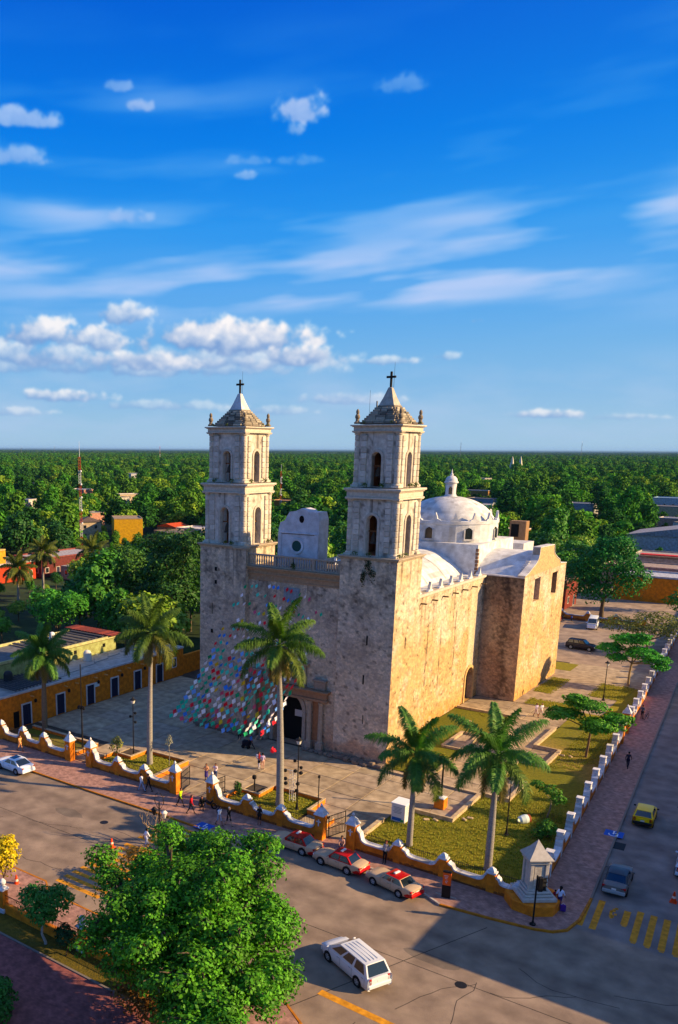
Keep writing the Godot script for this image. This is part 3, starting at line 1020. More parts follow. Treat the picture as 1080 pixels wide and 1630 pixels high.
func build_facade(ch: Node3D) -> void:
	var zf := -0.35
	var mb := MB.new()
	var w := 18.16 - 6.3
	var cx := -12.25
	wall_face(mb, Vector3(-18.16, 0, zf), Vector3.RIGHT, w, 19.5, 0.16, [[cx + 18.16, 0.02, 3.8, 5.9, true]], 1.3, func(x, y): return stone_front(x, y, 55.0, 19.5))
	mb.col = lin(120, 104, 92)
	mb.quad(Vector3(-6.3, 0, -1.9), Vector3(-18.16, 0, -1.9), Vector3(-18.16, 19.5, -1.9), Vector3(-6.3, 19.5, -1.9))
	mb.quad(Vector3(-18.16, 19.5, zf), Vector3(-6.3, 19.5, zf), Vector3(-6.3, 19.5, -8.0), Vector3(-18.16, 19.5, -8.0))
	obj("front_wall", mb, M.rubble, ch)
	# heavy buttress against the far tower
	mb = MB.new()
	var bt := func(x, y): return stone_front(x, y, 71.0, 21.0)
	wall_face(mb, Vector3(-19.6, 0, 0.32), Vector3.RIGHT, 1.75, 21.4, 0.25, [], 0.3, bt)
	wall_face(mb, Vector3(-17.85, 0, 0.32), Vector3.FORWARD, 0.7, 21.4, 0.25, [], 0.3, bt)
	wall_face(mb, Vector3(-19.6, 0, -0.1), Vector3.BACK, 0.42, 21.4, 0.25, [], 0.3, bt)
	mb.col = lin(186, 172, 152)
	mb.bevel_box(Vector3(-18.72, 21.52, 0.05), Vector3(2.0, 0.26, 0.8), 0.04)
	obj("buttress", mb, M.rubble, ch)
	# cornice and balustrade
	mb = MB.new()
	mb.col = lin(192, 158, 124)
	for s in [[18.15, 0.16, 0.1], [18.31, 0.5, 0.05], [18.81, 0.14, 0.22], [18.95, 0.34, 0.12], [19.29, 0.18, 0.3], [19.47, 0.14, 0.42]]:
		mb.bevel_box(Vector3(-12.23, s[0] + s[1] / 2.0, zf + s[2] / 2.0 - 0.05), Vector3(w - 0.02, s[1], s[2] + 0.1), 0.03)
	obj("front_cornice", mb, M.dressed, ch)
	var bal := node("balustrade", ch)
	mb = MB.new()
	mb.col = lin(178, 166, 152)
	mb.bevel_box(Vector3(-12.23, 19.72, -0.32), Vector3(w - 0.02, 0.2, 0.34), 0.03)
	mb.bevel_box(Vector3(-12.23, 20.94, -0.32), Vector3(w - 0.02, 0.17, 0.36), 0.03)
	for x in [-18.0, -14.4, -12.3, -9.6, -6.5]:
		mb.bevel_box(Vector3(x, 20.33, -0.32), Vector3(0.36, 1.06, 0.32), 0.03)
	obj("rail", mb, M.dressed, bal)
	mb = MB.new()
	mb.col = lin(196, 184, 168)
	mb.lathe([[0.08, 0], [0.1, 0.08], [0.06, 0.16], [0.11, 0.36], [0.1, 0.5], [0.055, 0.78], [0.08, 0.9], [0.09, 1.04]], 8)
	var bm := mb.mesh()
	for i in 36:
		var x := -17.7 + i * 0.3095
		var free := true
		for p in [-14.4, -12.3, -9.6]:
			if absf(x - p) < 0.26:
				free = false
		if free:
			put("baluster", bm, M.dressed, bal, xf(Vector3(x, 19.82, -0.32)))
	var weed := leaf_blob([[Vector3(0, 0.3, 0), Vector3(0.3, 0.5, 0.2)]], 90, 0.16, 41, lin(58, 82, 36), 0.3)
	put("ledge_plant", weed, M.leaf, ch, xf(Vector3(-12.0, 19.7, -0.05)))
	# the white gable behind the balustrade, with its round window
	var gb := node("roof_gable", ch)
	tag(gb, "white plastered gable with a round green window")
	mb = MB.new()
	mb.col = lin(226, 226, 232)
	var poly := PackedVector2Array([Vector2(-2.55, -1.6), Vector2(2.55, -1.6), Vector2(2.55, 4.6), Vector2(2.3, 5.35), Vector2(1.15, 5.35), Vector2(0.95, 5.55), Vector2(0.3, 5.7), Vector2(-0.35, 5.4), Vector2(-1.15, 5.28), Vector2(-1.45, 4.85), Vector2(-1.75, 4.3), Vector2(-2.3, 4.1), Vector2(-2.5, 3.4)])
	mb.prism(poly, -2.0, 0.0)
	mb.bevel_box(Vector3(0, 3.02, 0.05), Vector3(4.9, 0.12, 0.16), 0.03)
	for s in [-1, 1]:
		mb.bevel_box(Vector3(s * 2.3, 0.8, 0.04), Vector3(0.45, 4.4, 0.1), 0.03)
	obj("gable_wall", mb, M.plaster_vc, gb, xf(Vector3(-12.4, 20.4, -1.6)))
	mb = MB.new()
	mb.lathe([[0.6, 0.03], [0.0, 0.03]], 24)
	obj("round_window", mb, M.teal_glass, gb, Transform3D(Basis(Vector3.RIGHT, PI / 2), Vector3(-12.5, 22.05, -1.57)))
	mb = MB.new()
	mb.col = lin(230, 230, 236)
	mb.lathe([[0.9, 0.0], [0.85, 0.12], [0.6, 0.12], [0.58, 0.0]], 24)
	obj("window_ring", mb, M.plaster_vc, gb, Transform3D(Basis(Vector3.RIGHT, PI / 2), Vector3(-12.5, 22.05, -1.59)))
	mb = MB.new()
	mb.lathe([[0.3, 0.02], [0.0, 0.02]], 16)
	obj("oval_opening", mb, M.void, gb, Transform3D(Basis(Vector3.RIGHT, PI / 2).scaled_local(Vector3(1.0, 1, 1.3)), Vector3(-12.0, 24.95, -1.59)))
	mb = MB.new()
	mb.box(Vector3(-12.55, 23.36, -1.56), Vector3(4.3, 0.1, 0.08))  # thin black slit across the gable face
	obj("black_slit", mb, M.void, gb)
	# portal: deep arch, dark door, paired columns on pedestals
	mb = MB.new()
	mb.col = lin(24, 20, 19)
	mb.box(Vector3(cx, 3.0, -1.72), Vector3(4.2, 6.2, 0.1))
	obj("portal_door", mb, M.void, ch)
	mb = MB.new()
	mb.col = lin(200, 190, 182)
	mb.box(Vector3(-11.6, 3.3, -1.62), Vector3(1.0, 0.75, 0.06))
	obj("door_notice", mb, M.any, ch)
	var port := node("portal", ch)
	mb = MB.new()
	mb.col = lin(186, 170, 154)
	for i in 14:
		var a := PI * i / 14.0
		var b := PI * (i + 1) / 14.0
		var q := []
		for an in [a, b]:
			for rad in [1.9, 2.35]:
				q.append(Vector3(cx + cos(an) * rad, 4.02 + sin(an) * rad, zf + 0.16))
		mb.quad(q[0], q[1], q[3], q[2])
		mb.quad(q[1], q[1] - Vector3(0, 0, 0.2), q[3] - Vector3(0, 0, 0.2), q[3])
		mb.quad(q[0] - Vector3(0, 0, 0.2), q[0], q[2], q[2] - Vector3(0, 0, 0.2))
	for s in [-1, 1]:
		mb.bevel_box(Vector3(cx + s * 2.13, 2.0, zf + 0.06), Vector3(0.44, 4.0, 0.24), 0.03)
	obj("portal_arch", mb, M.dressed, port)
	for s in [-1, 1]:
		for xx in [2.95, 4.35]:
			mb = MB.new()
			mb.col = lin(188, 170, 150)
			mb.bevel_box(Vector3(cx + s * xx, 0.5, zf + 0.35), Vector3(0.8, 1.0, 0.75), 0.04)
			mb.lathe([[0.33, 1.0], [0.35, 1.08], [0.28, 1.2], [0.27, 3.0], [0.24, 5.3], [0.3, 5.4], [0.34, 5.6]], 14, Vector3(cx + s * xx, 0, zf + 0.36))
			obj("portal_column", mb, M.dressed, port)
		mb = MB.new()
		mb.col = lin(178, 128, 92)
		mb.box(Vector3(cx + s * 3.65, 3.3, zf + 0.03), Vector3(0.9, 4.4, 0.1))
		obj("red_panel", mb, M.dressed, port)
		tag(port.get_child(port.get_child_count() - 1), "reddish stone panel between two columns")
	mb = MB.new()
	mb.col = lin(178, 140, 110)
	for q in [[5.62, 0.3, 0.62, 10.2], [5.92, 0.65, 0.5, 10.0], [6.57, 0.2, 0.75, 10.4], [6.77, 0.15, 0.95, 10.7]]:
		mb.bevel_box(Vector3(cx, q[0] + q[1] / 2.0, zf + q[2] / 2.0), Vector3(q[3], q[1], q[2]), 0.03)
	obj("entablature", mb, M.dressed, port)
	mb = MB.new()
	mb.col = lin(172, 152, 136)
	for s in [-1, 1]:
		mb.bevel_box(Vector3(cx + s * 4.1, 7.4, zf + 0.25), Vector3(1.35, 0.9, 0.5), 0.05)
		mb.bevel_box(Vector3(cx + s * 4.1, 7.98, zf + 0.28), Vector3(1.65, 0.22, 0.62), 0.04)
		mb.bevel_box(Vector3(cx + s * 2.0, 8.2, zf + 0.2), Vector3(0.6, 2.4, 0.4), 0.05)
	mb.bevel_box(Vector3(cx, 7.3, zf + 0.2), Vector3(3.0, 0.6, 0.4), 0.05)
	mb.bevel_box(Vector3(cx, 9.5, zf + 0.25), Vector3(5.2, 0.3, 0.5), 0.05)
	obj("upper_frame", mb, M.dressed, port)
	mb = MB.new()
	mb.box(Vector3(cx, 8.4, zf + 0.06), Vector3(2.0, 1.5, 0.14))
	obj("choir_window", mb, M.glass_dark, port)
	mb = MB.new()
	mb.col = lin(150, 164, 176)
	mb.bevel_box(Vector3(-12.2, 16.9, zf + 0.06), Vector3(2.0, 1.5, 0.16), 0.05)
	mb.bevel_box(Vector3(-12.2, 16.9, zf + 0.12), Vector3(1.4, 1.0, 0.16), 0.05)
	obj("relief_shield", mb, M.dressed, ch)
	# step of rubble along the foot
	mb = MB.new()
	mb.col = lin(156, 140, 124)
	for i in 40:
		var x := -18.4 + i * 0.3
		if absf(x - cx) > 2.4:
			var hh := 0.16 + 0.3 * R.randf()
			mb.bevel_box(Vector3(x, hh / 2.0, 0.1 + R.randf() * 0.7), Vector3(0.45, hh, 0.5 + R.randf() * 0.5), 0.1)
	obj("rubble_footing", mb, M.rubble, ch)


func merlon_mesh() -> ArrayMesh:
	var mb := MB.new()
	mb.col = lin(236, 236, 234)
	mb.prism(PackedVector2Array([Vector2(-0.75, 0), Vector2(0.75, 0), Vector2(0.55, 0.2), Vector2(0.26, 0.3), Vector2(0.2, 0.6), Vector2(0.1, 0.85), Vector2(0, 1.15), Vector2(-0.1, 0.85), Vector2(-0.2, 0.6), Vector2(-0.26, 0.3), Vector2(-0.55, 0.2)]), -0.16, 0.16)
	return mb.mesh()


func build_nave(ch: Node3D) -> void:
	var mer := merlon_mesh()
	var hp := 16.35
	for side in [1, -1]:
		var x0 := -2.4 if side > 0 else -22.1
		var mb := MB.new()
		var sd := 200.0 if side > 0 else 230.0
		if side > 0:
			wall_face(mb, Vector3(x0, 0, -6.04), Vector3.FORWARD, 26.6, hp, 0.16, [[23.3, 0.0, 2.7, 4.5, true]], 0.9, func(x, y): return stone_side(x, y, sd, hp))
		else:
			wall_face(mb, Vector3(x0, 0, -32.6), Vector3.BACK, 26.6, hp, 0.6, [], 0.9, func(x, y): return stone_side(x, y, sd, hp))
		mb.col = lin(206, 190, 164)
		mb.box(Vector3(x0 - side * 0.5, hp + 0.001, -19.3), Vector3(0.94, 0.2, 26.4))
		obj("nave_wall", mb, M.rubble, ch)
		mb = MB.new()
		mb.col = lin(224, 214, 198)
		mb.bevel_box(Vector3(x0 + side * 0.04, hp - 0.08, -19.3), Vector3(0.34, 0.3, 26.4), 0.03)
		obj("parapet_band", mb, M.dressed, ch)
		for i in 8:
			put("merlon", mer, M.plaster_vc, ch, Transform3D(Basis(Vector3.UP, PI / 2), Vector3(x0 - side * 0.22, hp + 0.06, -8.5 - 3.18 * i)))
			mb = MB.new()
			mb.col = lin(120, 100, 80)
			mb.bevel_box(Vector3(x0 + side * 0.35, hp - 0.95, -8.9 - 3.18 * i), Vector3(0.75, 0.16, 0.24), 0.04)
			obj("rain_spout", mb, M.dressed, ch)
	# side door with its frame
	var mb := MB.new()
	mb.col = lin(52, 46, 44)
	for i in 5:
		mb.bevel_box(Vector3(-3.1, 1.7, -28.35 - i * 0.5), Vector3(0.12, 3.3, 0.47), 0.03)
	mb.box(Vector3(-3.16, 2.3, -29.35), Vector3(0.06, 4.6, 2.7))
	obj("side_door", mb, M.wood_door, ch)
	mb = MB.new()
	mb.col = lin(226, 190, 130)
	for s in [-1, 1]:
		mb.bevel_box(Vector3(-2.36, 1.6, -29.34 + s * 1.55), Vector3(0.2, 3.2, 0.38), 0.03)
	for i in 10:
		var a := PI * (i + 0.5) / 10.0
		var keep := mb.t
		mb.t = Transform3D(Basis(Vector3.RIGHT, a - PI / 2), Vector3(-2.36, 3.15 + sin(a) * 1.55, -29.34 - cos(a) * 1.55))
		mb.bevel_box(Vector3(), Vector3(0.2, 0.38, 0.5), 0.03)
		mb.t = keep
	obj("door_frame", mb, M.dressed, ch)
	# three small blocked openings near the tower and the grime under them
	for k in 3:
		mb = MB.new()
		mb.box(Vector3(-2.38, 4.7 - 0.2 * k, -8.6 - 1.35 * k), Vector3(0.1, 1.7 if k == 0 else 0.8, 0.7))
		obj("blocked_opening", mb, M.void, ch)
	# barrel roof
	mb = MB.new()
	for i in 18:
		for j in 14:
			var q := []
			for d in [[0, 0], [0, 1], [1, 1], [1, 0]]:
				var a := deg_to_rad(lerpf(34.0, 146.0, (i + d[0]) / 18.0))
				var z := lerpf(-6.1, -35.4, (j + d[1]) / 14.0)
				q.append(Vector3(-12.25 + cos(a) * 7.3, 11.6 + sin(a) * 7.3, z))
			mb.col = white_wash(i * 1.2, j * 2.0, 400.0)
			mb.quad(q[0], q[1], q[2], q[3])
	mb.col = lin(226, 222, 214)
	mb.quad(Vector3(-21.9, 15.8, -6.1), Vector3(-2.6, 15.8, -6.1), Vector3(-2.6, 15.8, -35.0), Vector3(-21.9, 15.8, -35.0))
	mb.quad(Vector3(-21.5, 14.3, -6.06), Vector3(-3.0, 14.3, -6.06), Vector3(-3.0, 19.0, -6.06), Vector3(-21.5, 19.0, -6.06))
	obj("barrel_roof", mb, M.plaster_vc, ch)
	mb = MB.new()
	mb.col = lin(214, 210, 204)
	for j in 4:
		for i in 20:
			var a := deg_to_rad(lerpf(36.0, 144.0, i / 20.0))
			var b := deg_to_rad(lerpf(36.0, 144.0, (i + 1) / 20.0))
			var z := -11.0 - 6.0 * j
			mb.quad(Vector3(-12.25 + cos(a) * 7.34, 11.6 + sin(a) * 7.34, z), Vector3(-12.25 + cos(a) * 7.34, 11.6 + sin(a) * 7.34, z - 0.25), Vector3(-12.25 + cos(b) * 7.34, 11.6 + sin(b) * 7.34, z - 0.25), Vector3(-12.25 + cos(b) * 7.34, 11.6 + sin(b) * 7.34, z))
	obj("roof_rib", mb, M.plaster_vc, ch)
	# transept: dark face to the plaza, sunlit end with a scrolled gable
	mb = MB.new()
	var ht := 16.4
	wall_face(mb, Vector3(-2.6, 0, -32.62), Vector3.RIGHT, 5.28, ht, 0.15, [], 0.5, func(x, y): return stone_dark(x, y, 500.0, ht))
	var wins := [[5.6, 12.75, 2.5, 3.1, false], [13.5, 12.65, 2.4, 3.1, false]]
	wall_face(mb, Vector3(2.68, 0, -32.62), Vector3.FORWARD, 18.9, ht, 0.16, wins, 0.75, func(x, y): return stone_side(x, y, 520.0, 19.0))
	wall_face(mb, Vector3(2.68, 0, -51.52), Vector3.LEFT, 29.0, ht, 0.8, [], 0.5, func(x, y): return stone_side(x, y, 540.0, ht))
	wall_face(mb, Vector3(-27.1, 0, -51.52), Vector3.BACK, 18.9, ht, 0.8, [], 0.5, func(x, y): return stone_side(x, y, 560.0, ht))
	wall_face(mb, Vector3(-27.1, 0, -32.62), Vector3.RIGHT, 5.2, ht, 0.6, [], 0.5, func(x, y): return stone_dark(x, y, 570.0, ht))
	obj("transept_wall", mb, M.rubble, ch)
	for q in [[-38.22, 12.75, 2.5, 3.1], [-46.12, 12.65, 2.4, 3.1]]:
		mb = MB.new()
		mb.col = lin(150, 112, 84)
		mb.box(Vector3(1.95, q[1] + q[3] / 2.0, q[0]), Vector3(0.1, q[3], q[2]))
		obj("blocked_window", mb, M.dressed, ch)
	mb = MB.new()
	var gable := PackedVector2Array([Vector2(-32.6, 0), Vector2(-32.6, 0.18), Vector2(-34.0, 0.45), Vector2(-35.4, 0.95), Vector2(-36.6, 1.3), Vector2(-37.5, 1.75), Vector2(-37.95, 2.4), Vector2(-38.05, 3.4), Vector2(-44.5, 3.25), Vector2(-44.8, 2.2), Vector2(-45.3, 1.85), Vector2(-46.6, 1.3), Vector2(-47.9, 0.9), Vector2(-48.3, 0.35), Vector2(-51.5, 0.1), Vector2(-51.5, 0)])
	for s in [[2.67, -2.6, 0.0]]:
		for i in gable.size():
			gable[i] = Vector2(-gable[i].x, gable[i].y)
	mb.col = lin(214, 186, 140)
	mb.t = Transform3D(Basis(Vector3.UP, PI / 2), Vector3(2.67, ht, 0))
	mb.prism(gable, -0.85, 0.0)
	obj("gable_wall", mb, M.rubble, ch)
	mb = MB.new()
	mb.t = Transform3D(Basis(Vector3.UP, PI / 2), Vector3(2.67, ht, 0))
	mb.col = lin(230, 226, 220)
	for i in range(1, gable.size() - 2):
		var a: Vector2 = gable[i]
		var b: Vector2 = gable[i + 1]
		var d := (b - a).normalized()
		var nn := Vector2(d.y, -d.x) * -0.1
		if nn.y < 0 and absf(d.x) > 0.2:
			nn = -nn
		mb.prism(PackedVector2Array([a, b, b + nn, a + nn]), -0.95, 0.06)
	obj("gable_coping", mb, M.plaster_vc, ch)
	mb = MB.new()
	for i in 14:
		for j in 6:
			var q := []
			for d in [[0, 0], [0, 1], [1, 1], [1, 0]]:
				var a := deg_to_rad(lerpf(146.0, 34.0, (i + d[0]) / 14.0))
				var x := lerpf(-4.5, 1.85, (j + d[1]) / 6.0)
				q.append(Vector3(x, 18.9 - 11.2 + sin(a) * 11.2, -42.1 - cos(a) * 11.2))
			mb.col = white_wash(i * 1.3, j * 2.0, 450.0)
			mb.quad(q[0], q[1], q[2], q[3])
	mb.col = lin(232, 230, 228)
	mb.box(Vector3(-0.2, ht + 0.02, -32.78), Vector3(5.7, 0.16, 0.42))
	mb.box(Vector3(-12.2, 15.8, -42.1), Vector3(29.4, 0.2, 18.6))
	obj("transept_roof", mb, M.plaster_vc, ch)
	# steps down the inner side of the gable
	mb = MB.new()
	mb.col = lin(228, 226, 226)
	for i in 8:
		mb.box(Vector3(1.6, ht + 0.1 + 0.1 * i, -34.0 - 0.42 * i), Vector3(0.5, 0.35 + 0.2 * i, 0.4))
	obj("gable_step", mb, M.plaster_vc, ch)


func build_dome(ch: Node3D) -> void:
	var c := Vector3(-11.7, 0, -42.2)
	var dm := node("dome", ch)
	tag(dm, "white dome on a round drum with a small lantern")
	var mb := MB.new()
	var hb := 7.2
	for s in [[Vector3(-hb, 0, hb), Vector3.RIGHT], [Vector3(hb, 0, hb), Vector3.FORWARD], [Vector3(hb, 0, -hb), Vector3.LEFT], [Vector3(-hb, 0, -hb), Vector3.BACK]]:
		wall_face(mb, c + s[0] + Vector3(0, 14.5, 0), s[1], hb * 2, 5.4, 0.5, [], 0.3, func(x, y): return white_wash(x, y, 610.0))
	mb.col = lin(230, 228, 226)
	mb.quad(c + Vector3(-hb, 19.9, hb), c + Vector3(hb, 19.9, hb), c + Vector3(hb, 19.9, -hb), c + Vector3(-hb, 19.9, -hb))
	obj("square_base", mb, M.plaster_vc, dm)
	# a quoin left bare
	for i in 9:
		mb = MB.new()
		mb.col = lin(150, 118, 96)
		mb.bevel_box(c + Vector3(hb - 0.1, 15.2 + 0.5 * i, hb - 0.1), Vector3(0.36 + 0.1 * (i % 2), 0.42, 0.3 + 0.1 * ((i + 1) % 2)), 0.04)
		obj("quoin", mb, M.dressed, dm)
	mb = MB.new()
	var n := 48
	var rd := 6.85
	for i in n:
		for j in 4:
			var q := []
			for d in [[0, 0], [1, 0], [1, 1], [0, 1]]:
				var a: float = TAU * (i + d[0]) / n
				q.append(c + Vector3(cos(a) * rd, lerpf(19.9, 22.75, (j + d[1]) / 4.0), -sin(a) * rd))
			mb.col = white_wash(i * 0.9, j * 0.8, 630.0)
			mb.quad(q[0], q[1], q[2], q[3])
	mb.col = lin(234, 233, 231)
	mb.lathe([[rd, 22.3], [rd + 0.1, 22.35], [rd + 0.1, 22.72], [rd, 22.78], [rd - 0.5, 22.78], [rd - 0.55, 22.2]], n, c)
	obj("drum", mb, M.plaster_vc, dm)
	mb = MB.new()
	var rings := 14
	for j in rings:
		for i in n:
			var q := []
			for d in [[0, 0], [1, 0], [1, 1], [0, 1]]:
				var a: float = TAU * (i + d[0]) / n
				var b: float = PI / 2 * (j + d[1]) / rings
				q.append(c + Vector3(cos(a) * cos(b) * 6.3, 22.1 + sin(b) * 3.75, -sin(a) * cos(b) * 6.3))
			var k := mb.v.size()
			var grime := clampf((j - 8.0) / 4.0, 0, 1) * clampf(wn.get_noise_2d(i * 3.0, j * 5.0) + 0.5, 0, 1)
			mb.col = white_wash(i * 1.4, j * 1.7, 650.0).lerp(lin(150, 144, 134), grime * 0.7)
			mb.quad(q[0], q[1], q[2], q[3])
			for s in mb.v.size() - k:
				mb.n[k + s] = ((mb.v[k + s] - c - Vector3(0, 22.1, 0)) / Vector3(6.3, 3.75, 6.3)).normalized()
	obj("dome_shell", mb, M.plaster_vc, dm)
	var mer := merlon_mesh()
	for i in 16:
		var a := TAU * (i + 0.3) / 16
		put("merlon", mer, M.plaster_vc, dm, Transform3D(Basis(Vector3.UP, a + PI / 2), c + Vector3(cos(a) * (rd - 0.12), 22.76, -sin(a) * (rd - 0.12))))
	for i in 8:
		var a := TAU * i / 8.0 + deg_to_rad(-90.0)
		if i % 2 == 1:
			a += 0.0
		mb = MB.new()
		mb.prism(PackedVector2Array([Vector2(-0.5, 0), Vector2(0.5, 0), Vector2(0.5, 1.1), Vector2(0.36, 1.4), Vector2(0, 1.55), Vector2(-0.36, 1.4), Vector2(-0.5, 1.1)]), -0.1, 0.05)
		obj("drum_window", mb, M.glass_dark, dm, Transform3D(Basis(Vector3.UP, a + PI / 2), c + Vector3(cos(a) * rd, 20.35, -sin(a) * rd)))
		mb = MB.new()
		mb.col = lin(214, 210, 206)
		mb.box(Vector3(0, -0.1, 0.12), Vector3(1.5, 0.18, 0.4))
		mb.box(Vector3(-0.6, 0.6, 0.04), Vector3(0.16, 1.3, 0.2))
		mb.box(Vector3(0.6, 0.6, 0.04), Vector3(0.16, 1.3, 0.2))
		obj("window_frame", mb, M.plaster_vc, dm, Transform3D(Basis(Vector3.UP, a + PI / 2), c + Vector3(cos(a) * rd, 20.35, -sin(a) * rd)))
	mb = MB.new()
	mb.col = lin(236, 234, 232)
	mb.lathe([[0.95, 25.6], [0.95, 25.85], [0.78, 25.95], [0.78, 27.6], [0.98, 27.7], [0.98, 27.88], [0.85, 27.95], [0.78, 28.3], [0.52, 28.6], [0.2, 28.72], [0.22, 28.9], [0.12, 29.05], [0.03, 29.65]], 16, c)
	obj("lantern", mb, M.plaster_vc, dm)
	for i in 4:
		var a := TAU * (i + 0.2) / 4.0
		mb = MB.new()
		mb.prism(PackedVector2Array([Vector2(-0.24, 0), Vector2(0.24, 0), Vector2(0.24, 0.8), Vector2(0, 1.1), Vector2(-0.24, 0.8)]), -0.1, 0.05)
		obj("lantern_window", mb, M.glass_dark, dm, Transform3D(Basis(Vector3.UP, a + PI / 2), c + Vector3(cos(a) * 0.77, 26.15, -sin(a) * 0.77)))
	# beyond the dome: the chancel roof and a small stone bell cote
	mb = MB.new()
	mb.col = lin(232, 230, 228)
	mb.box(Vector3(-11.7, 8.0, -58.0), Vector3(13.0, 16.0, 14.0))
	mb.box(Vector3(-6.5, 17.2, -57.0), Vector3(4.0, 2.6, 5.0))
	obj("chancel", mb, M.plaster_vc, ch)
	mb = MB.new()
	mb.col = lin(168, 132, 96)
	mb.bevel_box(Vector3(-7.4, 19.6, -61.0), Vector3(2.6, 3.6, 1.6), 0.06)
	obj("bell_cote", mb, M.dressed, ch)
	mb = MB.new()
	mb.box(Vector3(-7.8, 19.9, -60.18), Vector3(1.2, 2.0, 0.1))
	obj("cote_opening", mb, M.void, ch)


# ---------------------------------------------------------------- ground, street, plaza
func fence_x(z: float) -> float:  # the garden wall along the side street runs a few degrees off the church's axis
	return 20.3 + (z - 14.8) * 0.0735


func kerb_x(z: float) -> float:
	return 23.45 + (z - 9.9) * 0.0786


func offset_line(pts: PackedVector2Array, d: float) -> PackedVector2Array:
	var out := PackedVector2Array()
	for i in pts.size():
		var a := pts[maxi(i - 1, 0)]
		var b := pts[mini(i + 1, pts.size() - 1)]
		var t := (b - a).normalized()
		out.append(pts[i] + Vector2(-t.y, t.x) * d)
	return out


func strip(mb: MB, pts: PackedVector2Array, d0: float, d1: float, y0: float, y1: float) -> void:  # a low wall or kerb along a line in x, z
	var a := offset_line(pts, d0)
	var b := offset_line(pts, d1)
	for i in pts.size() - 1:
		mb.slab(PackedVector2Array([a[i], a[i + 1], b[i + 1], b[i]]), y0, y1)


func sheet(mb: MB, x0: float, z0: float, x1: float, z1: float, y: float, step: float, tint: Callable) -> void:
	var nx := maxi(1, int((x1 - x0) / step))
	var nz := maxi(1, int((z1 - z0) / step))
	var k := mb.v.size()
	for j in nz + 1:
		for i in nx + 1:
			var x := lerpf(x0, x1, float(i) / nx)
			var z := lerpf(z0, z1, float(j) / nz)
			mb.v.append(Vector3(x, y, z))
			mb.n.append(Vector3.UP)
			mb.c.append(tint.call(x, z))
	for j in nz:
		for i in nx:
			var a := k + j * (nx + 1) + i
			var b := a + nx + 1
			for ii in [a, a + 1, b, a + 1, b + 1, b]:
				mb.ix.append(ii)


func road_tint(x: float, z: float) -> Color:
	var side := z < 20.0 and x > 20.0
	var lane := wn.get_noise_2d(x * 0.25, z * 2.2 + 300.0) if not side else wn.get_noise_2d(x * 2.2, z * 0.25)
	var spot := wn.get_noise_2d(x * 1.6 + 60.0, z * 1.6)
	var slab := fposmod(sin(floorf((x + z * 0.25) / 9.0) * 12.9 + floorf(z / 7.0) * 4.1) * 43.7, 1.0)
	var c := lin(190, 164, 138).lerp(lin(160, 142, 124), clampf(0.45 + lane * 1.1, 0, 1))
	c = c.lerp(lin(128, 112, 100), clampf((spot - 0.22) * 2.5, 0, 1) * 0.5)
	if side:
		c = c.lerp(lin(140, 138, 138), 0.7)
	var track := 0.0
	for q in ([26.3, 27.9, 31.8, 33.4] if not side else [25.1, 26.6, 29.6, 31.0]):
		var off: float = (z - q - 0.4 * sin(x * 0.11)) if not side else (x - q - (z - 10.0) * 0.0786)
		track += exp(-off * off / 0.12)
	return c * (0.95 + 0.1 * slab) * (1.0 - 0.16 * clampf(track, 0, 1) * clampf(0.6 + lane * 2.0, 0, 1))


func turf_tint(x: float, z: float) -> Color:
	var a := wn.get_noise_2d(x * 1.1, z * 1.1 + 500.0)
	var b := wn.get_noise_2d(x * 4.0, z * 4.0)
	var c := lin(176, 154, 28).lerp(lin(118, 120, 20), clampf(0.45 + a * 1.2 + b * 0.4, 0, 1))
	return c.lerp(lin(200, 160, 90), clampf((b + a - 0.35) * 3.0, 0, 0.7))


func slab_tint(x: float, z: float) -> Color:
	var a := wn.get_noise_2d(x * 0.8, z * 0.8 + 700.0)
	return lin(214, 192, 158).lerp(lin(188, 168, 142), clampf(0.5 + a, 0, 1))


func paving(parent: Node, x0: float, z0: float, x1: float, z1: float, nx: int, nz: int, y := 0.0) -> void:  # poured slabs with open joints, each its own piece
	var w := (x1 - x0) / nx
	var d := (z1 - z0) / nz
	var vars := []
	for i in 6:
		var mb := MB.new()
		var tone := [lin(212, 188, 152), lin(196, 174, 142), lin(204, 182, 150), lin(188, 166, 136), lin(208, 182, 144), lin(198, 176, 148)][i] as Color
		mb.col = tone
		mb.bevel_box(Vector3(0, -0.06, 0), Vector3(w - 0.06, 0.12, d - 0.06), 0.02)
		vars.append(mb.mesh())
	for j in nz:
		for i in nx:
			put("paving_slab", vars[R.randi() % 6], M.slab, parent, xf(Vector3(x0 + w * (i + 0.5), y + R.randf_range(-0.006, 0.006), z0 + d * (j + 0.5))))


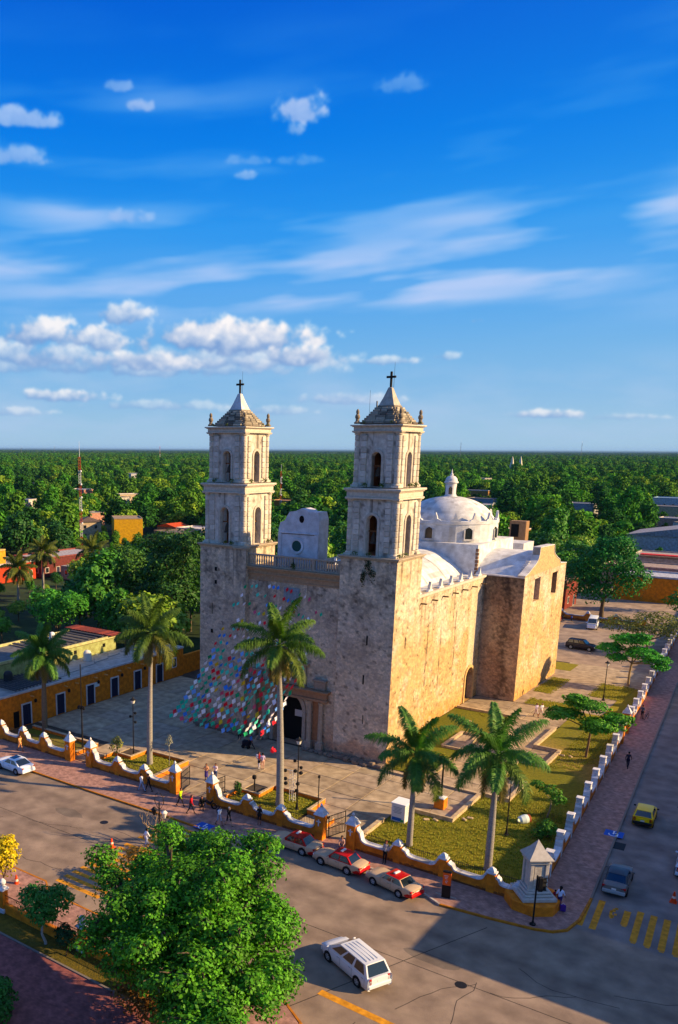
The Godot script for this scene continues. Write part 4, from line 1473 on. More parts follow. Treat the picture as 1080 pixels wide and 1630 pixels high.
func build_ground() -> void:
	# one sheet to the horizon
	var mb := MB.new()
	var far := 16000.0
	mb.quad(Vector3(-far, -0.3, far * 0.2), Vector3(far * 0.6, -0.3, far * 0.2), Vector3(far * 0.6, -0.3, -far), Vector3(-far, -0.3, -far))
	ground_struct("ground", mb, M.woodland)
	mb = MB.new()
	sheet(mb, -90, 18, 70, 62, -0.15, 0.5, road_tint)
	sheet(mb, 10, -140, 70, 18, -0.15, 1.2, road_tint)
	sheet(mb, -60, -150, 10, -55, -0.15, 1.5, func(x, z): return road_tint(x, z) * 1.25)
	ground_struct("road", mb, M.asphalt)
	# expansion joints of the concrete street
	mb = MB.new()
	mb.col = lin(84, 74, 64)
	for q in [[10.8, 44.0, 19.0, 23.5], [26.0, 46.0, 34.0, 24.5], [-2.0, 31.0, 34.0, 30.6], [-60.0, 31.2, -10.0, 31.0]]:
		strip(mb, PackedVector2Array([Vector2(q[0], q[1]), Vector2(q[2], q[3])]), -0.03, 0.03, -0.16, -0.146)
	ground_struct("road_joint", mb, M.asphalt)
	# patches of newer tar, cracks, covers
	var rq := RandomNumberGenerator.new()
	rq.seed = 12
	for q in [[-18, 28, 3.4, 1.6], [17.5, 29.5, 4.0, 1.2], [25.2, -22, 1.4, 4.4]]:
		mb = MB.new()
		mb.col = lin(138, 124, 110)
		var pts := PackedVector2Array()
		for i in 12:
			var an := TAU * i / 12.0
			pts.append(Vector2(q[0] + cos(an) * q[2] * 0.5 * rq.randf_range(0.8, 1.1), q[1] + sin(an) * q[3] * 0.5 * rq.randf_range(0.8, 1.1)))
		mb.slab(pts, -0.16, -0.1475)
		ground_struct("tar_patch", mb, M.asphalt)
	for i in 15:
		mb = MB.new()
		mb.col = lin(74, 66, 60)
		var p := Vector2(rq.randf_range(-34, 30), rq.randf_range(25.5, 40))
		var an := rq.randf_range(-0.5, 0.5) + (PI / 2 if i % 3 == 0 else 0.0)
		var pts := PackedVector2Array([p])
		for k in 7:
			an += rq.randf_range(-0.5, 0.5)
			p += Vector2(cos(an), sin(an)) * rq.randf_range(0.5, 1.1)
			pts.append(p)
		strip(mb, pts, -0.022, 0.022, -0.16, -0.1465)
		ground_struct("road_crack", mb, M.asphalt)
	for q in [[-14.0, 27.5], [20.0, 31.0], [26.2, -8.0]]:
		mb = MB.new()
		mb.lathe([[0.38, 0.0], [0.36, 0.012], [0.0, 0.012]], 18)
		tag(obj("manhole_cover", mb, M.iron, null, xf(Vector3(q[0], -0.15, q[1]))), ["round iron cover in the street before the slender palm", "round iron cover in the street beyond the minivan", "round iron cover in the shaded side street"][0 if q[0] < 0 else (1 if q[0] < 22 else 2)], "manhole cover")
	# plaza bed, sidewalks
	mb = MB.new()
	mb.col = lin(96, 84, 70)
	mb.slab(PackedVector2Array([Vector2(-41, -60), Vector2(13.5, -60), Vector2(19.4, 2), Vector2(20.2, 18), Vector2(-41, 18)]), -0.3, -0.07)
	ground_struct("plaza_bed", mb, M.slab)
	var front := PackedVector2Array([Vector2(-95, 23.4), Vector2(-28, 23.35), Vector2(-20, 23.4), Vector2(-10.8, 23.3), Vector2(-5.5, 23.4), Vector2(-3.2, 22.9), Vector2(-0.6, 20.95), Vector2(3.6, 20.85), Vector2(9.7, 20.9), Vector2(13.7, 22.05), Vector2(15.2, 22.8), Vector2(18.8, 22.4), Vector2(21.7, 21.9), Vector2(22.85, 21.45), Vector2(23.6, 20.6), Vector2(23.95, 18.6), Vector2(kerb_x(15.0), 15.0), Vector2(kerb_x(-60.0), -60.0), Vector2(kerb_x(-130.0), -130.0)])
	var walk := PackedVector2Array(offset_line(front, -0.16))
	walk.append(Vector2(fence_x(-130.0) - 0.2, -130))
	walk.append(Vector2(fence_x(14.8) - 0.2, 14.8))
	walk.append(Vector2(fence_x(17.5) - 0.2, 17.9))
	walk.append(Vector2(-95, 17.9))
	mb = MB.new()
	mb.slab(walk, -0.3, -0.012)
	ground_struct("sidewalk", mb, M.paver)
	var parts := [[0, 4, "kerb_yellow"], [4, 10, "kerb_white"], [10, 16, "kerb_yellow"], [16, 18, "kerb_old"]]
	mat("kerb_old", rgb(120, 110, 100), 0.9)
	for q in parts:
		mb = MB.new()
		strip(mb, front.slice(q[0], q[1] + 1), -0.16, 0.0, -0.3, 0.0)
		ground_struct("kerb", mb, M[q[2]])
	# far pavement of the side street
	mb = MB.new()
	mb.slab(PackedVector2Array([Vector2(33.6, 24), Vector2(36, 24), Vector2(36, -130), Vector2(23.0, -130)]), -0.3, 0.0)
	ground_struct("sidewalk", mb, M.paver)
	# the square across the street: paving, planting bed, pavement at the corner
	mb = MB.new()
	mb.slab(PackedVector2Array([Vector2(-60, 38.2), Vector2(-9.9, 38.2), Vector2(-8.6, 39.2), Vector2(12.0, 39.2), Vector2(14.0, 40.5), Vector2(14.4, 43.0), Vector2(-60, 43.0)]), -0.3, -0.01)
	ground_struct("sidewalk", mb, M.paver)
	mb = MB.new()
	strip(mb, PackedVector2Array([Vector2(-60, 38.1), Vector2(-9.9, 38.1), Vector2(-8.6, 39.1), Vector2(12.0, 39.1), Vector2(14.1, 40.4), Vector2(14.5, 43.0), Vector2(14.5, 70.0)]), -0.08, 0.08, -0.3, 0.0)
	ground_struct("kerb", mb, M.kerb_yellow)
	mb = MB.new()
	mb.slab(PackedVector2Array([Vector2(-60, 45.0), Vector2(14.3, 45.0), Vector2(14.3, 75), Vector2(-60, 75)]), -0.3, 0.0)
	ground_struct("square_paving", mb, M.paver_dark)
	mb = MB.new()
	strip(mb, PackedVector2Array([Vector2(-60, 44.93), Vector2(14.2, 44.93)]), -0.07, 0.07, -0.3, 0.06)
	ground_struct("kerb", mb, M.kerb_old)
	mb = MB.new()
	sheet(mb, -60, 43.0, 14.3, 44.9, -0.02, 0.5, func(x, z): return turf_tint(x, z).lerp(lin(92, 66, 42), 0.6))
	ground_struct("planting_bed", mb, M.turf)
	# crossings: yellow bars, worn here and there
	for i in 16:
		mb = MB.new()
		var z := 24.3 + i * 0.86
		if i == 5:
			continue
		mb.box(Vector3(-7.4, -0.147, z), Vector3(4.5, 0.006, 0.42))
		tag(ground_struct("crossing_stripe", mb, M.road_paint), "")
	for i in 9:
		mb = MB.new()
		var x := 23.85 + i * 0.86
		var zz := [19.5, 14.9] if i != 2 and i != 3 else [17.6, 15.4]
		var p := road(x, (zz[0] + zz[1]) / 2.0)
		if i == 2:
			for k in 14:  # almost rubbed away
				mb.box(Vector3(R.randf_range(-0.18, 0.18), 0.003, R.randf_range(-1.1, 1.1)), Vector3(0.18, 0.006, 0.3))
		else:
			mb.box(Vector3(0, 0.003, 0), Vector3(0.44, 0.006, zz[0] - zz[1]))
			if i > 2:
				mb.box(Vector3(0.03, 0.003, (zz[0] - zz[1]) / 2.0 + 0.12), Vector3(0.3, 0.006, 0.16))
		var o := obj("crossing_stripe", mb, M.road_paint, null, xf(p, 0.075))
		o.set_meta("kind", "structure")
	mb = MB.new()
	mb.col = lin(230, 160, 40)
	strip(mb, PackedVector2Array([Vector2(13.4, 37.0), Vector2(22.0, 37.4), Vector2(34.0, 37.8)]), -0.27, 0.27, -0.15, -0.144)
	ground_struct("lane_marking", mb, M.road_paint)
	# disabled-parking symbols on blue
	mat("blue_paint", rgb(24, 84, 170), 0.7)
	mat("white_paint", rgb(226, 228, 230), 0.7)
	for q in [[Vector3(-6.3, -0.008, 22.9), 0.0], [Vector3(22.55, -0.008, 2.2), 0.075]]:
		var s := node("parking_symbol", self, xf(q[0], q[1]))
		tag(s, "blue painted wheelchair symbol on the pavement before the church" if q[1] == 0.0 else "blue painted wheelchair symbol at the shaded kerb by the yellow car", "road marking", "wheelchair symbols painted at the kerb")
		mb = MB.new()
		mb.box(Vector3(), Vector3(1.5, 0.008, 1.3))
		obj("blue_field", mb, M.blue_paint, s)
		mb = MB.new()
		mb.t = Transform3D(Basis(), Vector3(0, 0.006, 0))
		mb.lathe([[0.38, 0.0], [0.38, 0.004], [0.3, 0.004], [0.3, 0.0]], 18, Vector3(-0.05, 0, 0.2), false, PI * 0.9, TAU)
		mb.box(Vector3(-0.05, 0.002, -0.48), Vector3(0.16, 0.006, 0.16))
		mb.box(Vector3(-0.05, 0.002, -0.12), Vector3(0.1, 0.006, 0.5))
		mb.box(Vector3(0.14, 0.002, -0.1), Vector3(0.36, 0.006, 0.08))
		mb.box(Vector3(0.3, 0.002, 0.25), Vector3(0.08, 0.006, 0.5))
		obj("white_figure", mb, M.white_paint, s)
	# plaza paving
	var plaza := node("plaza_paving", self)
	tag(plaza, "", "", "", "structure")
	paving(plaza, -40.0, -15.4, -24.7, 0.0, 4, 4)
	paving(plaza, -40.0, 0.0, 5.6, 12.0, 12, 4)
	paving(plaza, -28.0, 12.0, -24.9, 18.0, 1, 2)
	paving(plaza, -16.7, 12.0, -8.4, 18.0, 2, 2)
	paving(plaza, -0.4, 12.0, 5.6, 18.0, 2, 2)
	paving(plaza, 5.6, 1.25, 10.45, 8.6, 2, 3)
	var path := node("garden_path", self)
	tag(path, "", "", "", "structure")
	paving(path, 4.75, -3.9, 12.95, 1.0, 3, 2)
	paving(path, 4.75, -25.4, 10.3, -3.9, 2, 8)
	paving(path, 10.3, -15.75, 13.0, -10.4, 1, 2)
	paving(path, -2.35, -32.5, 11.5, -25.4, 5, 2)
	paving(path, 0.0, 0.0, 4.75, 1.0, 2, 1)
	paving(path, 2.35, -15.6, 4.1, -10.0, 1, 2)
	# the yard behind, more worn
	mb = MB.new()
	sheet(mb, 2.7, -60, 15.0, -32.6, -0.004, 0.7, slab_tint)
	sheet(mb, -30, -57, 2.7, -51.6, -0.004, 0.7, slab_tint)
	ground_struct("yard", mb, M.slab)
	# lawns
	mb = MB.new()
	for q in [[5.7, 8.75, 18.6, 17.9], [10.6, 1.3, 18.6, 8.75], [10.5, -10.3, 13.1, -4.0], [10.5, -33.0, 13.1, -16.0], [0.05, -25.3, 2.2, -0.05], [2.2, -9.9, 4.6, -0.05], [2.2, -25.3, 4.6, -15.75], [-2.3, -25.3, 0.05, -6.1]]:
		sheet(mb, q[0], q[1], q[2], q[3], 0.03, 0.35, turf_tint)
	var zz := -33.0
	while zz < 17.0:
		sheet(mb, 18.6 if zz > 1.2 else 13.1, zz, fence_x(zz) - 0.15, zz + 1.9, 0.03, 0.35, turf_tint)
		zz += 1.9
	for q in [[4.2, -35.6, 10.5, -33.0], [9.9, -49.2, 13.4, -41.8], [3.2, -48.6, 5.2, -39.5], [1.0, -59.0, 4.2, -54.0], [13.4, -49.2, 15.4, -33.0]]:
		sheet(mb, q[0], q[1], q[2], q[3], 0.02, 0.35, turf_tint)
	for q in [[-24.7, 14.9, -16.95, 17.9], [-22.2, 12.3, -16.95, 14.9], [-8.2, 14.9, -0.55, 17.9], [-5.9, 12.2, -0.55, 14.9], [-38.5, 14.2, -28.2, 17.9]]:
		sheet(mb, q[0], q[1], q[2], q[3], 0.1, 0.35, turf_tint)
	ground_struct("lawn", mb, M.turf)
	grass_tufts()


func grass_tufts() -> void:
	var mb := MB.new()
	for i in 7:
		var a := i * 0.9
		mb.col = lin(186, 172, 56).lerp(lin(126, 140, 38), (i % 3) / 2.0)
		var p := Vector3(cos(a), 0, sin(a)) * 0.05
		var s := Vector3(-sin(a), 0, cos(a)) * 0.02
		mb.tri(p - s, p + s, p * 2.2 + Vector3(0, 0.11 + 0.02 * (i % 3), 0))
	var spots := []
	var q := RandomNumberGenerator.new()
	q.seed = 91
	for r in [[5.9, 8.9, 20.0, 17.7, 0.03], [10.8, 1.5, 19.2, 8.7, 0.03], [13.3, -32.5, 16.6, -15.0, 0.03], [3.9, -36.0, 10.9, -32.7, 0.0], [9.6, -49.6, 14.0, -41.4, 0.0], [3.0, -48.9, 5.6, -39.2, 0.0], [-2.2, -25.2, 0.1, -6.2, 0.03], [13.3, -15.0, 17.8, 1.3, 0.03], [0.1, -25.0, 2.1, -0.2, 0.03], [2.3, -9.7, 4.5, -0.2, 0.03], [-24.5, 15.0, -17.0, 17.6, 0.1], [-22.0, 12.5, -17.0, 14.9, 0.1], [-8.0, 15.0, -0.7, 17.6, 0.1], [-5.7, 12.4, -0.7, 14.9, 0.1]]:
		var n := int((r[2] - r[0]) * (r[3] - r[1]) * 26.0)
		for i in n:
			var x := q.randf_range(r[0], r[2])
			var z := q.randf_range(r[1], r[3])
			if wn.get_noise_2d(x * 2.0, z * 2.0) > -0.25:
				spots.append(xf(Vector3(x, r[4], z), q.randf() * TAU, Vector3.ONE * q.randf_range(0.6, 1.4)))
	var mm := MultiMesh.new()
	mm.transform_format = MultiMesh.TRANSFORM_3D
	mm.mesh = mb.mesh()
	mm.instance_count = spots.size()
	for i in spots.size():
		mm.set_instance_transform(i, spots[i])
	var o := MultiMeshInstance3D.new()
	o.name = "grass"
	o.multimesh = mm
	o.material_override = M.any
	add_child(o)
	tag(o, "dry yellow-green grass of the church lawns and planters", "grass", "", "stuff")


# ---------------------------------------------------------------- boundary walls
func bay(wall: MB, cope: MB, x0: float, x1: float, h0: float, h1: float, low: float) -> void:
	# one hollow of the wall: a scroll down from h0, a level stretch, a quarter-round up to h1
	var p := PackedVector2Array()
	var k := minf(1.0, (x1 - x0) / 2.1)
	p.append(Vector2(x0, h0))
	p.append(Vector2(x0 + 0.12 * k, h0 - 0.05))
	var d := h0 - low
	p.append(Vector2(x0 + 0.2 * k, low + d * 0.74))
	p.append(Vector2(x0 + 0.42 * k, low + d * 0.62))
	p.append(Vector2(x0 + 0.5 * k, low + d * 0.4))
	for i in 6:
		var a := PI + PI / 2 * i / 5.0
		p.append(Vector2(x0 + (1.2 + cos(a) * 0.66) * k, low + d * 0.32 + sin(a) * d * 0.32))
	var e := minf(h1 - low, 0.75)
	for i in 6:
		var a := -PI / 2 + PI / 2 * i / 5.0
		p.append(Vector2(x1 + (-0.75 + cos(a) * 0.6) * k, low + e * 0.8 + sin(a) * e * 0.8))
	p.append(Vector2(x1, h1))
	for i in p.size() - 1:
		var a := p[i]
		var b := p[i + 1]
		if b.x - a.x > 0.001:
			var g := 0.12 + 0.14 * R.randf()
			wall.col = lin(176, 96, 30).lerp(lin(120, 76, 40), R.randf())  # splashed and stained foot
			wall.prism(PackedVector2Array([Vector2(a.x, -0.12), Vector2(b.x, -0.12), Vector2(b.x, g), Vector2(a.x, g)]), -0.213, 0.213)
			wall.col = lin(252, 148, 28).lerp(lin(222, 130, 40), R.randf() * 0.6)
			wall.prism(PackedVector2Array([Vector2(a.x, g), Vector2(b.x, g), b, a]), -0.21, 0.21)
	for i in range(1, p.size() - 1):
		var a := p[i]
		var b := p[i + 1]
		var na := (p[mini(i + 1, p.size() - 1)] - p[i - 1]).normalized()
		var nb := (p[mini(i + 2, p.size() - 1)] - a).normalized()
		na = Vector2(-na.y, na.x) * 0.1
		nb = Vector2(-nb.y, nb.x) * 0.1
		cope.col = lin(236, 236, 238).lerp(lin(180, 176, 172), pow(R.randf(), 2.0))
		cope.prism(PackedVector2Array([a - na * 0.3, b - nb * 0.3, b + nb, a + na]), -0.28, 0.28)


func pier_cap(mb: MB, x: float, y: float, big: bool, square := false) -> void:
	if square and not big:
		mb.bevel_box(Vector3(x, y + 0.02, 0), Vector3(0.66, 0.14, 0.62), 0.03)
		mb.bevel_box(Vector3(x, y + 0.3, 0), Vector3(0.6, 0.42, 0.56), 0.04)
		mb.bevel_box(Vector3(x, y + 0.55, 0), Vector3(0.68, 0.1, 0.64), 0.03)
		return
	if big:
		mb.bevel_box(Vector3(x, y + 0.07, 0), Vector3(0.98, 0.14, 0.98), 0.03)
		for s in [[0.42, 0.14, 0.3, 0.42], [0.3, 0.42, 0.12, 0.72]]:
			mb.lathe([[s[0] * 1.41, y + s[1]], [s[2] * 1.41, y + s[3]]], 4, Vector3(x, 0, 0), false, PI / 4, PI / 4 + TAU)
		mb.lathe([[0.05, y + 0.7], [0.13, y + 0.8], [0.1, y + 0.92], [0.02, y + 1.04]], 8, Vector3(x, 0, 0))
	else:
		mb.bevel_box(Vector3(x, y + 0.06, 0), Vector3(0.78, 0.16, 0.6), 0.03)
		mb.bevel_box(Vector3(x, y + 0.2, 0), Vector3(0.52, 0.14, 0.5), 0.03)
		mb.lathe([[0.36, y + 0.27], [0.12, y + 0.46], [0.0, y + 0.52]], 4, Vector3(x, 0, 0), false, PI / 4, PI / 4 + TAU)


func wall_run(label: String, at: Vector3, turn: float, xs: Array, hs: Array, posts: Array, rail: bool, square := false) -> void:
	var t := thing("boundary_wall", label, "wall", at, turn, "scalloped orange walls round the churchyard")
	for i in xs.size() - 1:
		var wl := MB.new()
		var cp := MB.new()
		var low := 0.78
		bay(wl, cp, xs[i] + 0.3, xs[i + 1] - 0.3, hs[i] - 0.1, hs[i + 1] - 0.1, low)
		obj("wall_bay", wl, M.paint_vc, t)
		obj("white_coping", cp, M.plaster_vc, t)
		if rail:
			var ir := MB.new()
			var l: float = xs[i + 1] - xs[i]
			for k in int(l / 0.16):
				ir.box(Vector3(xs[i] + 0.2 + k * 0.16, 0.75, -0.5), Vector3(0.02, 1.35, 0.02))
			ir.box(Vector3((xs[i] + xs[i + 1]) / 2, 1.3, -0.5), Vector3(l, 0.04, 0.03))
			ir.box(Vector3((xs[i] + xs[i + 1]) / 2, 0.2, -0.5), Vector3(l, 0.04, 0.03))
			tag(obj("railing", ir, M.iron, t), "", "", "", "stuff")
	for i in xs.size():
		var big: bool = posts.has(i)
		var m := MB.new()
		var h: float = hs[i]
		m.bevel_box(Vector3(xs[i], h / 2 - 0.06, 0), Vector3(0.8 if big else 0.6, h + 0.12, 0.8 if big else 0.44), 0.03)
		obj("pier", m, M.coping if square and not big else M.ochre, t)
		m = MB.new()
		pier_cap(m, xs[i], h, big, square)
		obj("pier_cap", m, M.coping, t)
		if big:
			m = MB.new()
			m.bevel_box(Vector3(xs[i], h - 0.62, 0.42), Vector3(0.1, 0.62, 0.06), 0.015)
			m.bevel_box(Vector3(xs[i], h - 0.52, 0.42), Vector3(0.42, 0.1, 0.06), 0.015)
			obj("white_cross", m, M.coping, t)


func gate_leaf(label: String, hinge: Vector3, turn: float, w: float) -> void:
	var t := thing("iron_gate", label, "gate", hinge, turn, "open iron gate leaves of the churchyard")
	var m := MB.new()
	m.box(Vector3(0.03, 1.05, 0), Vector3(0.06, 2.0, 0.06))
	m.box(Vector3(w, 1.05, 0), Vector3(0.06, 2.0, 0.06))
	for y in [0.12, 0.9, 1.5, 2.0]:
		m.box(Vector3(w / 2, y, 0), Vector3(w, 0.05, 0.05))
	obj("gate_frame", m, M.iron, t)
	for k in range(1, int(w / 0.17)):
		m = MB.new()
		m.box(Vector3(k * 0.17, 1.05, 0), Vector3(0.025, 1.9, 0.025))
		obj("bar", m, M.iron, t)


func build_walls() -> void:
	var z := 18.62
	wall_run("orange wall with white scalloped top beside the orange annex", Vector3(0, 0, z), 0.0, [-38.6, -34.9, -31.5, -27.5], [1.75, 1.75, 1.75, 2.15], [3], true)
	wall_run("orange scalloped wall between the closed small gate and the main gate", Vector3(0, 0, z), 0.0, [-24.4, -20.6, -17.0, -13.1], [2.15, 1.5, 1.5, 2.2], [0, 3], true)
	wall_run("orange scalloped wall behind the first hidden taxi, before the tallest palm", Vector3(0, 0, z), 0.0, [-8.65, -4.7, -1.1, 2.9], [2.2, 1.55, 1.55, 2.15], [0, 3], true)
	wall_run("orange scalloped wall of the sunny lawn, ending at the corner monument", Vector3(0, 0, z), 0.0, [5.9, 9.95, 13.75, 17.5, 19.5], [2.15, 1.5, 1.5, 1.5, 0.95], [0], true)
	gate_leaf("iron gate leaf folded back at the orange post before the planter with a palm", Vector3(-12.6, 0, 18.3), PI / 2 + 0.25, 2.0)
	gate_leaf("iron gate leaf folded back where the two visitors stand", Vector3(-9.1, 0, 18.3), PI / 2 - 0.12, 2.0)
	gate_leaf("iron gate leaf at the orange post beside the parked taxis", Vector3(3.45, 0, 18.3), PI / 2 - 0.3, 2.0)
	gate_leaf("closed iron gate leaf next to the wall of the orange annex", Vector3(-27.0, 0, 18.4), 0.0, 2.1)
	# along the side street
	var turn := PI / 2 + 0.0734
	var xs := [-2.4]
	var hs := [1.2]
	for i in 10:
		xs.append(1.2 + 4.16 * i)
		hs.append(1.6)
	hs[10] = 2.2
	wall_run("orange wall with white scallops along the shaded side street", Vector3(fence_x(14.8), 0, 14.8), turn, xs, hs, [10], false, true)
	var xs2 := []
	var hs2 := []
	for i in 20:
		xs2.append(42.9 + 4.12 * i)
		hs2.append(1.55)
	hs2[0] = 2.4
	wall_run("orange wall with white scallops under the far trees of the side street", Vector3(fence_x(14.8), 0, 14.8), turn, xs2, hs2, [0], false, true)
	# the wall at the back of the yard
	wall_run("low orange wall behind the parked white van", Vector3(0, 0, -97.5), 0.0, [-14.0, -9.0, -4.0, 1.0, 6.0], [1.4, 1.4, 1.4, 1.4, 1.4], [], false)
	corner_monument()
	# railing wall of the square across the street
	var t := thing("boundary_wall", "low orange wall with iron railing at the dark square's edge", "wall", Vector3(0, 0, 42.9))
	var piers := [-24.0, -19.0, -14.0, -9.05, -1.1, 6.5]
	for i in piers.size() - 1:
		var m := MB.new()
		m.bevel_box(Vector3((piers[i] + piers[i + 1]) / 2, 0.3, 0), Vector3(piers[i + 1] - piers[i] - 0.5, 0.8, 0.32), 0.03)
		obj("wall_bay", m, M.ochre, t)
		m = MB.new()
		for k in int((piers[i + 1] - piers[i] - 0.4) / 0.15):
			m.box(Vector3(piers[i] + 0.3 + k * 0.15, 1.0, 0), Vector3(0.022, 0.7, 0.022))
		m.box(Vector3((piers[i] + piers[i + 1]) / 2, 1.3, 0), Vector3(piers[i + 1] - piers[i] - 0.5, 0.035, 0.035))
		tag(obj("railing", m, M.iron, t), "", "", "", "stuff")
	for x in piers:
		var m := MB.new()
		m.bevel_box(Vector3(x, 0.8, 0), Vector3(0.5, 1.8, 0.5), 0.03)
		obj("pier", m, M.ochre, t)
		m = MB.new()
		m.bevel_box(Vector3(x, 0.14, 0), Vector3(0.66, 0.36, 0.66), 0.05)
		m.bevel_box(Vector3(x, 1.78, 0), Vector3(0.68, 0.18, 0.68), 0.05)
		m.lathe([[0.3, 1.87], [0.16, 1.98], [0.14, 2.06], [0.24, 2.2], [0.24, 2.34], [0.12, 2.5], [0, 2.56]], 12, Vector3(x, 0, 0))
		obj("pier_cap", m, M.coping, t)


func corner_monument() -> void:
	var t := thing("corner_monument", "grey stone monument with a pyramid top on the street corner", "monument", Vector3(20.55, 0, 18.55), PI / 4 - 0.1)
	var m := MB.new()
	m.lathe([[1.95, -0.1], [1.95, 0.72], [1.9, 0.75]], 8, Vector3(), false, PI / 8, PI / 8 + TAU)
	m.lathe([[1.9, 0.75], [0, 0.75]], 8, Vector3(), false, PI / 8, PI / 8 + TAU)
	obj("orange_base", m, M.ochre, t)
	mat("monument_stone", rgb(206, 202, 196), 0.85, M.dressed.albedo_texture, 0.4, M.dressed.heightmap_texture, 0.8)
	m = MB.new()
	for s in [[2.5, 0.75, 0.3], [2.1, 1.05, 0.16], [1.85, 1.21, 0.2], [1.55, 1.41, 0.12]]:
		m.bevel_box(Vector3(0, s[1] + s[2] / 2, 0), Vector3(s[0], s[2], s[0]), 0.05)
	obj("stepped_plinth", m, M.monument_stone, t)
	m = MB.new()
	m.bevel_box(Vector3(0, 2.5, 0), Vector3(1.12, 2.0, 1.12), 0.03)
	for s in 4:
		var a := PI / 2 * s + PI / 4
		m.bevel_box(Vector3(cos(a), 0, sin(a)) * 0.78 + Vector3(0, 2.5, 0), Vector3(0.26, 2.0, 0.26), 0.03)
	obj("pillar", m, M.monument_stone, t)
	m = MB.new()
	for s in [[1.55, 3.5, 0.14], [1.4, 3.64, 0.1], [1.78, 3.74, 0.14]]:
		m.bevel_box(Vector3(0, s[1] + s[2] / 2, 0), Vector3(s[0], s[2], s[0]), 0.03)
	obj("cornice", m, M.monument_stone, t)
	m = MB.new()
	m.lathe([[1.22, 3.88], [0.55, 4.45], [0.0, 5.1]], 4, Vector3(), false, PI / 4, PI / 4 + TAU)
	obj("pyramid_cap", m, M.monument_stone, t)
	m = MB.new()
	m.col = lin(220, 214, 202)
	m.bevel_box(Vector3(0, 2.55, 0.58), Vector3(0.66, 1.6, 0.06), 0.015)
	obj("plaque", m, M.dressed, t)
	for k in 12:  # engraved lines, worn past reading
		m = MB.new()
		m.col = lin(150, 140, 126)
		m.box(Vector3(R.randf_range(-0.04, 0.04), 3.2 - k * 0.11, 0.613), Vector3(R.randf_range(0.25, 0.5), 0.035, 0.006))
		obj("engraved_line", m, M.any, t)


# ---------------------------------------------------------------- foliage
func leaf_blob(lobes: Array, count: int, size: float, sd: int, base: Color, vary: float, hang := 0.0) -> ArrayMesh:
	var q := RandomNumberGenerator.new()
	q.seed = sd
	var total := 0.0
	var cum := []
	for l in lobes:
		var r: Vector3 = l[1]
		total += pow(r.x * r.y * r.z, 0.6667)
		cum.append(total)
	var v := PackedVector3Array()
	var n := PackedVector3Array()
	var c := PackedColorArray()
	var ix := PackedInt32Array()
	v.resize(count * 4)
	n.resize(count * 4)
	c.resize(count * 4)
	ix.resize(count * 6)
	for i in count:
		var pick := q.randf() * total
		var k := 0
		while cum[k] < pick:
			k += 1
		var ctr: Vector3 = lobes[k][0]
		var rad: Vector3 = lobes[k][1]
		var d := Vector3(q.randfn(), q.randfn() + 0.25, q.randfn()).normalized()
		if d.y < -0.35 and q.randf() < 0.6:
			d.y = -d.y
		var lump := 0.86 + 0.2 * sin(d.x * 5.0 + sd + k) * sin(d.y * 6.0 + k * 2.0) + 0.1 * sin(d.z * 9.0 + k)
		var depth := q.randf()
		var rr := lump * (1.0 - 0.5 * depth * depth * depth) + q.randf_range(-0.05, 0.09)
		var p := ctr + d * rad * rr
		var nn := (d + Vector3(q.randfn(), q.randfn(), q.randfn()) * 0.5 + Vector3(0, 0.45, 0)).normalized()
		var a := nn.cross(Vector3(q.randfn(), q.randfn() - hang, q.randfn())).normalized()
		var b := nn.cross(a)
		var s := size * q.randf_range(0.65, 1.25)
		var j := i * 4
		v[j] = p - b * s * 0.55
		v[j + 1] = p + a * s * 0.34 + nn * s * 0.08
		v[j + 2] = p + b * s * 0.55 - nn * s * 0.1
		v[j + 3] = p - a * s * 0.34 + nn * s * 0.08
		var tone := 1.0 + vary * (q.randf() * 1.6 - 0.8) + 0.22 * sin(p.x * 1.3 + sd) * sin(p.z * 1.1 + p.y * 0.9)
		var yl := q.randf() * vary * 0.5
		var col := Color(base.r * tone * (1.0 + yl), base.g * tone * (1.0 + yl * 0.45), base.b * tone)
		for e in 4:
			n[j + e] = nn
			c[j + e] = col
		var m := i * 6
		ix[m] = j; ix[m + 1] = j + 2; ix[m + 2] = j + 1
		ix[m + 3] = j; ix[m + 4] = j + 3; ix[m + 5] = j + 2
	var arr := []
	arr.resize(Mesh.ARRAY_MAX)
	arr[Mesh.ARRAY_VERTEX] = v
	arr[Mesh.ARRAY_NORMAL] = n
	arr[Mesh.ARRAY_COLOR] = c
	arr[Mesh.ARRAY_INDEX] = ix
	var m := ArrayMesh.new()
	m.add_surface_from_arrays(Mesh.PRIMITIVE_TRIANGLES, arr)
	return m


func limbs(mb: MB, base: Vector3, lobes: Array, r: float, fork: float, q: RandomNumberGenerator) -> void:
	var top := base + Vector3(q.randf_range(-0.2, 0.2), fork, q.randf_range(-0.2, 0.2))
	mb.tube([base - Vector3(0, 0.3, 0), base + Vector3(0, 0.15, 0), (base + top) / 2.0 + Vector3(q.randf_range(-0.12, 0.12), 0, q.randf_range(-0.12, 0.12)), top], [r * 1.5, r * 1.1, r * 0.9, r * 0.8], 9)
	for l in lobes:
		var c: Vector3 = l[0]
		var m := top.lerp(c, 0.5) + Vector3(q.randf_range(-0.3, 0.3), q.randf_range(0.0, 0.4), q.randf_range(-0.3, 0.3))
		mb.tube([top - Vector3(0, 0.1, 0), m, c], [r * 0.6, r * 0.38, r * 0.16], 6)
		for k in 4:
			var rad: Vector3 = l[1]
			var tip := c + Vector3(q.randf_range(-1, 1) * rad.x, q.randf_range(-0.1, 0.8) * rad.y, q.randf_range(-1, 1) * rad.z) * 0.85
			mb.tube([m.lerp(c, 0.4 + 0.15 * k), (c + tip) / 2.0 + Vector3(0, 0.15, 0), tip], [r * 0.22, r * 0.13, r * 0.05], 5)


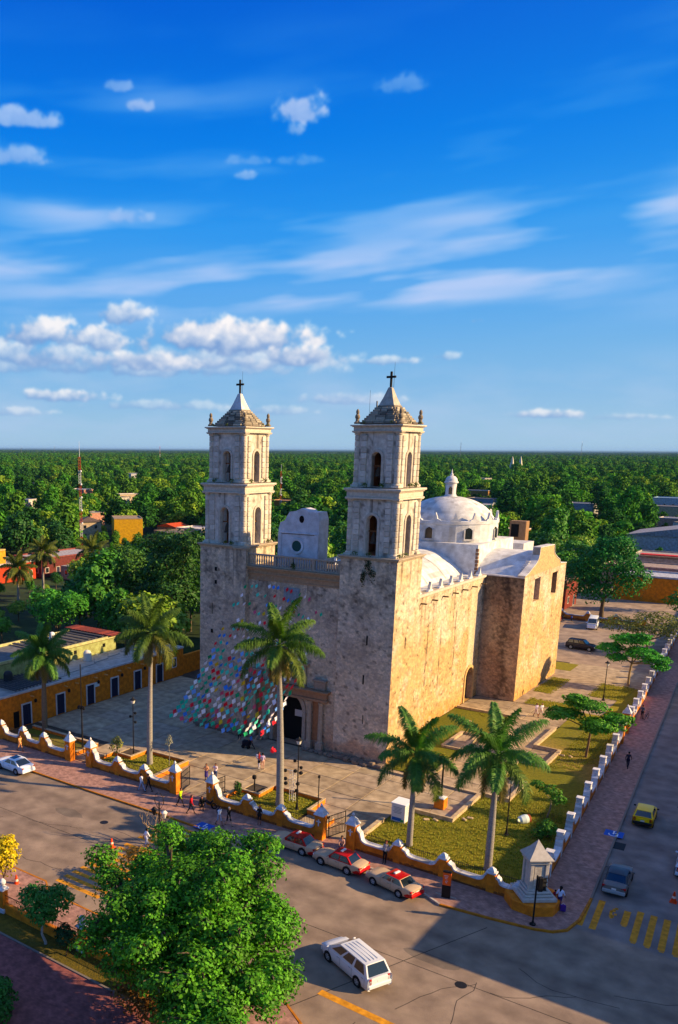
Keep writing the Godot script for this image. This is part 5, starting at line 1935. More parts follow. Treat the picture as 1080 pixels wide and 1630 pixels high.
func tree(label: String, at: Vector3, lobes: Array, leaves: int, size: float, base: Color, bark: Color, trunk: float, fork: float, sd: int, group := "", called := "leafy_tree", vary := 0.4) -> Node3D:
	var t := thing(called, label, "tree", at, 0.0, group)
	t.set_meta("base_name", called)
	var q := RandomNumberGenerator.new()
	q.seed = sd
	var mb := MB.new()
	mb.col = bark
	limbs(mb, Vector3(), lobes, trunk, fork, q)
	obj("trunk", mb, M.bark, t)
	put("crown", leaf_blob(lobes, leaves, size, sd, base, vary), M.leaf, t)
	return t


func frond_mesh(len: float, droop: float, rise: float, sd: int, base: Color, leaflet: float, plume: float) -> ArrayMesh:
	# a feather leaf that leaves the crown along +x, arches over and hangs its leaflets
	var q := RandomNumberGenerator.new()
	q.seed = sd
	var mb := MB.new()
	var pts := []
	var n := 14
	var p := Vector3()
	var an := rise
	for i in n + 1:
		pts.append(p)
		p += Vector3(cos(an), sin(an), 0) * len / n
		an -= droop / n * (0.5 + 1.1 * i / n)
	var rads := []
	for i in n + 1:
		rads.append(lerpf(0.06, 0.012, float(i) / n))
	mb.col = base * 1.1
	mb.tube(pts, rads, 5)
	var steps := 92
	for i in steps:
		var f := 0.13 + 0.87 * i / steps
		var k := clampf(f * n, 0, n - 0.01)
		var a: Vector3 = pts[int(k)].lerp(pts[int(k) + 1], k - int(k))
		var dir: Vector3 = (pts[int(k) + 1] - pts[int(k)]).normalized()
		var upd := Vector3(-dir.y, dir.x, 0)
		var l := leaflet * (sin(PI * clampf(0.12 + f * 0.86, 0, 1)) * 0.8 + 0.28)
		for s in [-1.0, 1.0]:
			for pl in 2:
				var roll := q.randf_range(-plume, plume) + (0.35 if pl == 0 else -0.3) * plume
				var side := (Vector3(0, 0, s) * cos(roll) + upd * sin(roll)).normalized()
				var out := (side + dir * q.randf_range(0.35, 0.75)).normalized()
				var tip := a + out * l * q.randf_range(0.8, 1.1) + Vector3(0, -0.62 * l * q.randf_range(0.6, 1.3), 0)
				var mid := a + out * l * 0.5 + Vector3(0, -0.05 * l, 0)
				var w := dir * 0.026
				var tone := q.randf_range(0.75, 1.3)
				mb.col = Color(base.r * tone, base.g * tone, base.b * tone)
				mb.quad(a - w, mid - w * 1.3, mid + w * 1.3, a + w)
				mb.tri(mid - w * 1.3, tip, mid + w * 1.3)
	return mb.mesh()


func palm(label: String, at: Vector3, h: float, lean: Vector3, frond_len: float, count: int, sd: int, tall_crown: float, base: Color, r0 := 0.3, trunk_col := Color(0.5, 0.47, 0.43)) -> Node3D:
	var t := thing("royal_palm", label, "palm tree", at, 0.0, "tall palms along the churchyard wall")
	var q := RandomNumberGenerator.new()
	q.seed = sd
	var mb := MB.new()
	var pts := []
	var rad := []
	for i in 13:
		var f := i / 12.0
		pts.append(Vector3(0, h * f - 0.1, 0) + lean * f * f)
		rad.append(r0 * (1.25 - 0.35 * f + 0.12 * sin(f * 5.0)) * (1.25 if i == 0 else 1.0))
	mb.col = trunk_col
	mb.tube(pts, rad, 12)
	var top: Vector3 = pts[12]
	obj("trunk", mb, M.bark, t)
	mb = MB.new()
	mb.col = trunk_col * 0.8
	for i in int(h / 0.55):
		var f := (i + 0.5) * 0.55 / h
		var p := Vector3(0, h * f, 0) + lean * f * f
		mb.lathe([[r0 * (1.27 - 0.35 * f + 0.12 * sin(f * 5.0)), -0.02], [r0 * (1.27 - 0.35 * f + 0.12 * sin(f * 5.0)), 0.02]], 12, p)
	obj("trunk_ring", mb, M.bark, t)
	mb = MB.new()
	mb.col = Color(0.14, 0.26, 0.045)
	mb.tube([top - Vector3(0, 0.1, 0), top + Vector3(0, 0.5, 0), top + Vector3(0, tall_crown, 0)], [r0 * 0.95, r0 * 0.9, r0 * 0.45], 10)
	obj("crownshaft", mb, M.palm_leaf, t)
	var head := top + Vector3(0, tall_crown, 0)
	for i in count:
		var ring := float(i) / count
		var rise := lerpf(1.42, -0.4, pow(ring, 0.8)) + q.randf_range(-0.12, 0.12)
		var droop := lerpf(0.75, 1.8, ring) * q.randf_range(0.85, 1.2)
		var az := i * 2.4 + q.randf_range(-0.25, 0.25)
		var old := clampf((ring - 0.72) * 3.0, 0, 1)
		var col := base.lerp(Color(0.2, 0.16, 0.035), old * 0.7)
		var m := frond_mesh(frond_len * q.randf_range(0.86, 1.08), droop, rise, sd * 31 + i, col, 0.86, 0.62)
		put("frond", m, M.palm_leaf, t, Transform3D(Basis(Vector3.UP, az), head + Vector3(0, -0.1 - 0.35 * ring, 0)))
	for i in 3:
		var m := frond_mesh(frond_len * 0.72, 0.7, -1.05, sd * 77 + i, Color(0.24, 0.19, 0.05), 0.6, 0.8)
		put("frond", m, M.palm_leaf, t, Transform3D(Basis(Vector3.UP, i * 2.1 + sd), head + Vector3(0, -0.5, 0)))
	return t


func build_garden() -> void:
	# low cream-topped kerbs round planters and lawns
	var top: Material = M.cream
	var lines := [["planter_kerb", "cream and orange kerb of the planter round the taller slender palm", [Vector2(-24.85, 18.0), Vector2(-24.85, 14.75), Vector2(-22.35, 14.75), Vector2(-22.3, 12.15), Vector2(-16.85, 12.0), Vector2(-16.8, 18.0)], 0.42],
		["planter_kerb", "cream and orange kerb of the planter round the middle palm and its lights", [Vector2(-8.4, 18.0), Vector2(-8.35, 14.8), Vector2(-6.0, 14.8), Vector2(-5.95, 12.0), Vector2(-0.5, 12.0), Vector2(-0.4, 15.0), Vector2(2.2, 15.2), Vector2(2.3, 18.0)], 0.42],
		["planter_kerb", "cream kerb of the planter before the orange annex", [Vector2(-38.4, 14.1), Vector2(-28.0, 14.1), Vector2(-28.0, 18.0)], 0.42],
		["lawn_kerb", "cream kerb between the sunny lawn and the paved court", [Vector2(5.75, 18.1), Vector2(5.65, 12.3)], 0.35],
		["lawn_kerb", "angled cream kerb round the paved court with the orange pedestal", [Vector2(6.4, 8.75), Vector2(10.55, 8.7), Vector2(10.5, 1.25)], 0.35],
		["lawn_kerb", "cream kerb round the corner of the garden path by the lamp post", [Vector2(10.5, 1.15), Vector2(13.05, 1.1), Vector2(13.0, -4.0), Vector2(10.6, -4.0), Vector2(10.4, -10.3)], 0.32],
		["lawn_kerb", "cream kerb round the alcove of the path beside the layered tree", [Vector2(10.4, -10.3), Vector2(13.1, -10.3), Vector2(13.1, -15.85), Vector2(10.4, -15.9), Vector2(10.4, -23.8)], 0.32],
		["lawn_kerb", "low kerb along the foot of the tower's lawn", [Vector2(0.1, 0.98), Vector2(10.3, 1.12)], 0.16],
		["lawn_kerb", "cream kerb between the shaded strip of lawn and the path", [Vector2(2.2, -0.2), Vector2(4.7, -0.2), Vector2(4.65, -9.7)], 0.2],
		["lawn_kerb", "cream kerb framing the small paved square in the lawn", [Vector2(2.2, -9.8), Vector2(4.25, -9.8), Vector2(4.25, -15.75), Vector2(2.2, -15.75), Vector2(2.2, -9.8)], 0.22],
		["lawn_kerb", "reddish kerb along the terrace before the side door", [Vector2(-2.2, -25.35), Vector2(4.6, -25.45)], 0.25]]
	for l in lines:
		var t := thing(l[0], l[1], "kerb")
		var pts := PackedVector2Array(l[2])
		var mb := MB.new()
		strip(mb, pts, -0.14, 0.14, -0.05, l[3])
		obj("kerb_side", mb, M.ochre if l[3] > 0.4 else M.cream, t)
		mb = MB.new()
		strip(mb, pts, -0.2, 0.2, l[3], l[3] + 0.07)
		obj("kerb_top", mb, top, t)
	# the tall palms
	var g := Color(0.085, 0.21, 0.03)
	palm("slender tall palm in the planter between the closed gate and the main gate", Vector3(-19.9, 0, 14.5), 12.7, Vector3(0.1, 0, -0.3), 4.5, 14, 3, 1.8, Color(0.075, 0.14, 0.02), 0.24)
	palm("tallest palm, standing before the flag strings and the portal", Vector3(-3.45, 0, 15.1), 13.7, Vector3(-0.35, 0, 0.2), 4.7, 15, 5, 2.0, Color(0.085, 0.17, 0.02), 0.27)
	palm("palm on the lawn by the white box, before the sunlit tower corner", Vector3(9.5, 0, 15.3), 6.9, Vector3(0.1, 0, 0.1), 4.2, 14, 8, 1.7, g, 0.2)
	palm("stout palm on the lawn nearest the corner monument", Vector3(16.2, 0, 15.5), 8.1, Vector3(0.1, 0, 0.3), 4.7, 15, 12, 1.9, g, 0.235)
	palm("shorter palm before the orange annex doors, with a shaggy crown", Vector3(-36.5, 0, 14.0), 8.2, Vector3(0.2, 0, 0), 4.2, 18, 14, 1.5, g, 0.26, Color(0.34, 0.25, 0.16))
	# small trees on the lawn
	var flat := []
	for k in [[-2.6, 4.6, 0.2, 2.0, 0.55, 1.6], [1.2, 4.2, 0.8, 2.3, 0.6, 1.7], [2.6, 4.7, -0.6, 1.7, 0.55, 1.4], [-0.6, 5.7, -0.3, 2.4, 0.55, 1.7], [-1.6, 6.4, 0.2, 1.3, 0.5, 1.0], [0.8, 3.7, 1.2, 1.6, 0.5, 1.1], [-3.4, 4.3, 0.9, 1.2, 0.4, 1.0]]:
		flat.append([Vector3(k[0], k[1], k[2]), Vector3(k[3], k[4], k[5])])
	tree("flat layered almond tree on the lawn beside the white-topped wall", Vector3(15.7, 0, -16.2), flat, 8000, 0.28, lin(84, 146, 38), lin(150, 124, 96), 0.14, 3.2, 21, "", "almond_tree")
	var fl2 := []
	for k in [[-2.8, 5.2, 0.2, 1.9, 0.75, 1.8], [1.4, 5.0, 0.7, 2.6, 0.85, 2.1], [3.4, 4.3, 0.6, 1.8, 0.7, 1.6], [-0.4, 6.5, -0.3, 2.7, 0.8, 2.1], [0.8, 7.1, 0.0, 1.5, 0.6, 1.3], [-1.6, 4.1, 1.2, 1.5, 0.6, 1.3], [4.0, 3.6, 1.4, 1.2, 0.5, 1.1]]:
		fl2.append([Vector3(k[0], k[1], k[2]), Vector3(k[3], k[4], k[5])])
	tree("bright green spreading tree on two stems by the yard lamp", Vector3(12.9, 0, -50.5), fl2, 9000, 0.28, lin(60, 148, 42), lin(196, 172, 130), 0.17, 3.4, 22, "", "spreading_tree")
	tree("thin young tree with sparse leaves near the toppled urn", Vector3(17.0, 0, 2.4), [[Vector3(0, 2.6, 0), Vector3(1.1, 0.45, 0.8)], [Vector3(0.9, 2.2, 0.6), Vector3(0.8, 0.5, 0.7)], [Vector3(-1.2, 2.9, -0.2), Vector3(0.7, 0.35, 0.6)]], 700, 0.24, lin(72, 124, 34), lin(170, 160, 140), 0.07, 1.7, 23, "", "young_tree")
	tree("rounded green bush by the corner monument", Vector3(18.2, 0, 6.8), [[Vector3(0, 0.8, 0), Vector3(0.9, 0.8, 0.9)], [Vector3(-0.5, 0.6, 0.6), Vector3(0.6, 0.5, 0.6)]], 900, 0.22, lin(70, 126, 36), lin(110, 96, 76), 0.06, 0.3, 24, "", "bush")
	tree("small pale shrub in the planter near the closed gate", Vector3(-23.6, 0, 15.6), [[Vector3(0, 1.5, 0), Vector3(0.8, 0.9, 0.8)], [Vector3(0.2, 2.2, 0.1), Vector3(0.5, 0.5, 0.5)]], 420, 0.2, lin(132, 136, 62), lin(130, 110, 84), 0.05, 0.9, 25, "", "shrub")
	tree("small dark green shrub in the corner of the middle planter", Vector3(-7.85, 0.1, 15.6), [[Vector3(0, 0.7, 0), Vector3(0.42, 0.7, 0.42)]], 420, 0.17, lin(62, 100, 40), lin(100, 84, 66), 0.05, 0.3, 26, "", "shrub")
	tree("slim grey sapling in the planter beside the slender palm", Vector3(-18.0, 0.1, 13.6), [[Vector3(0, 2.6, 0), Vector3(0.35, 0.8, 0.35)]], 130, 0.15, lin(150, 150, 130), lin(160, 156, 148), 0.04, 2.0, 27, "", "sapling")
	# stones left on the lawn, the toppled urn, the white box, the pedestal
	for q in [[8.6, 9.7, "loose cream stone on the lawn before the orange pedestal"], [7.0, 9.5, "loose cream stone on the lawn beside the white box"], [9.3, 9.3, "loose cream stone on the lawn between pedestal and kerb corner"], [11.3, 7.6, "loose cream stone outside the angled kerb, next to its corner"], [11.6, 7.0, "loose cream stone outside the angled kerb, second from its corner"], [13.6, -15.0, "loose cream stone touching the kerb of the alcove"], [14.4, -15.2, "loose cream stone farther out from the alcove, under the layered tree"], [1.2, -20.5, "loose cream stone at the foot of the nave wall"]]:
		var m := MB.new()
		m.col = lin(214, 190, 150)
		m.bevel_box(Vector3(), Vector3(0.55, 0.18, 0.3), 0.06)
		var st := obj("loose_stone", m, M.dressed, null, xf(Vector3(q[0], 0.1, q[1]), q[0] * 3.0))
		tag(st, q[2], "stone", "loose stones on the lawn")
	var urn := thing("toppled_urn", "white and brown barrel urn lying on its side on the lawn", "urn", Vector3(15.7, 0.36, 4.8), 0.9)
	var mb := MB.new()
	mb.t = Transform3D(Basis(Vector3.FORWARD, PI / 2 - 0.12), Vector3())
	mb.col = lin(206, 220, 214)
	mb.lathe([[0.25, -0.6], [0.36, -0.4], [0.42, 0.0], [0.38, 0.3]], 16)
	obj("urn_body", mb, M.any, urn)
	mb = MB.new()
	mb.t = Transform3D(Basis(Vector3.FORWARD, PI / 2 - 0.12), Vector3())
	mb.col = lin(134, 62, 34)
	mb.lathe([[0.385, 0.28], [0.36, 0.5], [0.3, 0.52], [0.26, 0.2]], 16)
	obj("brown_rim", mb, M.any, urn)
	var bx := thing("kiosk_box", "white square kiosk box at the edge of the lawn", "kiosk", Vector3(6.75, 0, 10.9), 0.0)
	mb = MB.new()
	mb.col = lin(216, 216, 212)
	mb.bevel_box(Vector3(0, 0.85, 0), Vector3(1.3, 1.7, 1.5), 0.03)
	obj("cabinet", mb, M.any, bx)
	mb = MB.new()
	mb.col = lin(232, 232, 230)
	mb.bevel_box(Vector3(0, 1.73, 0), Vector3(1.42, 0.08, 1.62), 0.02)
	obj("lid", mb, M.any, bx)
	mb = MB.new()
	mb.col = lin(40, 96, 170)
	mb.box(Vector3(-0.1, 0.3, 0.752), Vector3(0.9, 0.3, 0.01))
	mb.col = lin(60, 150, 80)
	mb.box(Vector3(0.4, 0.22, 0.753), Vector3(0.3, 0.22, 0.01))
	obj("printed_band", mb, M.any, bx)
	for k in 5:
		mb = MB.new()
		mb.col = lin(120, 136, 140)
		mb.box(Vector3(-0.05, 1.4 - 0.13 * k, 0.752), Vector3(0.8 - 0.1 * (k % 3), 0.05, 0.01))
		obj("printed_line", mb, M.any, bx)
		mb = MB.new()
		mb.col = lin(150, 156, 156)
		mb.box(Vector3(0.652, 1.4 - 0.16 * k, 0.1), Vector3(0.01, 0.05, 0.9 - 0.12 * (k % 2)))
		obj("printed_line", mb, M.any, bx)
	var pd := thing("lamp_pedestal", "orange pedestal with a white top and a dark post on the paved court", "lamp post", Vector3(8.5, 0, 6.2))
	mb = MB.new()
	mb.bevel_box(Vector3(0, 0.5, 0), Vector3(0.95, 1.0, 0.95), 0.04)
	obj("pedestal", mb, M.ochre, pd)
	mb = MB.new()
	mb.bevel_box(Vector3(0, 1.03, 0), Vector3(0.9, 0.1, 0.9), 0.04)
	mb.lathe([[0.4, 1.08], [0.16, 1.2]], 12)
	obj("white_top", mb, M.coping, pd)
	mb = MB.new()
	mb.lathe([[0.13, 1.15], [0.1, 1.5], [0.08, 4.3], [0.12, 4.4], [0.05, 4.5]], 10)
	obj("post", mb, M.iron, pd)


# ---------------------------------------------------------------- houses
var keep_clear := []  # [x, z, radius] where no wild tree grows
var gardens := []  # open ground with low growth in front of a house: [place, direction, half width, length]
var landmarks := []  # [name, x, z]


func house(label: String, x: float, z: float, w: float, d: float, h: float, wall: Color, roof: Color, o := {}) -> Node3D:
	var t := thing(o.get("name", "house"), label, o.get("cat", "house"), Vector3(x, 0, z), o.get("turn", 0.0), o.get("group", ""))
	var mb := MB.new()
	mb.col = wall
	mb.bevel_box(Vector3(0, h / 2 - 0.1, 0), Vector3(w, h + 0.2, d), 0.05)
	obj("wall", mb, M.paint_vc, t)
	var par: float = o.get("parapet", 0.35)
	mb = MB.new()
	mb.col = roof
	if o.has("gable"):
		var g: float = o.gable
		if o.get("hip", false):
			mb.col = roof
			var r := Vector3(w / 2 + 0.4, h + 0.02, d / 2 + 0.4)
			var k := minf(w, d) * 0.35
			var a := Vector3(-w / 2 + k, h + g, 0)
			var b := Vector3(w / 2 - k, h + g, 0)
			mb.quad(Vector3(-r.x, r.y, r.z), Vector3(r.x, r.y, r.z), b, a)
			mb.quad(Vector3(r.x, r.y, -r.z), Vector3(-r.x, r.y, -r.z), a, b)
			mb.tri(Vector3(r.x, r.y, r.z), Vector3(r.x, r.y, -r.z), b)
			mb.tri(Vector3(-r.x, r.y, -r.z), Vector3(-r.x, r.y, r.z), a)
		else:
			mb.prism(PackedVector2Array([Vector2(-w / 2 - 0.4, h), Vector2(w / 2 + 0.4, h), Vector2(0, h + g)]), -d / 2 - 0.3, d / 2 + 0.3)
	else:
		mb.box(Vector3(0, h + 0.103, 0), Vector3(w - 0.3, 0.01, d - 0.3))
		mb.col = o.get("trim", roof * 1.1)
		for s in [-1, 1]:
			mb.box(Vector3(s * (w / 2 - 0.1), h + par / 2 + 0.1, 0), Vector3(0.24, par, d + 0.04))
			mb.box(Vector3(0, h + par / 2 + 0.1, s * (d / 2 - 0.1)), Vector3(w - 0.26, par, 0.24))
	obj("roof", mb, M.paint_vc, t)
	var q := RandomNumberGenerator.new()
	q.seed = int(absf(x) * 13 + absf(z) * 7)
	if not o.get("blind", false):
		var floors := maxi(1, int(h / 3.0))
		for f in floors:
			for side in 2:
				var l := w if side == 0 else d
				var n := maxi(1, int(l / 3.4))
				for i in n:
					if q.randf() < 0.22:
						continue
					var p := -l / 2 + l * (i + 0.5) / n
					var is_door := f == 0 and i % 3 == 1
					var wh := 2.1 if is_door else 1.2
					var wy := 1.05 if is_door else 1.6 + f * 3.0
					var fr := Transform3D(Basis(Vector3.UP, 0.0 if side == 0 else PI / 2), Vector3(p, wy, d / 2 + 0.02) if side == 0 else Vector3(w / 2 + 0.02, wy, -p))
					mb = MB.new()
					mb.col = lin(220, 216, 206)
					mb.box(Vector3(), Vector3(1.3, wh + 0.24, 0.06))
					obj("door_frame" if is_door else "window_frame", mb, M.paint_vc, t, fr)
					mb = MB.new()
					mb.box(Vector3(0, 0, 0.02), Vector3(1.02, wh, 0.06))
					obj("door" if is_door else "window", mb, M.navy_door if is_door else M.glass_dark, t, fr)
	for k in o.get("tanks", 0):
		mb = MB.new()
		mb.col = lin(206, 178, 150)
		mb.lathe([[0.7, 0], [0.72, 0.2], [0.72, 1.5], [0.5, 1.85], [0.2, 1.95], [0.2, 2.05], [0, 2.06]], 14)
		obj("water_tank", mb, M.any, t, xf(Vector3(-w / 4 + k * w / 3.0, h + 0.12, d / 5)))
	landmarks.append([o.get("short", label), x, z])
	var r := maxf(w, d) / 2.0
	keep_clear.append([x, z, r + 4.0])
	gardens.append([Vector2(x, z), Vector2(EYE.x - x, EYE.z - z).normalized(), r + 2.5, r + float(o.get("open", 30.0))])
	return t


func build_town() -> void:
	annex()
	house("long lime-green house behind the orange annex, half in the church's shadow", -51.1, 6.0, 8.0, 31.0, 5.75, lin(176, 186, 118), lin(120, 122, 124), {"blind": true, "trim": lin(212, 212, 150), "short": "lime-green house"})
	var g: Node3D = get_child(get_child_count() - 1)
	for q in [[0.2, 4.6], [-10.2, 1.1]]:
		var fr := Transform3D(Basis(Vector3.UP, PI / 2), Vector3(4.03, 4.3, -q[0]))
		var mb := MB.new()
		mb.col = lin(220, 222, 226)
		mb.box(Vector3(), Vector3(1.7, 2.5, 0.06))
		obj("window_frame", mb, M.paint_vc, g, fr)
		mb = MB.new()
		mb.box(Vector3(0, 0, 0.02), Vector3(1.36, 2.2, 0.06))
		obj("window", mb, M.glass_dark, g, fr)
	for k in 9:  # open roof beams, red tiles at the far end
		var mb := MB.new()
		mb.col = lin(72, 70, 70)
		mb.bevel_box(Vector3(0, 6.15, -13.6 + k * 1.35), Vector3(6.6, 0.16, 0.5), 0.03)
		obj("roof_beam", mb, M.any, g)
	for k in 16:
		var mb := MB.new()
		mb.col = lin(150, 66, 44).lerp(lin(96, 44, 34), R.randf())
		mb.bevel_box(Vector3(-4.8 + k * 0.6, 6.3, -15.3), Vector3(0.56, 0.12, 2.6), 0.05)
		obj("roof_tile", mb, M.any, g)
	var mb := MB.new()
	mb.col = lin(216, 216, 218)
	mb.lathe([[0.4, 0], [0.42, 1.6], [0.3, 1.9], [0.1, 2.0]], 12)
	obj("vent_pipe", mb, M.any, g, xf(Vector3(1.0, 5.8, -6.0)))
	for k in 6:
		mb = MB.new()
		mb.col = lin(226, 220, 180)
		mb.bevel_box(Vector3(4.2, 4.05, -14.4 + k * 1.5), Vector3(0.6, 0.24, 0.3), 0.05)
		obj("rain_spout", mb, M.any, g)
	for k in 2:
		mb = MB.new()
		mb.box(Vector3(4.02, 5.1, -13.0 + k * 5.6), Vector3(0.05, 0.5, 0.5))
		obj("vent_hole", mb, M.void, g)
	house("weathered grey concrete house at the photo's edge behind the lime-green one", -84.0, 4.0, 14.0, 16.0, 6.2, lin(150, 144, 138), lin(112, 108, 106), {"short": "weathered grey house"})
	house("red-orange house with a white roof edge beyond the coconut palms", -136.0, -54.0, 12.0, 28.0, 4.1, lin(214, 74, 34), lin(190, 186, 184), {"trim": lin(236, 232, 228), "short": "red-orange house", "open": 60})
	house("yellow upper room on the roof of the red-orange house", -136.5, -55.0, 7.0, 12.0, 7.3, lin(236, 176, 40), lin(210, 190, 120), {"blind": true, "name": "roof_room", "cat": "building", "short": "yellow roof room", "open": 60})
	house("maroon house with two cream water tanks on its roof", -135.0, -81.0, 11.0, 23.0, 4.4, lin(120, 56, 54), lin(196, 192, 196), {"tanks": 2, "trim": lin(150, 84, 80), "short": "maroon house", "open": 50})
	house("low shed with a grey sheet roof before the maroon house", -120.5, -78.0, 8.0, 13.0, 3.0, lin(168, 150, 128), lin(150, 152, 160), {"parapet": 0.1, "name": "shed", "cat": "shed", "short": "grey sheet-roofed shed", "open": 40})
	house("tall plain yellow house wall with a grey flank", -172.5, -149.0, 13.0, 10.0, 8.2, lin(240, 186, 24), lin(176, 160, 140), {"blind": true, "turn": -0.75, "short": "yellow house", "open": 105})
	house("cream two-storey house with grey hipped roof beside the yellow house", -190.0, -147.0, 9.0, 8.0, 6.4, lin(226, 206, 170), lin(112, 98, 88), {"gable": 1.6, "hip": true, "turn": -0.6, "short": "cream house", "open": 100})
	house("teal workshop with a flat concrete roof beside the yellow house", -152.0, -152.0, 13.0, 12.0, 4.2, lin(70, 138, 116), lin(130, 122, 114), {"turn": -0.5, "short": "teal workshop", "open": 90})
	house("house with a bright orange roof between treetops", -170.0, -172.0, 9.0, 8.0, 4.0, lin(150, 130, 116), lin(226, 92, 34), {"gable": 1.2, "short": "orange-roofed house", "open": 90})
	house("white flat-roofed house next to the far tower's shaft", -157.0, -170.0, 12.0, 10.0, 4.0, lin(216, 212, 206), lin(228, 226, 222), {"short": "white flat-roofed house", "open": 90})
	house("long ochre market hall seen between the two towers", -207.0, -318.0, 22.0, 12.0, 5.5, lin(212, 150, 70), lin(186, 148, 110), {"short": "ochre market hall", "open": 110})
	house("white hotel block standing out of the far forest", -541.0, -565.0, 18.0, 16.0, 8.5, lin(226, 228, 232), lin(150, 166, 196), {"turn": -0.5, "short": "white hotel block", "open": 170})
	house("long low white house before the white hotel block", -478.0, -470.0, 30.0, 10.0, 4.0, lin(222, 222, 220), lin(190, 206, 214), {"turn": -0.4, "short": "long low white house", "open": 120})
	house("blue-roofed hall at the photo's edge among the far trees", -402.0, -280.0, 16.0, 20.0, 5.5, lin(70, 140, 206), lin(60, 140, 220), {"parapet": 0.1, "name": "hall", "cat": "hall", "short": "blue-roofed hall", "open": 120})
	house("grey warehouse with a low gabled roof beyond the orange house", -6.0, -232.0, 34.0, 24.0, 6.5, lin(206, 210, 220), lin(170, 174, 186), {"gable": 3.0, "blind": true, "name": "warehouse", "cat": "warehouse", "short": "grey warehouse", "open": 90})
	house("flat-roofed shop with a red awning beside the grey warehouse", 0.0, -174.0, 22.0, 14.0, 5.5, lin(214, 202, 188), lin(190, 184, 176), {"name": "shop", "cat": "shop", "short": "red-awning shop", "open": 50})
	var shop: Node3D = get_child(get_child_count() - 1)
	mb = MB.new()
	mb.col = lin(206, 52, 44)
	mb.box(Vector3(-4.0, 6.3, 7.0), Vector3(9.0, 0.3, 2.4))
	obj("red_awning", mb, M.any, shop)
	house("low grey house row before the red-awning shop", -2.0, -156.0, 24.0, 11.0, 4.6, lin(190, 178, 168), lin(190, 172, 158), {"short": "grey house row", "open": 30})
	house("bright orange house beyond the back wall of the yard", 0.0, -134.0, 13.0, 10.0, 5.2, lin(255, 160, 14), lin(206, 214, 226), {"blind": true, "short": "bright orange house", "open": 30})
	house("maroon house front with pale shutters behind the big yard tree", -22.0, -112.0, 22.0, 9.0, 5.4, lin(140, 58, 46), lin(150, 120, 104), {"short": "maroon house front"})
	house("grey-roofed two-storey house wrapped in the forest", -70.0, -356.0, 12.0, 10.0, 8.0, lin(180, 186, 190), lin(180, 186, 194), {"short": "grey forest house", "open": 110})
	house("pale blue house at the photo's edge over the warehouse", -46.0, -440.0, 16.0, 14.0, 8.0, lin(190, 210, 232), lin(150, 190, 220), {"short": "pale blue house", "open": 110})
	house("cream house on the slope of roofs beyond the pale blue house", -44.0, -500.0, 18.0, 14.0, 9.0, lin(226, 216, 200), lin(210, 206, 200), {"short": "cream far house", "open": 120})
	twin_spires()
	# smaller roofs scattered in the trees
	var q := RandomNumberGenerator.new()
	q.seed = 31
	var tones := [["white", lin(228, 226, 222)], ["cream", lin(226, 206, 170)], ["pale blue", lin(170, 196, 214)], ["ochre", lin(214, 160, 80)], ["pink", lin(214, 160, 140)]]
	var spots := [[-330, -240], [-300, -210], [-262, -330], [-420, -420], [-350, -390], [-500, -390], [-610, -520], [-140, -420], [-180, -520], [-90, -600], [-240, -700], [-130, -760], [-60, -680], [-330, -860], [-480, -760], [-700, -700], [-560, -900], [-100, -260], [-60, -230], [-230, -190], [-118, -350], [-40, -400], [-190, -930], [-400, -1000], [-380, -330], [-290, -270], [-310, -300], [-440, -360], [-455, -520], [-590, -610], [-640, -470], [-660, -600], [-760, -640], [-150, -350], [-28, -330], [-12, -300], [-30, -560], [-20, -620], [-110, -900], [-60, -820], [-330, -700], [-820, -800], [-430, -900], [-620, -820], [-300, -560], [-160, -660]]
	for i in spots.size():
		var tone: Array = tones[i % 5]
		var shape: Array = [["squat", 8.0, 8.0, 4.0], ["long", 17.0, 8.0, 4.2], ["tall", 9.0, 9.0, 7.0], ["small", 7.0, 7.0, 4.4], ["broad", 13.0, 12.0, 5.0], ["narrow", 6.5, 12.0, 5.4]][(i / 5) % 6]
		var roofs: Array = [["pale flat", lin(222, 220, 216)], ["grey", lin(160, 160, 164)], ["rusty", lin(190, 100, 66)]][(i / 2 + i) % 3]
		house("%s %s house with a %s roof among the far trees%s" % [shape[0], tone[0], roofs[0], "" if i < 30 else ", near the horizon"], spots[i][0], spots[i][1], shape[1] * q.randf_range(0.9, 1.2), shape[2], shape[3] + 0.8, tone[1], roofs[1], {"turn": q.randf_range(-0.6, 0.3), "group": "small houses scattered in the far forest", "open": 110, "short": "%s %s house" % [shape[0], tone[0]]})
	# the street front that shades the side street from outside the picture
	house("two-storey cream street front facing the side street", 43.5, -18.0, 14.6, 76.0, 9.5, lin(214, 196, 160), lin(170, 160, 150), {"short": "cream street front"})
	house("ochre street front farther along the side street", 37.6, -93.5, 14.6, 76.0, 9.4, lin(206, 150, 90), lin(170, 160, 150), {"turn": 0.06, "short": "ochre street front"})
	# masts
	mast("tall red and white lattice mast among the trees by the maroon house", Vector3(-165.6, 0, -119.6), 34.5, 0.9, true)
	mast("red lattice mast seen between the bell towers", Vector3(-206.0, 0, -304.0), 25.0, 0.8, true)
	for q2 in [[288, 1900.0, 44.0], [805, 2300.0, 60.0], [993, 2600.0, 62.0], [105, 3000.0, 46.0], [735, 3200.0, 60.0], [48, 2600.0, 40.0]]:
		var az := deg_to_rad(-51.0 + q2[0] * 0.0372)
		mast("thin far mast breaking the %s" % {288: "horizon just before the far tower", 805: "horizon beyond the twin spires", 993: "horizon over the warehouse", 105: "horizon by the red and white mast", 735: "horizon over the dome", 48: "horizon over the blue-roofed hall"}[q2[0]], Vector3(EYE.x + sin(az) * q2[1], 0, EYE.z - cos(az) * q2[1]), q2[2], 1.6, q2[0] == 288)


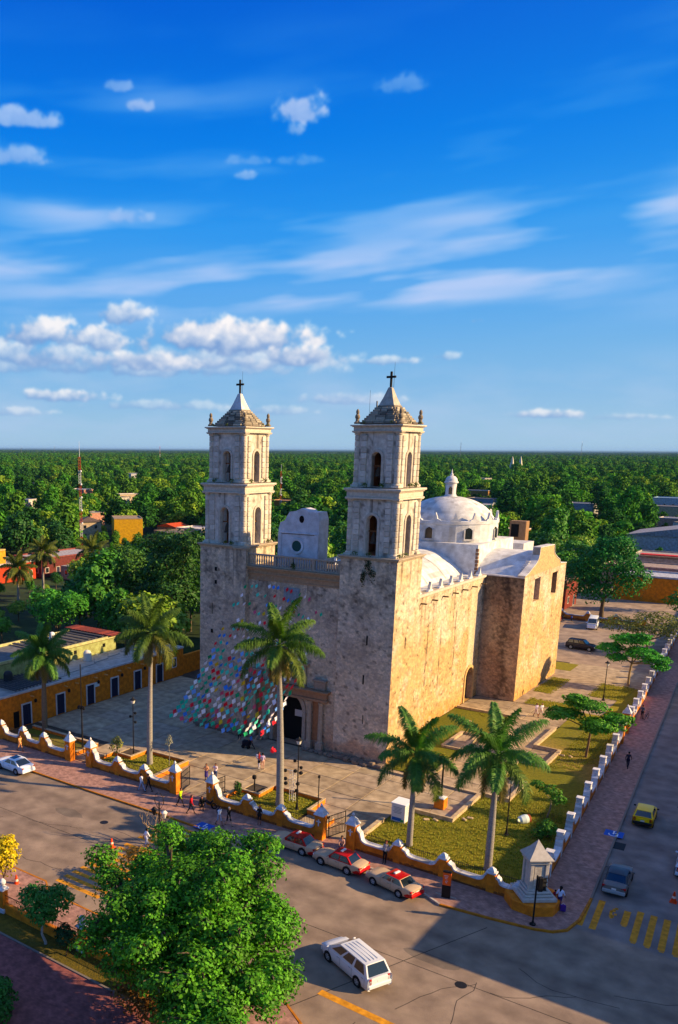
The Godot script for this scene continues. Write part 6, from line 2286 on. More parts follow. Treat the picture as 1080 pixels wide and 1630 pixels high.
func mast(label: String, at: Vector3, h: float, w: float, banded: bool) -> void:
	var t := thing("radio_mast", label, "mast", at)
	var bands := 7
	for b in bands:
		var mb := MB.new()
		mb.col = lin(176, 66, 40) if b % 2 == 0 and banded else (lin(206, 204, 204) if banded else lin(120, 126, 136))
		var y0 := h * 0.86 * b / bands
		var y1 := h * 0.86 * (b + 1) / bands
		var seg := 5
		for i in seg:
			var ya := lerpf(y0, y1, float(i) / seg)
			var yb := lerpf(y0, y1, float(i + 1) / seg)
			for k in 3:
				var a := Vector3(cos(TAU * k / 3), 0, sin(TAU * k / 3)) * w / 2
				var c := Vector3(cos(TAU * (k + 1) / 3), 0, sin(TAU * (k + 1) / 3)) * w / 2
				var th := w * 0.07
				mb.tube([a + Vector3(0, ya, 0), a + Vector3(0, yb, 0)], [th, th], 4, false)
				mb.tube([a + Vector3(0, ya, 0), c + Vector3(0, yb, 0)], [th * 0.7, th * 0.7], 4, false)
		obj("mast_section", mb, M.any, t)
	var mb := MB.new()
	mb.col = lin(220, 220, 224)
	mb.tube([Vector3(0, h * 0.86, 0), Vector3(0, h, 0)], [w * 0.1, w * 0.04], 5)
	obj("antenna", mb, M.any, t)
	for k in 5:
		mb = MB.new()
		mb.col = lin(226, 226, 228)
		mb.lathe([[0, -0.35], [0.28, -0.2], [0.28, 0.2], [0, 0.35]], 8)
		obj("dish", mb, M.any, t, xf(Vector3(w * 0.5, h * (0.25 + 0.12 * k), 0)))


func twin_spires() -> void:
	var t := thing("far_church", "small far church with twin white spires above the trees", "church", Vector3(-277, 0, -904))
	var mb := MB.new()
	mb.col = lin(222, 220, 214)
	mb.box(Vector3(0, 5, -9), Vector3(11, 10, 20))
	obj("nave_wall", mb, M.plaster_vc, t)
	for s in [-1, 1]:
		mb = MB.new()
		mb.col = lin(232, 222, 200)
		mb.box(Vector3(s * 4.6, 8, 2), Vector3(4.2, 16, 4.2))
		mb.lathe([[2.9, 16.0], [2.2, 18.0], [1.5, 22.0], [0.3, 26.5]], 4, Vector3(s * 4.6, 0, 2), false, PI / 4, PI / 4 + TAU)
		obj("spire", mb, M.plaster_vc, t)
	landmarks.append(["far twin-spired church", -277.0, -904.0])
	keep_clear.append([-277.0, -904.0, 14.0])
	keep_clear.append([-264.0, -860.0, 22.0])


func annex() -> void:
	var t := thing("church_annex", "long low orange annex with white-framed blue doors beside the plaza", "building", Vector3(-43.6, 0, 1.0))
	var mb := MB.new()
	mb.bevel_box(Vector3(0, 1.95, 0), Vector3(6.8, 4.1, 34.8), 0.03)
	obj("wall", mb, M.ochre, t)
	mb = MB.new()
	mb.col = lin(196, 186, 172)
	mb.box(Vector3(0, 4.02, 0), Vector3(6.6, 0.06, 34.6))
	mb.col = lin(222, 218, 216)
	mb.box(Vector3(3.36, 4.1, 0), Vector3(0.2, 0.24, 34.9))
	mb.box(Vector3(0, 4.1, -17.3), Vector3(6.5, 0.24, 0.2))
	obj("roof", mb, M.plaster_vc, t)
	for k in 14:
		mb = MB.new()
		mb.col = lin(74, 70, 68)
		mb.bevel_box(Vector3(0.2, 4.35, 6.4 + k * 0.55), Vector3(5.6, 0.16, 0.2), 0.03)
		obj("pergola_beam", mb, M.any, t)
	for z in [13.5, 8.0, 2.75, -1.75, -6.35, -11.0]:
		var p := Vector3(3.41, 0, z - 1.0)
		var wide := 1.25
		mb = MB.new()
		mb.col = lin(226, 226, 230)
		for s in [-1, 1]:
			mb.box(p + Vector3(0.02, 1.28, s * (wide / 2 + 0.08)), Vector3(0.1, 2.56, 0.17))
		mb.box(p + Vector3(0.02, 2.64, 0), Vector3(0.1, 0.17, wide + 0.33))
		var fr := obj("door_frame", mb, M.plaster_vc, t)
		for s in [-1, 1]:
			mb = MB.new()
			mb.bevel_box(p + Vector3(0.0, 1.28, s * wide / 4), Vector3(0.06, 2.5, wide / 2 - 0.02), 0.015)
			obj("door", mb, M.navy_door, t)
		mb = MB.new()
		mb.col = lin(40, 30, 24)
		mb.lathe([[0.05, -0.25], [0.16, -0.2], [0.18, 0.1], [0.05, 0.25]], 8)
		mb.box(Vector3(-0.12, 0, 0), Vector3(0.2, 0.05, 0.05))
		obj("wall_lantern", mb, M.any, t, xf(p + Vector3(0.22, 2.75, -1.3)))
		for s in [-0.7, -2.6]:
			mb = MB.new()
			mb.col = lin(214, 150, 80)
			mb.bevel_box(p + Vector3(0.3, 3.45, s), Vector3(0.6, 0.13, 0.2), 0.03)
			obj("rain_spout", mb, M.any, t)
	for q in [[-1.5, 11.0], [-1.8, -3.0], [-1.2, -12.5]]:
		mb = MB.new()
		mb.col = lin(44, 44, 48) if q[1] > 0 else lin(206, 200, 190)
		mb.lathe([[0.55, 0], [0.58, 0.1], [0.56, 1.1], [0.4, 1.4], [0.16, 1.5], [0.0, 1.52]], 14)
		obj("water_tank", mb, M.any, t, xf(Vector3(q[0], 4.05, q[1])))
	for k in 7:
		mb = MB.new()
		mb.col = lin(150, 146, 140)
		mb.tube([Vector3(-2.6 + 0.7 * k, 4.09, -15.0 + 3.1 * k), Vector3(-2.4 + 0.7 * k, 4.09, -13.0 + 3.4 * k), Vector3(-2.4 + 0.7 * k, 4.6, -13.0 + 3.4 * k)], [0.05, 0.05, 0.05], 6)
		obj("roof_pipe", mb, M.any, t)
	mb = MB.new()
	mb.box(Vector3(3.42, 1.0, 14.1), Vector3(0.06, 2.0, 0.8))
	obj("plain_door", mb, M.void, t)
	mb = MB.new()
	mb.col = lin(216, 226, 230)
	mb.box(Vector3(3.43, 2.4, 0.55), Vector3(0.06, 0.6, 0.8))
	obj("wall_plaque", mb, M.any, t)
	mb = MB.new()
	mb.col = lin(226, 226, 230)
	mb.box(Vector3(3.42, 2.2, -15.3), Vector3(0.06, 1.5, 1.0))
	obj("window_frame", mb, M.any, t)
	mb = MB.new()
	mb.box(Vector3(3.44, 2.2, -15.3), Vector3(0.06, 1.2, 0.7))
	obj("window", mb, M.glass_dark, t)
	var w := thing("court_wall", "low orange wall between the annex and the far tower", "wall", Vector3(-40.6, 0, -20.3))
	mb = MB.new()
	mb.bevel_box(Vector3(0, 1.35, 0), Vector3(0.4, 2.9, 7.6), 0.04)
	obj("wall", mb, M.ochre, w)
	mb = MB.new()
	mb.bevel_box(Vector3(8.0, 1.35, -3.8), Vector3(15.6, 2.9, 0.4), 0.04)
	obj("wall", mb, M.ochre, w)


# ---------------------------------------------------------------- trees beyond the churchyard
func free_spot(x: float, z: float, pad: float) -> bool:
	if x > -46.0 - pad and x < 60.0 and z > -99.0 - pad:
		return false
	if x > -57.5 and x < -44.0 and z > -13.0:
		return false
	if x > 10.0 - z * 0.0 - 22.0 + (z + 100.0) * 0.08 and z > -128.0:
		return false
	for k in keep_clear:
		var dx: float = x - k[0]
		var dz: float = z - k[1]
		if dx * dx + dz * dz < (k[2] + pad * 0.3) * (k[2] + pad * 0.3):
			return false
	return true


func low_growth(x: float, z: float) -> bool:
	for g in gardens:
		var d: Vector2 = Vector2(x, z) - g[0]
		var along: float = d.dot(g[1])
		if along > 0.0 and along < g[3] and absf(d.cross(g[1])) < g[2]:
			return true
	return false


func build_trees() -> void:
	# the trees one can name
	tree("broad tree with pale bare limbs showing through, behind the lime-green house", Vector3(-73, 0, -38), [[Vector3(-3, 9.5, 1), Vector3(5, 3.5, 4.5)], [Vector3(3.5, 10.5, 0), Vector3(5, 3.6, 4.5)], [Vector3(0, 12.2, -1), Vector3(5, 2.6, 4.5)], [Vector3(6, 8.0, 1.5), Vector3(3, 2.4, 3)], [Vector3(-6, 7.5, 1), Vector3(3, 2.4, 3)]], 7000, 0.5, lin(70, 112, 40), lin(206, 196, 180), 0.42, 4.5, 101)
	tree("tall dark tree pressed against the far tower's shaft", Vector3(-56, 0, -33), [[Vector3(0, 12.5, 0), Vector3(5.5, 5.0, 5.0)], [Vector3(2, 8, 2), Vector3(5, 4.5, 4.5)], [Vector3(-2, 15.8, -1), Vector3(4, 3, 4)], [Vector3(3.5, 16.5, 0), Vector3(3.4, 3, 3.4)], [Vector3(-4, 7, 1), Vector3(3.5, 3.5, 3.5)]], 8500, 0.5, lin(52, 92, 36), lin(90, 80, 66), 0.5, 4.0, 102)
	tree("dark leafy tree behind the tall one, its top level with the tower ledge", Vector3(-66, 0, -58), [[Vector3(0, 12, 0), Vector3(6.5, 5, 6)], [Vector3(4, 16, 1), Vector3(5, 3.4, 5)], [Vector3(-4, 9, 2), Vector3(4.5, 4, 4)]], 6500, 0.55, lin(46, 82, 36), lin(90, 80, 66), 0.45, 4.5, 103)
	tree("glossy green almond tree over the roof of the lime-green house", Vector3(-66.5, 0, -16), [[Vector3(0, 6.5, 0), Vector3(4.6, 3.0, 4.2)], [Vector3(-3.5, 7.5, -1), Vector3(3.4, 2.4, 3.2)], [Vector3(3.4, 7.8, 0), Vector3(3.2, 2.2, 3.0)]], 5200, 0.42, lin(66, 134, 40), lin(120, 104, 84), 0.28, 3.0, 104)
	tree("dark tree at the photo's edge behind the weathered grey house", Vector3(-103, 0, -12), [[Vector3(0, 7.5, 0), Vector3(6, 4, 5.5)], [Vector3(4, 9, 2), Vector3(4, 3, 4)]], 4600, 0.5, lin(46, 88, 38), lin(90, 80, 66), 0.35, 3.0, 105)
	tree("large round tree at the back of the yard over the parked white van", Vector3(-3.0, 0, -104), [[Vector3(0, 10.5, 0), Vector3(6.5, 4.6, 5.5)], [Vector3(-4.5, 7.5, 1), Vector3(4, 4.2, 4)], [Vector3(4.5, 8.0, 1), Vector3(4.2, 4.2, 4)], [Vector3(1, 13.6, 0), Vector3(4.6, 2.8, 4)], [Vector3(-1, 5.0, 2), Vector3(4, 2.6, 3.4)]], 9000, 0.5, lin(42, 112, 40), lin(120, 104, 84), 0.42, 3.6, 106)
	tree("wide feathery olive tree with grey twigs over the far end of the garden wall", Vector3(10.5, 0, -76), [[Vector3(-4, 3.9, 0), Vector3(3.8, 1.5, 3.2)], [Vector3(1, 5.0, -1), Vector3(4.6, 1.4, 3.6)], [Vector3(5, 4.2, 1), Vector3(3.6, 1.5, 3.2)], [Vector3(0.5, 3.6, 2.2), Vector3(4.2, 1.4, 2.4)]], 3600, 0.34, lin(104, 112, 50), lin(176, 160, 130), 0.22, 1.8, 107)
	tree("bright green tree crown at the photo's edge beyond the olive tree", Vector3(15.5, 0, -103), [[Vector3(0, 6.5, 0), Vector3(5.5, 3.2, 4.6)], [Vector3(4, 8.5, -1), Vector3(4, 2.6, 3.6)], [Vector3(-4.4, 4.6, 1), Vector3(3, 2.2, 3)]], 4600, 0.45, lin(66, 138, 40), lin(120, 104, 84), 0.3, 2.8, 108)
	tree("yellowish tree between the bright orange house and the photo's edge", Vector3(11.5, 0, -121), [[Vector3(0, 7, 0), Vector3(3.4, 3.6, 3.2)], [Vector3(2, 9.5, 0), Vector3(2.4, 2.2, 2.2)]], 2600, 0.42, lin(142, 146, 40), lin(120, 104, 84), 0.24, 3.0, 109)
	# the square across the street
	var big := [[Vector3(0.6, 8.4, -0.4), Vector3(4.3, 2.5, 3.6)], [Vector3(1.6, 7.6, -4.6), Vector3(3.3, 2.1, 2.6)], [Vector3(-2.6, 7.0, -3.6), Vector3(3.2, 2.0, 2.6)], [Vector3(-4.4, 6.2, -0.6), Vector3(3.2, 2.2, 2.6)], [Vector3(3.4, 6.8, 1.4), Vector3(3.6, 2.3, 2.4)], [Vector3(0.0, 6.4, 1.9), Vector3(3.8, 2.2, 2.2)], [Vector3(4.4, 6.0, -1.4), Vector3(2.4, 1.9, 2.4)], [Vector3(5.2, 5.2, 2.2), Vector3(2.2, 1.6, 1.7)], [Vector3(-3.0, 4.6, 1.0), Vector3(2.4, 1.6, 1.6)], [Vector3(2.6, 5.2, 3.6), Vector3(3.6, 1.9, 2.2)], [Vector3(-0.8, 5.0, 3.2), Vector3(3.0, 1.7, 1.8)], [Vector3(5.4, 4.4, 3.8), Vector3(2.4, 1.5, 1.8)], [Vector3(6.2, 4.4, 4.6), Vector3(2.4, 1.4, 1.8)], [Vector3(6.4, 5.0, 1.0), Vector3(2.0, 1.6, 1.9)]]
	var clumps := []
	var cq := RandomNumberGenerator.new()
	cq.seed = 44
	for l in big:
		clumps.append([l[0] - Vector3(0, 0.4, 0), l[1] * 0.7])
		for k in 12:
			var d := Vector3(cq.randfn(), cq.randfn() * 0.7 + 0.35, cq.randfn()).normalized()
			clumps.append([l[0] + d * l[1] * cq.randf_range(0.62, 0.95), Vector3(1.0, 0.66, 1.0) * cq.randf_range(0.75, 1.35)])
	tree("huge glossy green tree covering the corner of the square", Vector3(7.2, -0.1, 43.5), clumps, 84000, 0.21, lin(72, 132, 28), lin(120, 104, 84), 0.4, 3.4, 110, "", "corner_tree", 0.7)
	tree("yellow-leaved young tree beside the orange pier of the square", Vector3(-10.8, 0, 41.3), [[Vector3(0, 3.0, 0), Vector3(1.3, 1.5, 1.2)], [Vector3(0.5, 4.2, 0.1), Vector3(0.9, 0.8, 0.8)], [Vector3(-0.6, 2.4, 0.2), Vector3(0.9, 0.9, 0.9)]], 2200, 0.22, lin(198, 178, 26), lin(140, 120, 90), 0.08, 1.4, 111)
	tree("small dark tree with whitewashed stems behind the railing of the square", Vector3(-3.6, 0, 43.9), [[Vector3(-0.9, 2.9, 0), Vector3(1.3, 1.1, 1.1)], [Vector3(0.7, 3.3, -0.4), Vector3(1.4, 1.0, 1.2)], [Vector3(0.2, 2.4, 0.4), Vector3(1.2, 0.8, 0.9)]], 4200, 0.2, lin(62, 124, 44), lin(216, 210, 202), 0.09, 1.5, 112)
	tree("low dark shrub between the whitewashed tree and the huge tree", Vector3(-1.5, 0, 44.0), [[Vector3(0, 1.3, 0), Vector3(0.9, 0.9, 0.6)]], 700, 0.2, lin(40, 72, 34), lin(90, 76, 60), 0.05, 0.5, 113)
	tree("clipped dark hedge bush at the lower corner of the square", Vector3(-1.2, 0, 50.2), [[Vector3(0, 1.0, 0), Vector3(1.6, 0.9, 1.2)], [Vector3(1.5, 0.8, 0.9), Vector3(1.0, 0.7, 0.8)]], 2400, 0.24, lin(50, 104, 40), lin(90, 76, 60), 0.07, 0.4, 114)
	tree("rusty bush under the huge tree by the dark square", Vector3(5.6, 0, 45.6), [[Vector3(0, 0.9, 0), Vector3(1.5, 0.9, 0.9)], [Vector3(1.8, 0.8, 0.3), Vector3(1.0, 0.8, 0.8)]], 1300, 0.2, lin(120, 84, 34), lin(90, 76, 60), 0.06, 0.4, 115)
	tree("orange-leaved bush beside the bare tree on the crossing", Vector3(-4.4, -0.1, 33.6), [[Vector3(0, 1.8, 0), Vector3(1.5, 1.2, 1.3)], [Vector3(1.4, 1.9, 0.6), Vector3(1.2, 1.0, 1.1)]], 1500, 0.22, lin(150, 116, 44), lin(120, 100, 76), 0.07, 0.9, 116)
	bare_tree()
	for k in [[-104, -47, 10.5, "coconut palm with yellowing fronds before the red-orange house", 31], [-92, -50, 11.5, "coconut palm leaning by the grey sheet-roofed shed", 32], [-97, -34, 9.0, "lower coconut palm in front of the other two", 33]]:
		var p := palm(k[3], Vector3(k[0], 0, k[1]), k[2], Vector3(0.8, 0, 0.4), 4.4, 18, k[4], 0.3, Color(0.12, 0.15, 0.025), 0.2)
		p.name = numbered(self, "coconut_palm")
		p.set_meta("group", "coconut palms behind the annex")
		keep_clear.append([k[0], k[1], 5.0])
	for k in [[-73, -38, 9], [-56, -33, 8], [-66, -58, 8], [-66.5, -16, 7], [-103, -12, 8], [-3, -104, 9], [9, -121, 5]]:
		keep_clear.append(k)
	forest()


func bare_tree() -> void:
	var t := thing("bare_tree", "leafless pale tree at the island of the crossing", "tree", Vector3(-7.5, -0.15, 28.1))
	var q := RandomNumberGenerator.new()
	q.seed = 6
	var mb := MB.new()
	mb.col = lin(190, 160, 124)
	mb.tube([Vector3(0, 0, 0), Vector3(0.05, 0.8, 0), Vector3(0, 1.5, 0.05)], [0.09, 0.075, 0.065], 7)
	obj("trunk", mb, M.bark, t)
	for i in 9:
		mb = MB.new()
		mb.col = lin(200, 172, 136)
		var a := i * 2.4
		var p := Vector3(0, 1.2 + 0.04 * i, 0)
		var e := p + Vector3(cos(a) * 1.3, 0.9 + q.randf() * 0.7, sin(a) * 1.3)
		var m := (p + e) / 2 + Vector3(q.randf_range(-0.15, 0.15), -0.1, q.randf_range(-0.15, 0.15))
		mb.tube([p, m, e], [0.05, 0.035, 0.015], 5)
		for k in 5:
			var s := p.lerp(e, 0.4 + 0.13 * k)
			mb.tube([s, s + Vector3(q.randf_range(-0.4, 0.4), q.randf_range(0.2, 0.6), q.randf_range(-0.4, 0.4))], [0.02, 0.008], 4)
		obj("branch", mb, M.bark, t)


func forest() -> void:
	var q := RandomNumberGenerator.new()
	q.seed = 515
	# near kinds, one of each with trunk and crown, then copies
	var kinds := [["round dark green", lin(58, 112, 40), 0], ["broad bright green", lin(86, 144, 42), 1], ["tall soft green", lin(80, 124, 44), 2], ["dense deep green", lin(46, 92, 38), 0], ["loose light green", lin(116, 148, 46), 1], ["spreading mid-green", lin(68, 126, 42), 2]]
	var shapes := [
		[[Vector3(0, 6.4, 0), Vector3(3.8, 3.2, 3.8)], [Vector3(2.2, 5.2, 1.2), Vector3(2.6, 2.2, 2.6)], [Vector3(-2.0, 5.0, 1.0), Vector3(2.6, 2.2, 2.6)], [Vector3(0.4, 8.2, -0.6), Vector3(2.4, 1.8, 2.4)]],
		[[Vector3(-2.4, 5.8, 0), Vector3(3.2, 2.3, 3.2)], [Vector3(2.4, 6.2, 0.6), Vector3(3.3, 2.4, 3.2)], [Vector3(0, 7.4, -1), Vector3(3.2, 2.0, 3.0)], [Vector3(0.4, 5.0, 2.4), Vector3(2.6, 1.8, 2.4)]],
		[[Vector3(0, 7.6, 0), Vector3(3.0, 3.4, 3.0)], [Vector3(1.8, 9.6, 0.4), Vector3(2.2, 2.2, 2.2)], [Vector3(-1.8, 6.0, 0.8), Vector3(2.4, 2.4, 2.4)], [Vector3(1.6, 5.2, 1.6), Vector3(2.2, 1.8, 2.2)]]]
	var protos := []
	for i in kinds.size():
		var t := tree("", Vector3(0, 0, 0), shapes[kinds[i][2]], 2300, 0.62, kinds[i][1], lin(120, 106, 88), 0.26, 3.0, 200 + i, "treetops of the town and the forest beyond", "forest_tree", 0.45)
		protos.append(t)
	# gather places, near to far, inside the angle the photo takes in and a little more
	var spots := []
	var r := 95.0
	while r < 3400.0:
		var gap := 7.6 if r < 420.0 else lerpf(8.5, 17.0, clampf((r - 420.0) / 2400.0, 0, 1))
		var n := int(r * 1.12 / gap)
		for i in n:
			var az := deg_to_rad(-62.0) + 1.12 * (i + q.randf()) / n
			var rr := r + q.randf_range(-0.5, 0.5) * gap
			var x := EYE.x + sin(az) * rr
			var z := EYE.z - cos(az) * rr
			if free_spot(x, z, 3.5):
				spots.append([rr, x, z, gap, 0.33 if low_growth(x, z) else 1.0])
		r += gap * 0.95
	spots.sort_custom(func(a, b): return a[0] < b[0])
	var single := mini(300, spots.size())
	var taken := {}
	for i in single:
		var s: Array = spots[i]
		var k := q.randi() % 6
		var size: float = q.randf_range(0.65, 1.4) * s[4]
		var best := 1e9
		var mark: Array = landmarks[0]
		for l in landmarks:
			var dd: float = (l[1] - s[1]) * (l[1] - s[1]) + (l[2] - s[2]) * (l[2] - s[2])
			if dd < best:
				best = dd
				mark = l
		var away := Vector2(s[1] - EYE.x, s[2] - EYE.z).length() - Vector2(mark[1] - EYE.x, mark[2] - EYE.z).length()
		var how := "behind" if away > 8.0 else ("in front of" if away < -8.0 else "beside")
		var base := "%s tree %s the %s" % [kinds[k][0], how, mark[0]]
		for extra in ["", ", a small one" if size < 0.95 else ", a large one", ", edge of the clump", ", deeper in", ", crowded by others", ", set apart", ", low crown", ", leaning crown"]:
			if not taken.has(base + extra):
				base += extra
				break
		taken[base] = true
		var at := Vector3(s[1], 0, s[2])
		if not protos[k].has_meta("placed"):
			protos[k].set_meta("placed", true)
			protos[k].position = at
			protos[k].rotation.y = q.randf() * TAU
			protos[k].scale = Vector3.ONE * size
			protos[k].set_meta("label", base)
		else:
			copy(protos[k], at, q.randf() * TAU, base, Vector3(size, size * q.randf_range(0.85, 1.2), size))
	# the rest reads as one forest
	var cards := []
	for i in 7:
		var col: Color = kinds[i % 6][1] if i < 6 else lin(52, 96, 44)
		cards.append([leaf_blob(shapes[i % 3], 1000, 0.88, 300 + i, col, 0.5), []])
	for i in range(single, spots.size()):
		var s: Array = spots[i]
		var size: float = q.randf_range(0.65, 1.45) * (0.55 + 0.45 * s[3] / 7.6) * s[4]
		cards[int(clampf(3.5 + 6.0 * wn.get_noise_2d(s[1] * 0.05, s[2] * 0.05) + q.randf_range(-2.2, 2.2), 0, 6.99))][1].append(xf(Vector3(s[1], -0.4, s[2]), q.randf() * TAU, Vector3(size, q.randf_range(0.7, 1.35) * minf(size, 1.35), size)))
	for k in cards.size():
		crowd("forest_canopy", cards[k][0], cards[k][1], "unbroken green forest behind the town")
	var clump := []
	for i in 4:
		var lobes := []
		for j in 9:
			lobes.append([Vector3(q.randf_range(-16, 16), q.randf_range(4.0, 7.5), q.randf_range(-16, 16)), Vector3(q.randf_range(5, 8), q.randf_range(2.6, 4.2), q.randf_range(5, 8))])
		clump.append([leaf_blob(lobes, 1500, 2.1, 400 + i, [lin(44, 86, 40), lin(60, 100, 42), lin(38, 76, 42), lin(74, 104, 46)][i], 0.5), []])
	r = 3380.0
	while r < 14000.0:
		var gap := lerpf(26.0, 70.0, clampf((r - 3380.0) / 8000.0, 0, 1))
		var n := int(r * 1.1 / gap)
		for i in n:
			var az := deg_to_rad(-61.5) + 1.1 * (i + q.randf()) / n
			var rr := r + q.randf_range(-0.5, 0.5) * gap
			var size := gap / 28.0 * q.randf_range(0.8, 1.2)
			clump[q.randi() % 4][1].append(xf(Vector3(EYE.x + sin(az) * rr, -0.5, EYE.z - cos(az) * rr), q.randf() * TAU, Vector3(size, q.randf_range(0.75, 1.35), size)))
		r += gap * 0.9
	for k in clump.size():
		crowd("distant_forest", clump[k][0], clump[k][1], "far forest running out to the flat horizon")


func crowd(called: String, m: Mesh, where: Array, label: String) -> void:
	var mm := MultiMesh.new()
	mm.transform_format = MultiMesh.TRANSFORM_3D
	mm.mesh = m
	mm.instance_count = where.size()
	for i in where.size():
		mm.set_instance_transform(i, where[i])
	var o := MultiMeshInstance3D.new()
	o.name = numbered(self, called)
	o.multimesh = mm
	o.material_override = M.far_leaf
	add_child(o)
	tag(o, label, "forest", "", "stuff")


# ---------------------------------------------------------------- lamps, signs, cones
func lamp_post(label: String, at: Vector3, h: float, extra := 0) -> void:
	var t := thing("street_lamp", label, "lamp post", at, 0.0, "black lamp posts of the churchyard")
	var mb := MB.new()
	mb.lathe([[0.22, 0], [0.22, 0.12], [0.14, 0.2], [0.09, 0.6], [0.06, 1.0], [0.045, h - 0.55], [0.1, h - 0.5]], 10)
	obj("post", mb, M.iron, t)
	mb = MB.new()
	mb.lathe([[0.1, h - 0.5], [0.17, h - 0.45], [0.26, h - 0.1], [0.2, h - 0.06]], 8)
	mat("lamp_glass", rgb(214, 212, 200), 0.3)
	obj("lantern_glass", mb, M.lamp_glass, t)
	mb = MB.new()
	mb.lathe([[0.34, h - 0.1], [0.32, h - 0.04], [0.12, h + 0.1], [0.04, h + 0.22], [0, h + 0.24]], 10)
	obj("lantern_cap", mb, M.iron, t)
	for k in extra:
		mb = MB.new()
		mb.box(Vector3(0.18 if k % 2 == 0 else -0.18, h * 0.62 + 0.5 * k, 0.02), Vector3(0.34, 0.06, 0.06))
		mb.bevel_box(Vector3(0.34 if k % 2 == 0 else -0.34, h * 0.62 + 0.5 * k, 0.05), Vector3(0.24, 0.26, 0.22), 0.04)
		obj("floodlight", mb, M.black, t)


func build_street_things() -> void:
	lamp_post("lamp post with three floodlights in the planter with the slender palm", Vector3(-22.7, 0, 13.9), 6.5, 3)
	lamp_post("lamp post before the portal, beside the tallest palm", Vector3(-1.64, 0, 15.0), 6.9, 2)
	lamp_post("lamp post on the sunny lawn beside the stout palm", Vector3(15.3, 0, 8.4), 5.3)
	lamp_post("lamp post in the yard before the two-stemmed tree", Vector3(11.9, 0, -40.6), 5.2)
	var t := thing("utility_pole", "thin tall dark pole before the orange annex doors", "pole", Vector3(-28.9, 0, 15.4))
	var mb := MB.new()
	mb.lathe([[0.1, 0], [0.09, 2.0], [0.06, 5.0], [0.05, 9.6], [0, 9.62]], 8)
	obj("pole", mb, M.iron, t)
	mb = MB.new()
	mb.box(Vector3(0, 4.9, 0), Vector3(0.9, 0.08, 0.08))
	for s in [-0.4, 0.0, 0.4]:
		mb.bevel_box(Vector3(s, 4.7, 0.05), Vector3(0.26, 0.3, 0.24), 0.05)
	obj("floodlight_bar", mb, M.black, t)
	# double lantern at the crossing
	t = thing("street_lamp", "black double-armed lantern post on the island of the crossing", "lamp post", Vector3(-7.2, -0.15, 27.9))
	mb = MB.new()
	mb.lathe([[0.2, 0], [0.2, 0.2], [0.08, 0.5], [0.06, 3.3], [0.05, 3.9]], 10)
	obj("post", mb, M.iron, t)
	for s in [-1, 1]:
		mb = MB.new()
		mb.tube([Vector3(0, 3.3, 0), Vector3(s * 0.2, 3.4, 0), Vector3(s * 0.5, 3.9, 0), Vector3(s * 0.4, 4.5, 0), Vector3(0.08 * s, 4.7, 0)], [0.035, 0.035, 0.035, 0.03, 0.03], 6)
		obj("arm", mb, M.iron, t)
		mb = MB.new()
		mb.lathe([[0.1, 2.6], [0.24, 3.05], [0.28, 3.1], [0.08, 3.3]], 8, Vector3(s * 0.55, 0, 0))
		obj("lantern_glass", mb, M.lamp_glass if s > 0 else M.iron, t)
	# traffic light seen from behind
	t = thing("traffic_light", "black traffic light on its pole at the rounded kerb", "traffic light", Vector3(21.45, 0, 21.4), 0.6)
	mb = MB.new()
	mb.lathe([[0.22, 0], [0.22, 0.08], [0.1, 0.14], [0.065, 0.3], [0.06, 3.75], [0, 3.78]], 10)
	obj("pole", mb, M.black, t)
	mb = MB.new()
	mb.bevel_box(Vector3(0.24, 3.1, 0), Vector3(0.32, 1.05, 0.3), 0.04)
	obj("signal_box", mb, M.black, t)
	for k in 3:
		mb = MB.new()
		mb.t = Transform3D(Basis(Vector3.FORWARD, PI / 2), Vector3(0.4, 3.42 - 0.32 * k, 0))
		mb.lathe([[0.15, 0.0], [0.16, 0.3]], 10, Vector3(), false, -0.4, PI + 0.4)
		obj("visor", mb, M.black, t)
	# orange information pillar
	t = thing("information_totem", "orange and black information pillar on the pavement behind the taxis", "sign", Vector3(15.2, 0, 21.55), 0.25)
	mb = MB.new()
	mb.bevel_box(Vector3(0, 0.5, 0), Vector3(0.62, 1.0, 0.26), 0.02)
	obj("black_foot", mb, M.black, t)
	mb = MB.new()
	mat("sign_orange", rgb(236, 92, 20), 0.5)
	mb.bevel_box(Vector3(0, 1.5, 0), Vector3(0.6, 1.0, 0.24), 0.02)
	obj("orange_panel", mb, M.sign_orange, t)
	mb = MB.new()
	mb.bevel_box(Vector3(0, 2.06, 0), Vector3(0.62, 0.12, 0.26), 0.02)
	obj("black_top", mb, M.black, t)
	mb = MB.new()
	mb.lathe([[0.1, 0.0], [0.1, 0.01], [0.06, 0.01]], 14, Vector3(), false, 0.3, 5.2)
	obj("round_mark", mb, M.coping, t, Transform3D(Basis(Vector3.RIGHT, PI / 2), Vector3(0, 1.3, 0.122)))
	mb = MB.new()
	for k in 3:
		mb.box(Vector3(-0.06, 1.78 - k * 0.12, 0.122), Vector3(0.3 - 0.06 * k, 0.03, 0.006))
	obj("printed_line", mb, M.coping, t)
	# small things in the middle planter
	t = thing("ground_floodlight", "short post with a dark floodlight before the dark green shrub", "floodlight", Vector3(-6.6, 0, 14.6))
	mb = MB.new()
	mb.lathe([[0.07, 0], [0.06, 1.75]], 8)
	obj("post", mb, M.iron, t)
	mb = MB.new()
	mb.bevel_box(Vector3(-0.05, 1.9, 0), Vector3(0.34, 0.4, 0.34), 0.06)
	obj("lamp_head", mb, M.black, t)
	t = thing("light_truss", "pale metal truss hung with stage lamps in the middle planter", "truss", Vector3(-3.0, 0, 13.6))
	mb = MB.new()
	mb.col = lin(206, 204, 200)
	for s in [[-0.2, -0.2], [0.2, -0.2], [0.2, 0.2], [-0.2, 0.2]]:
		mb.tube([Vector3(s[0], 0, s[1]), Vector3(s[0], 3.1, s[1])], [0.025, 0.025], 6)
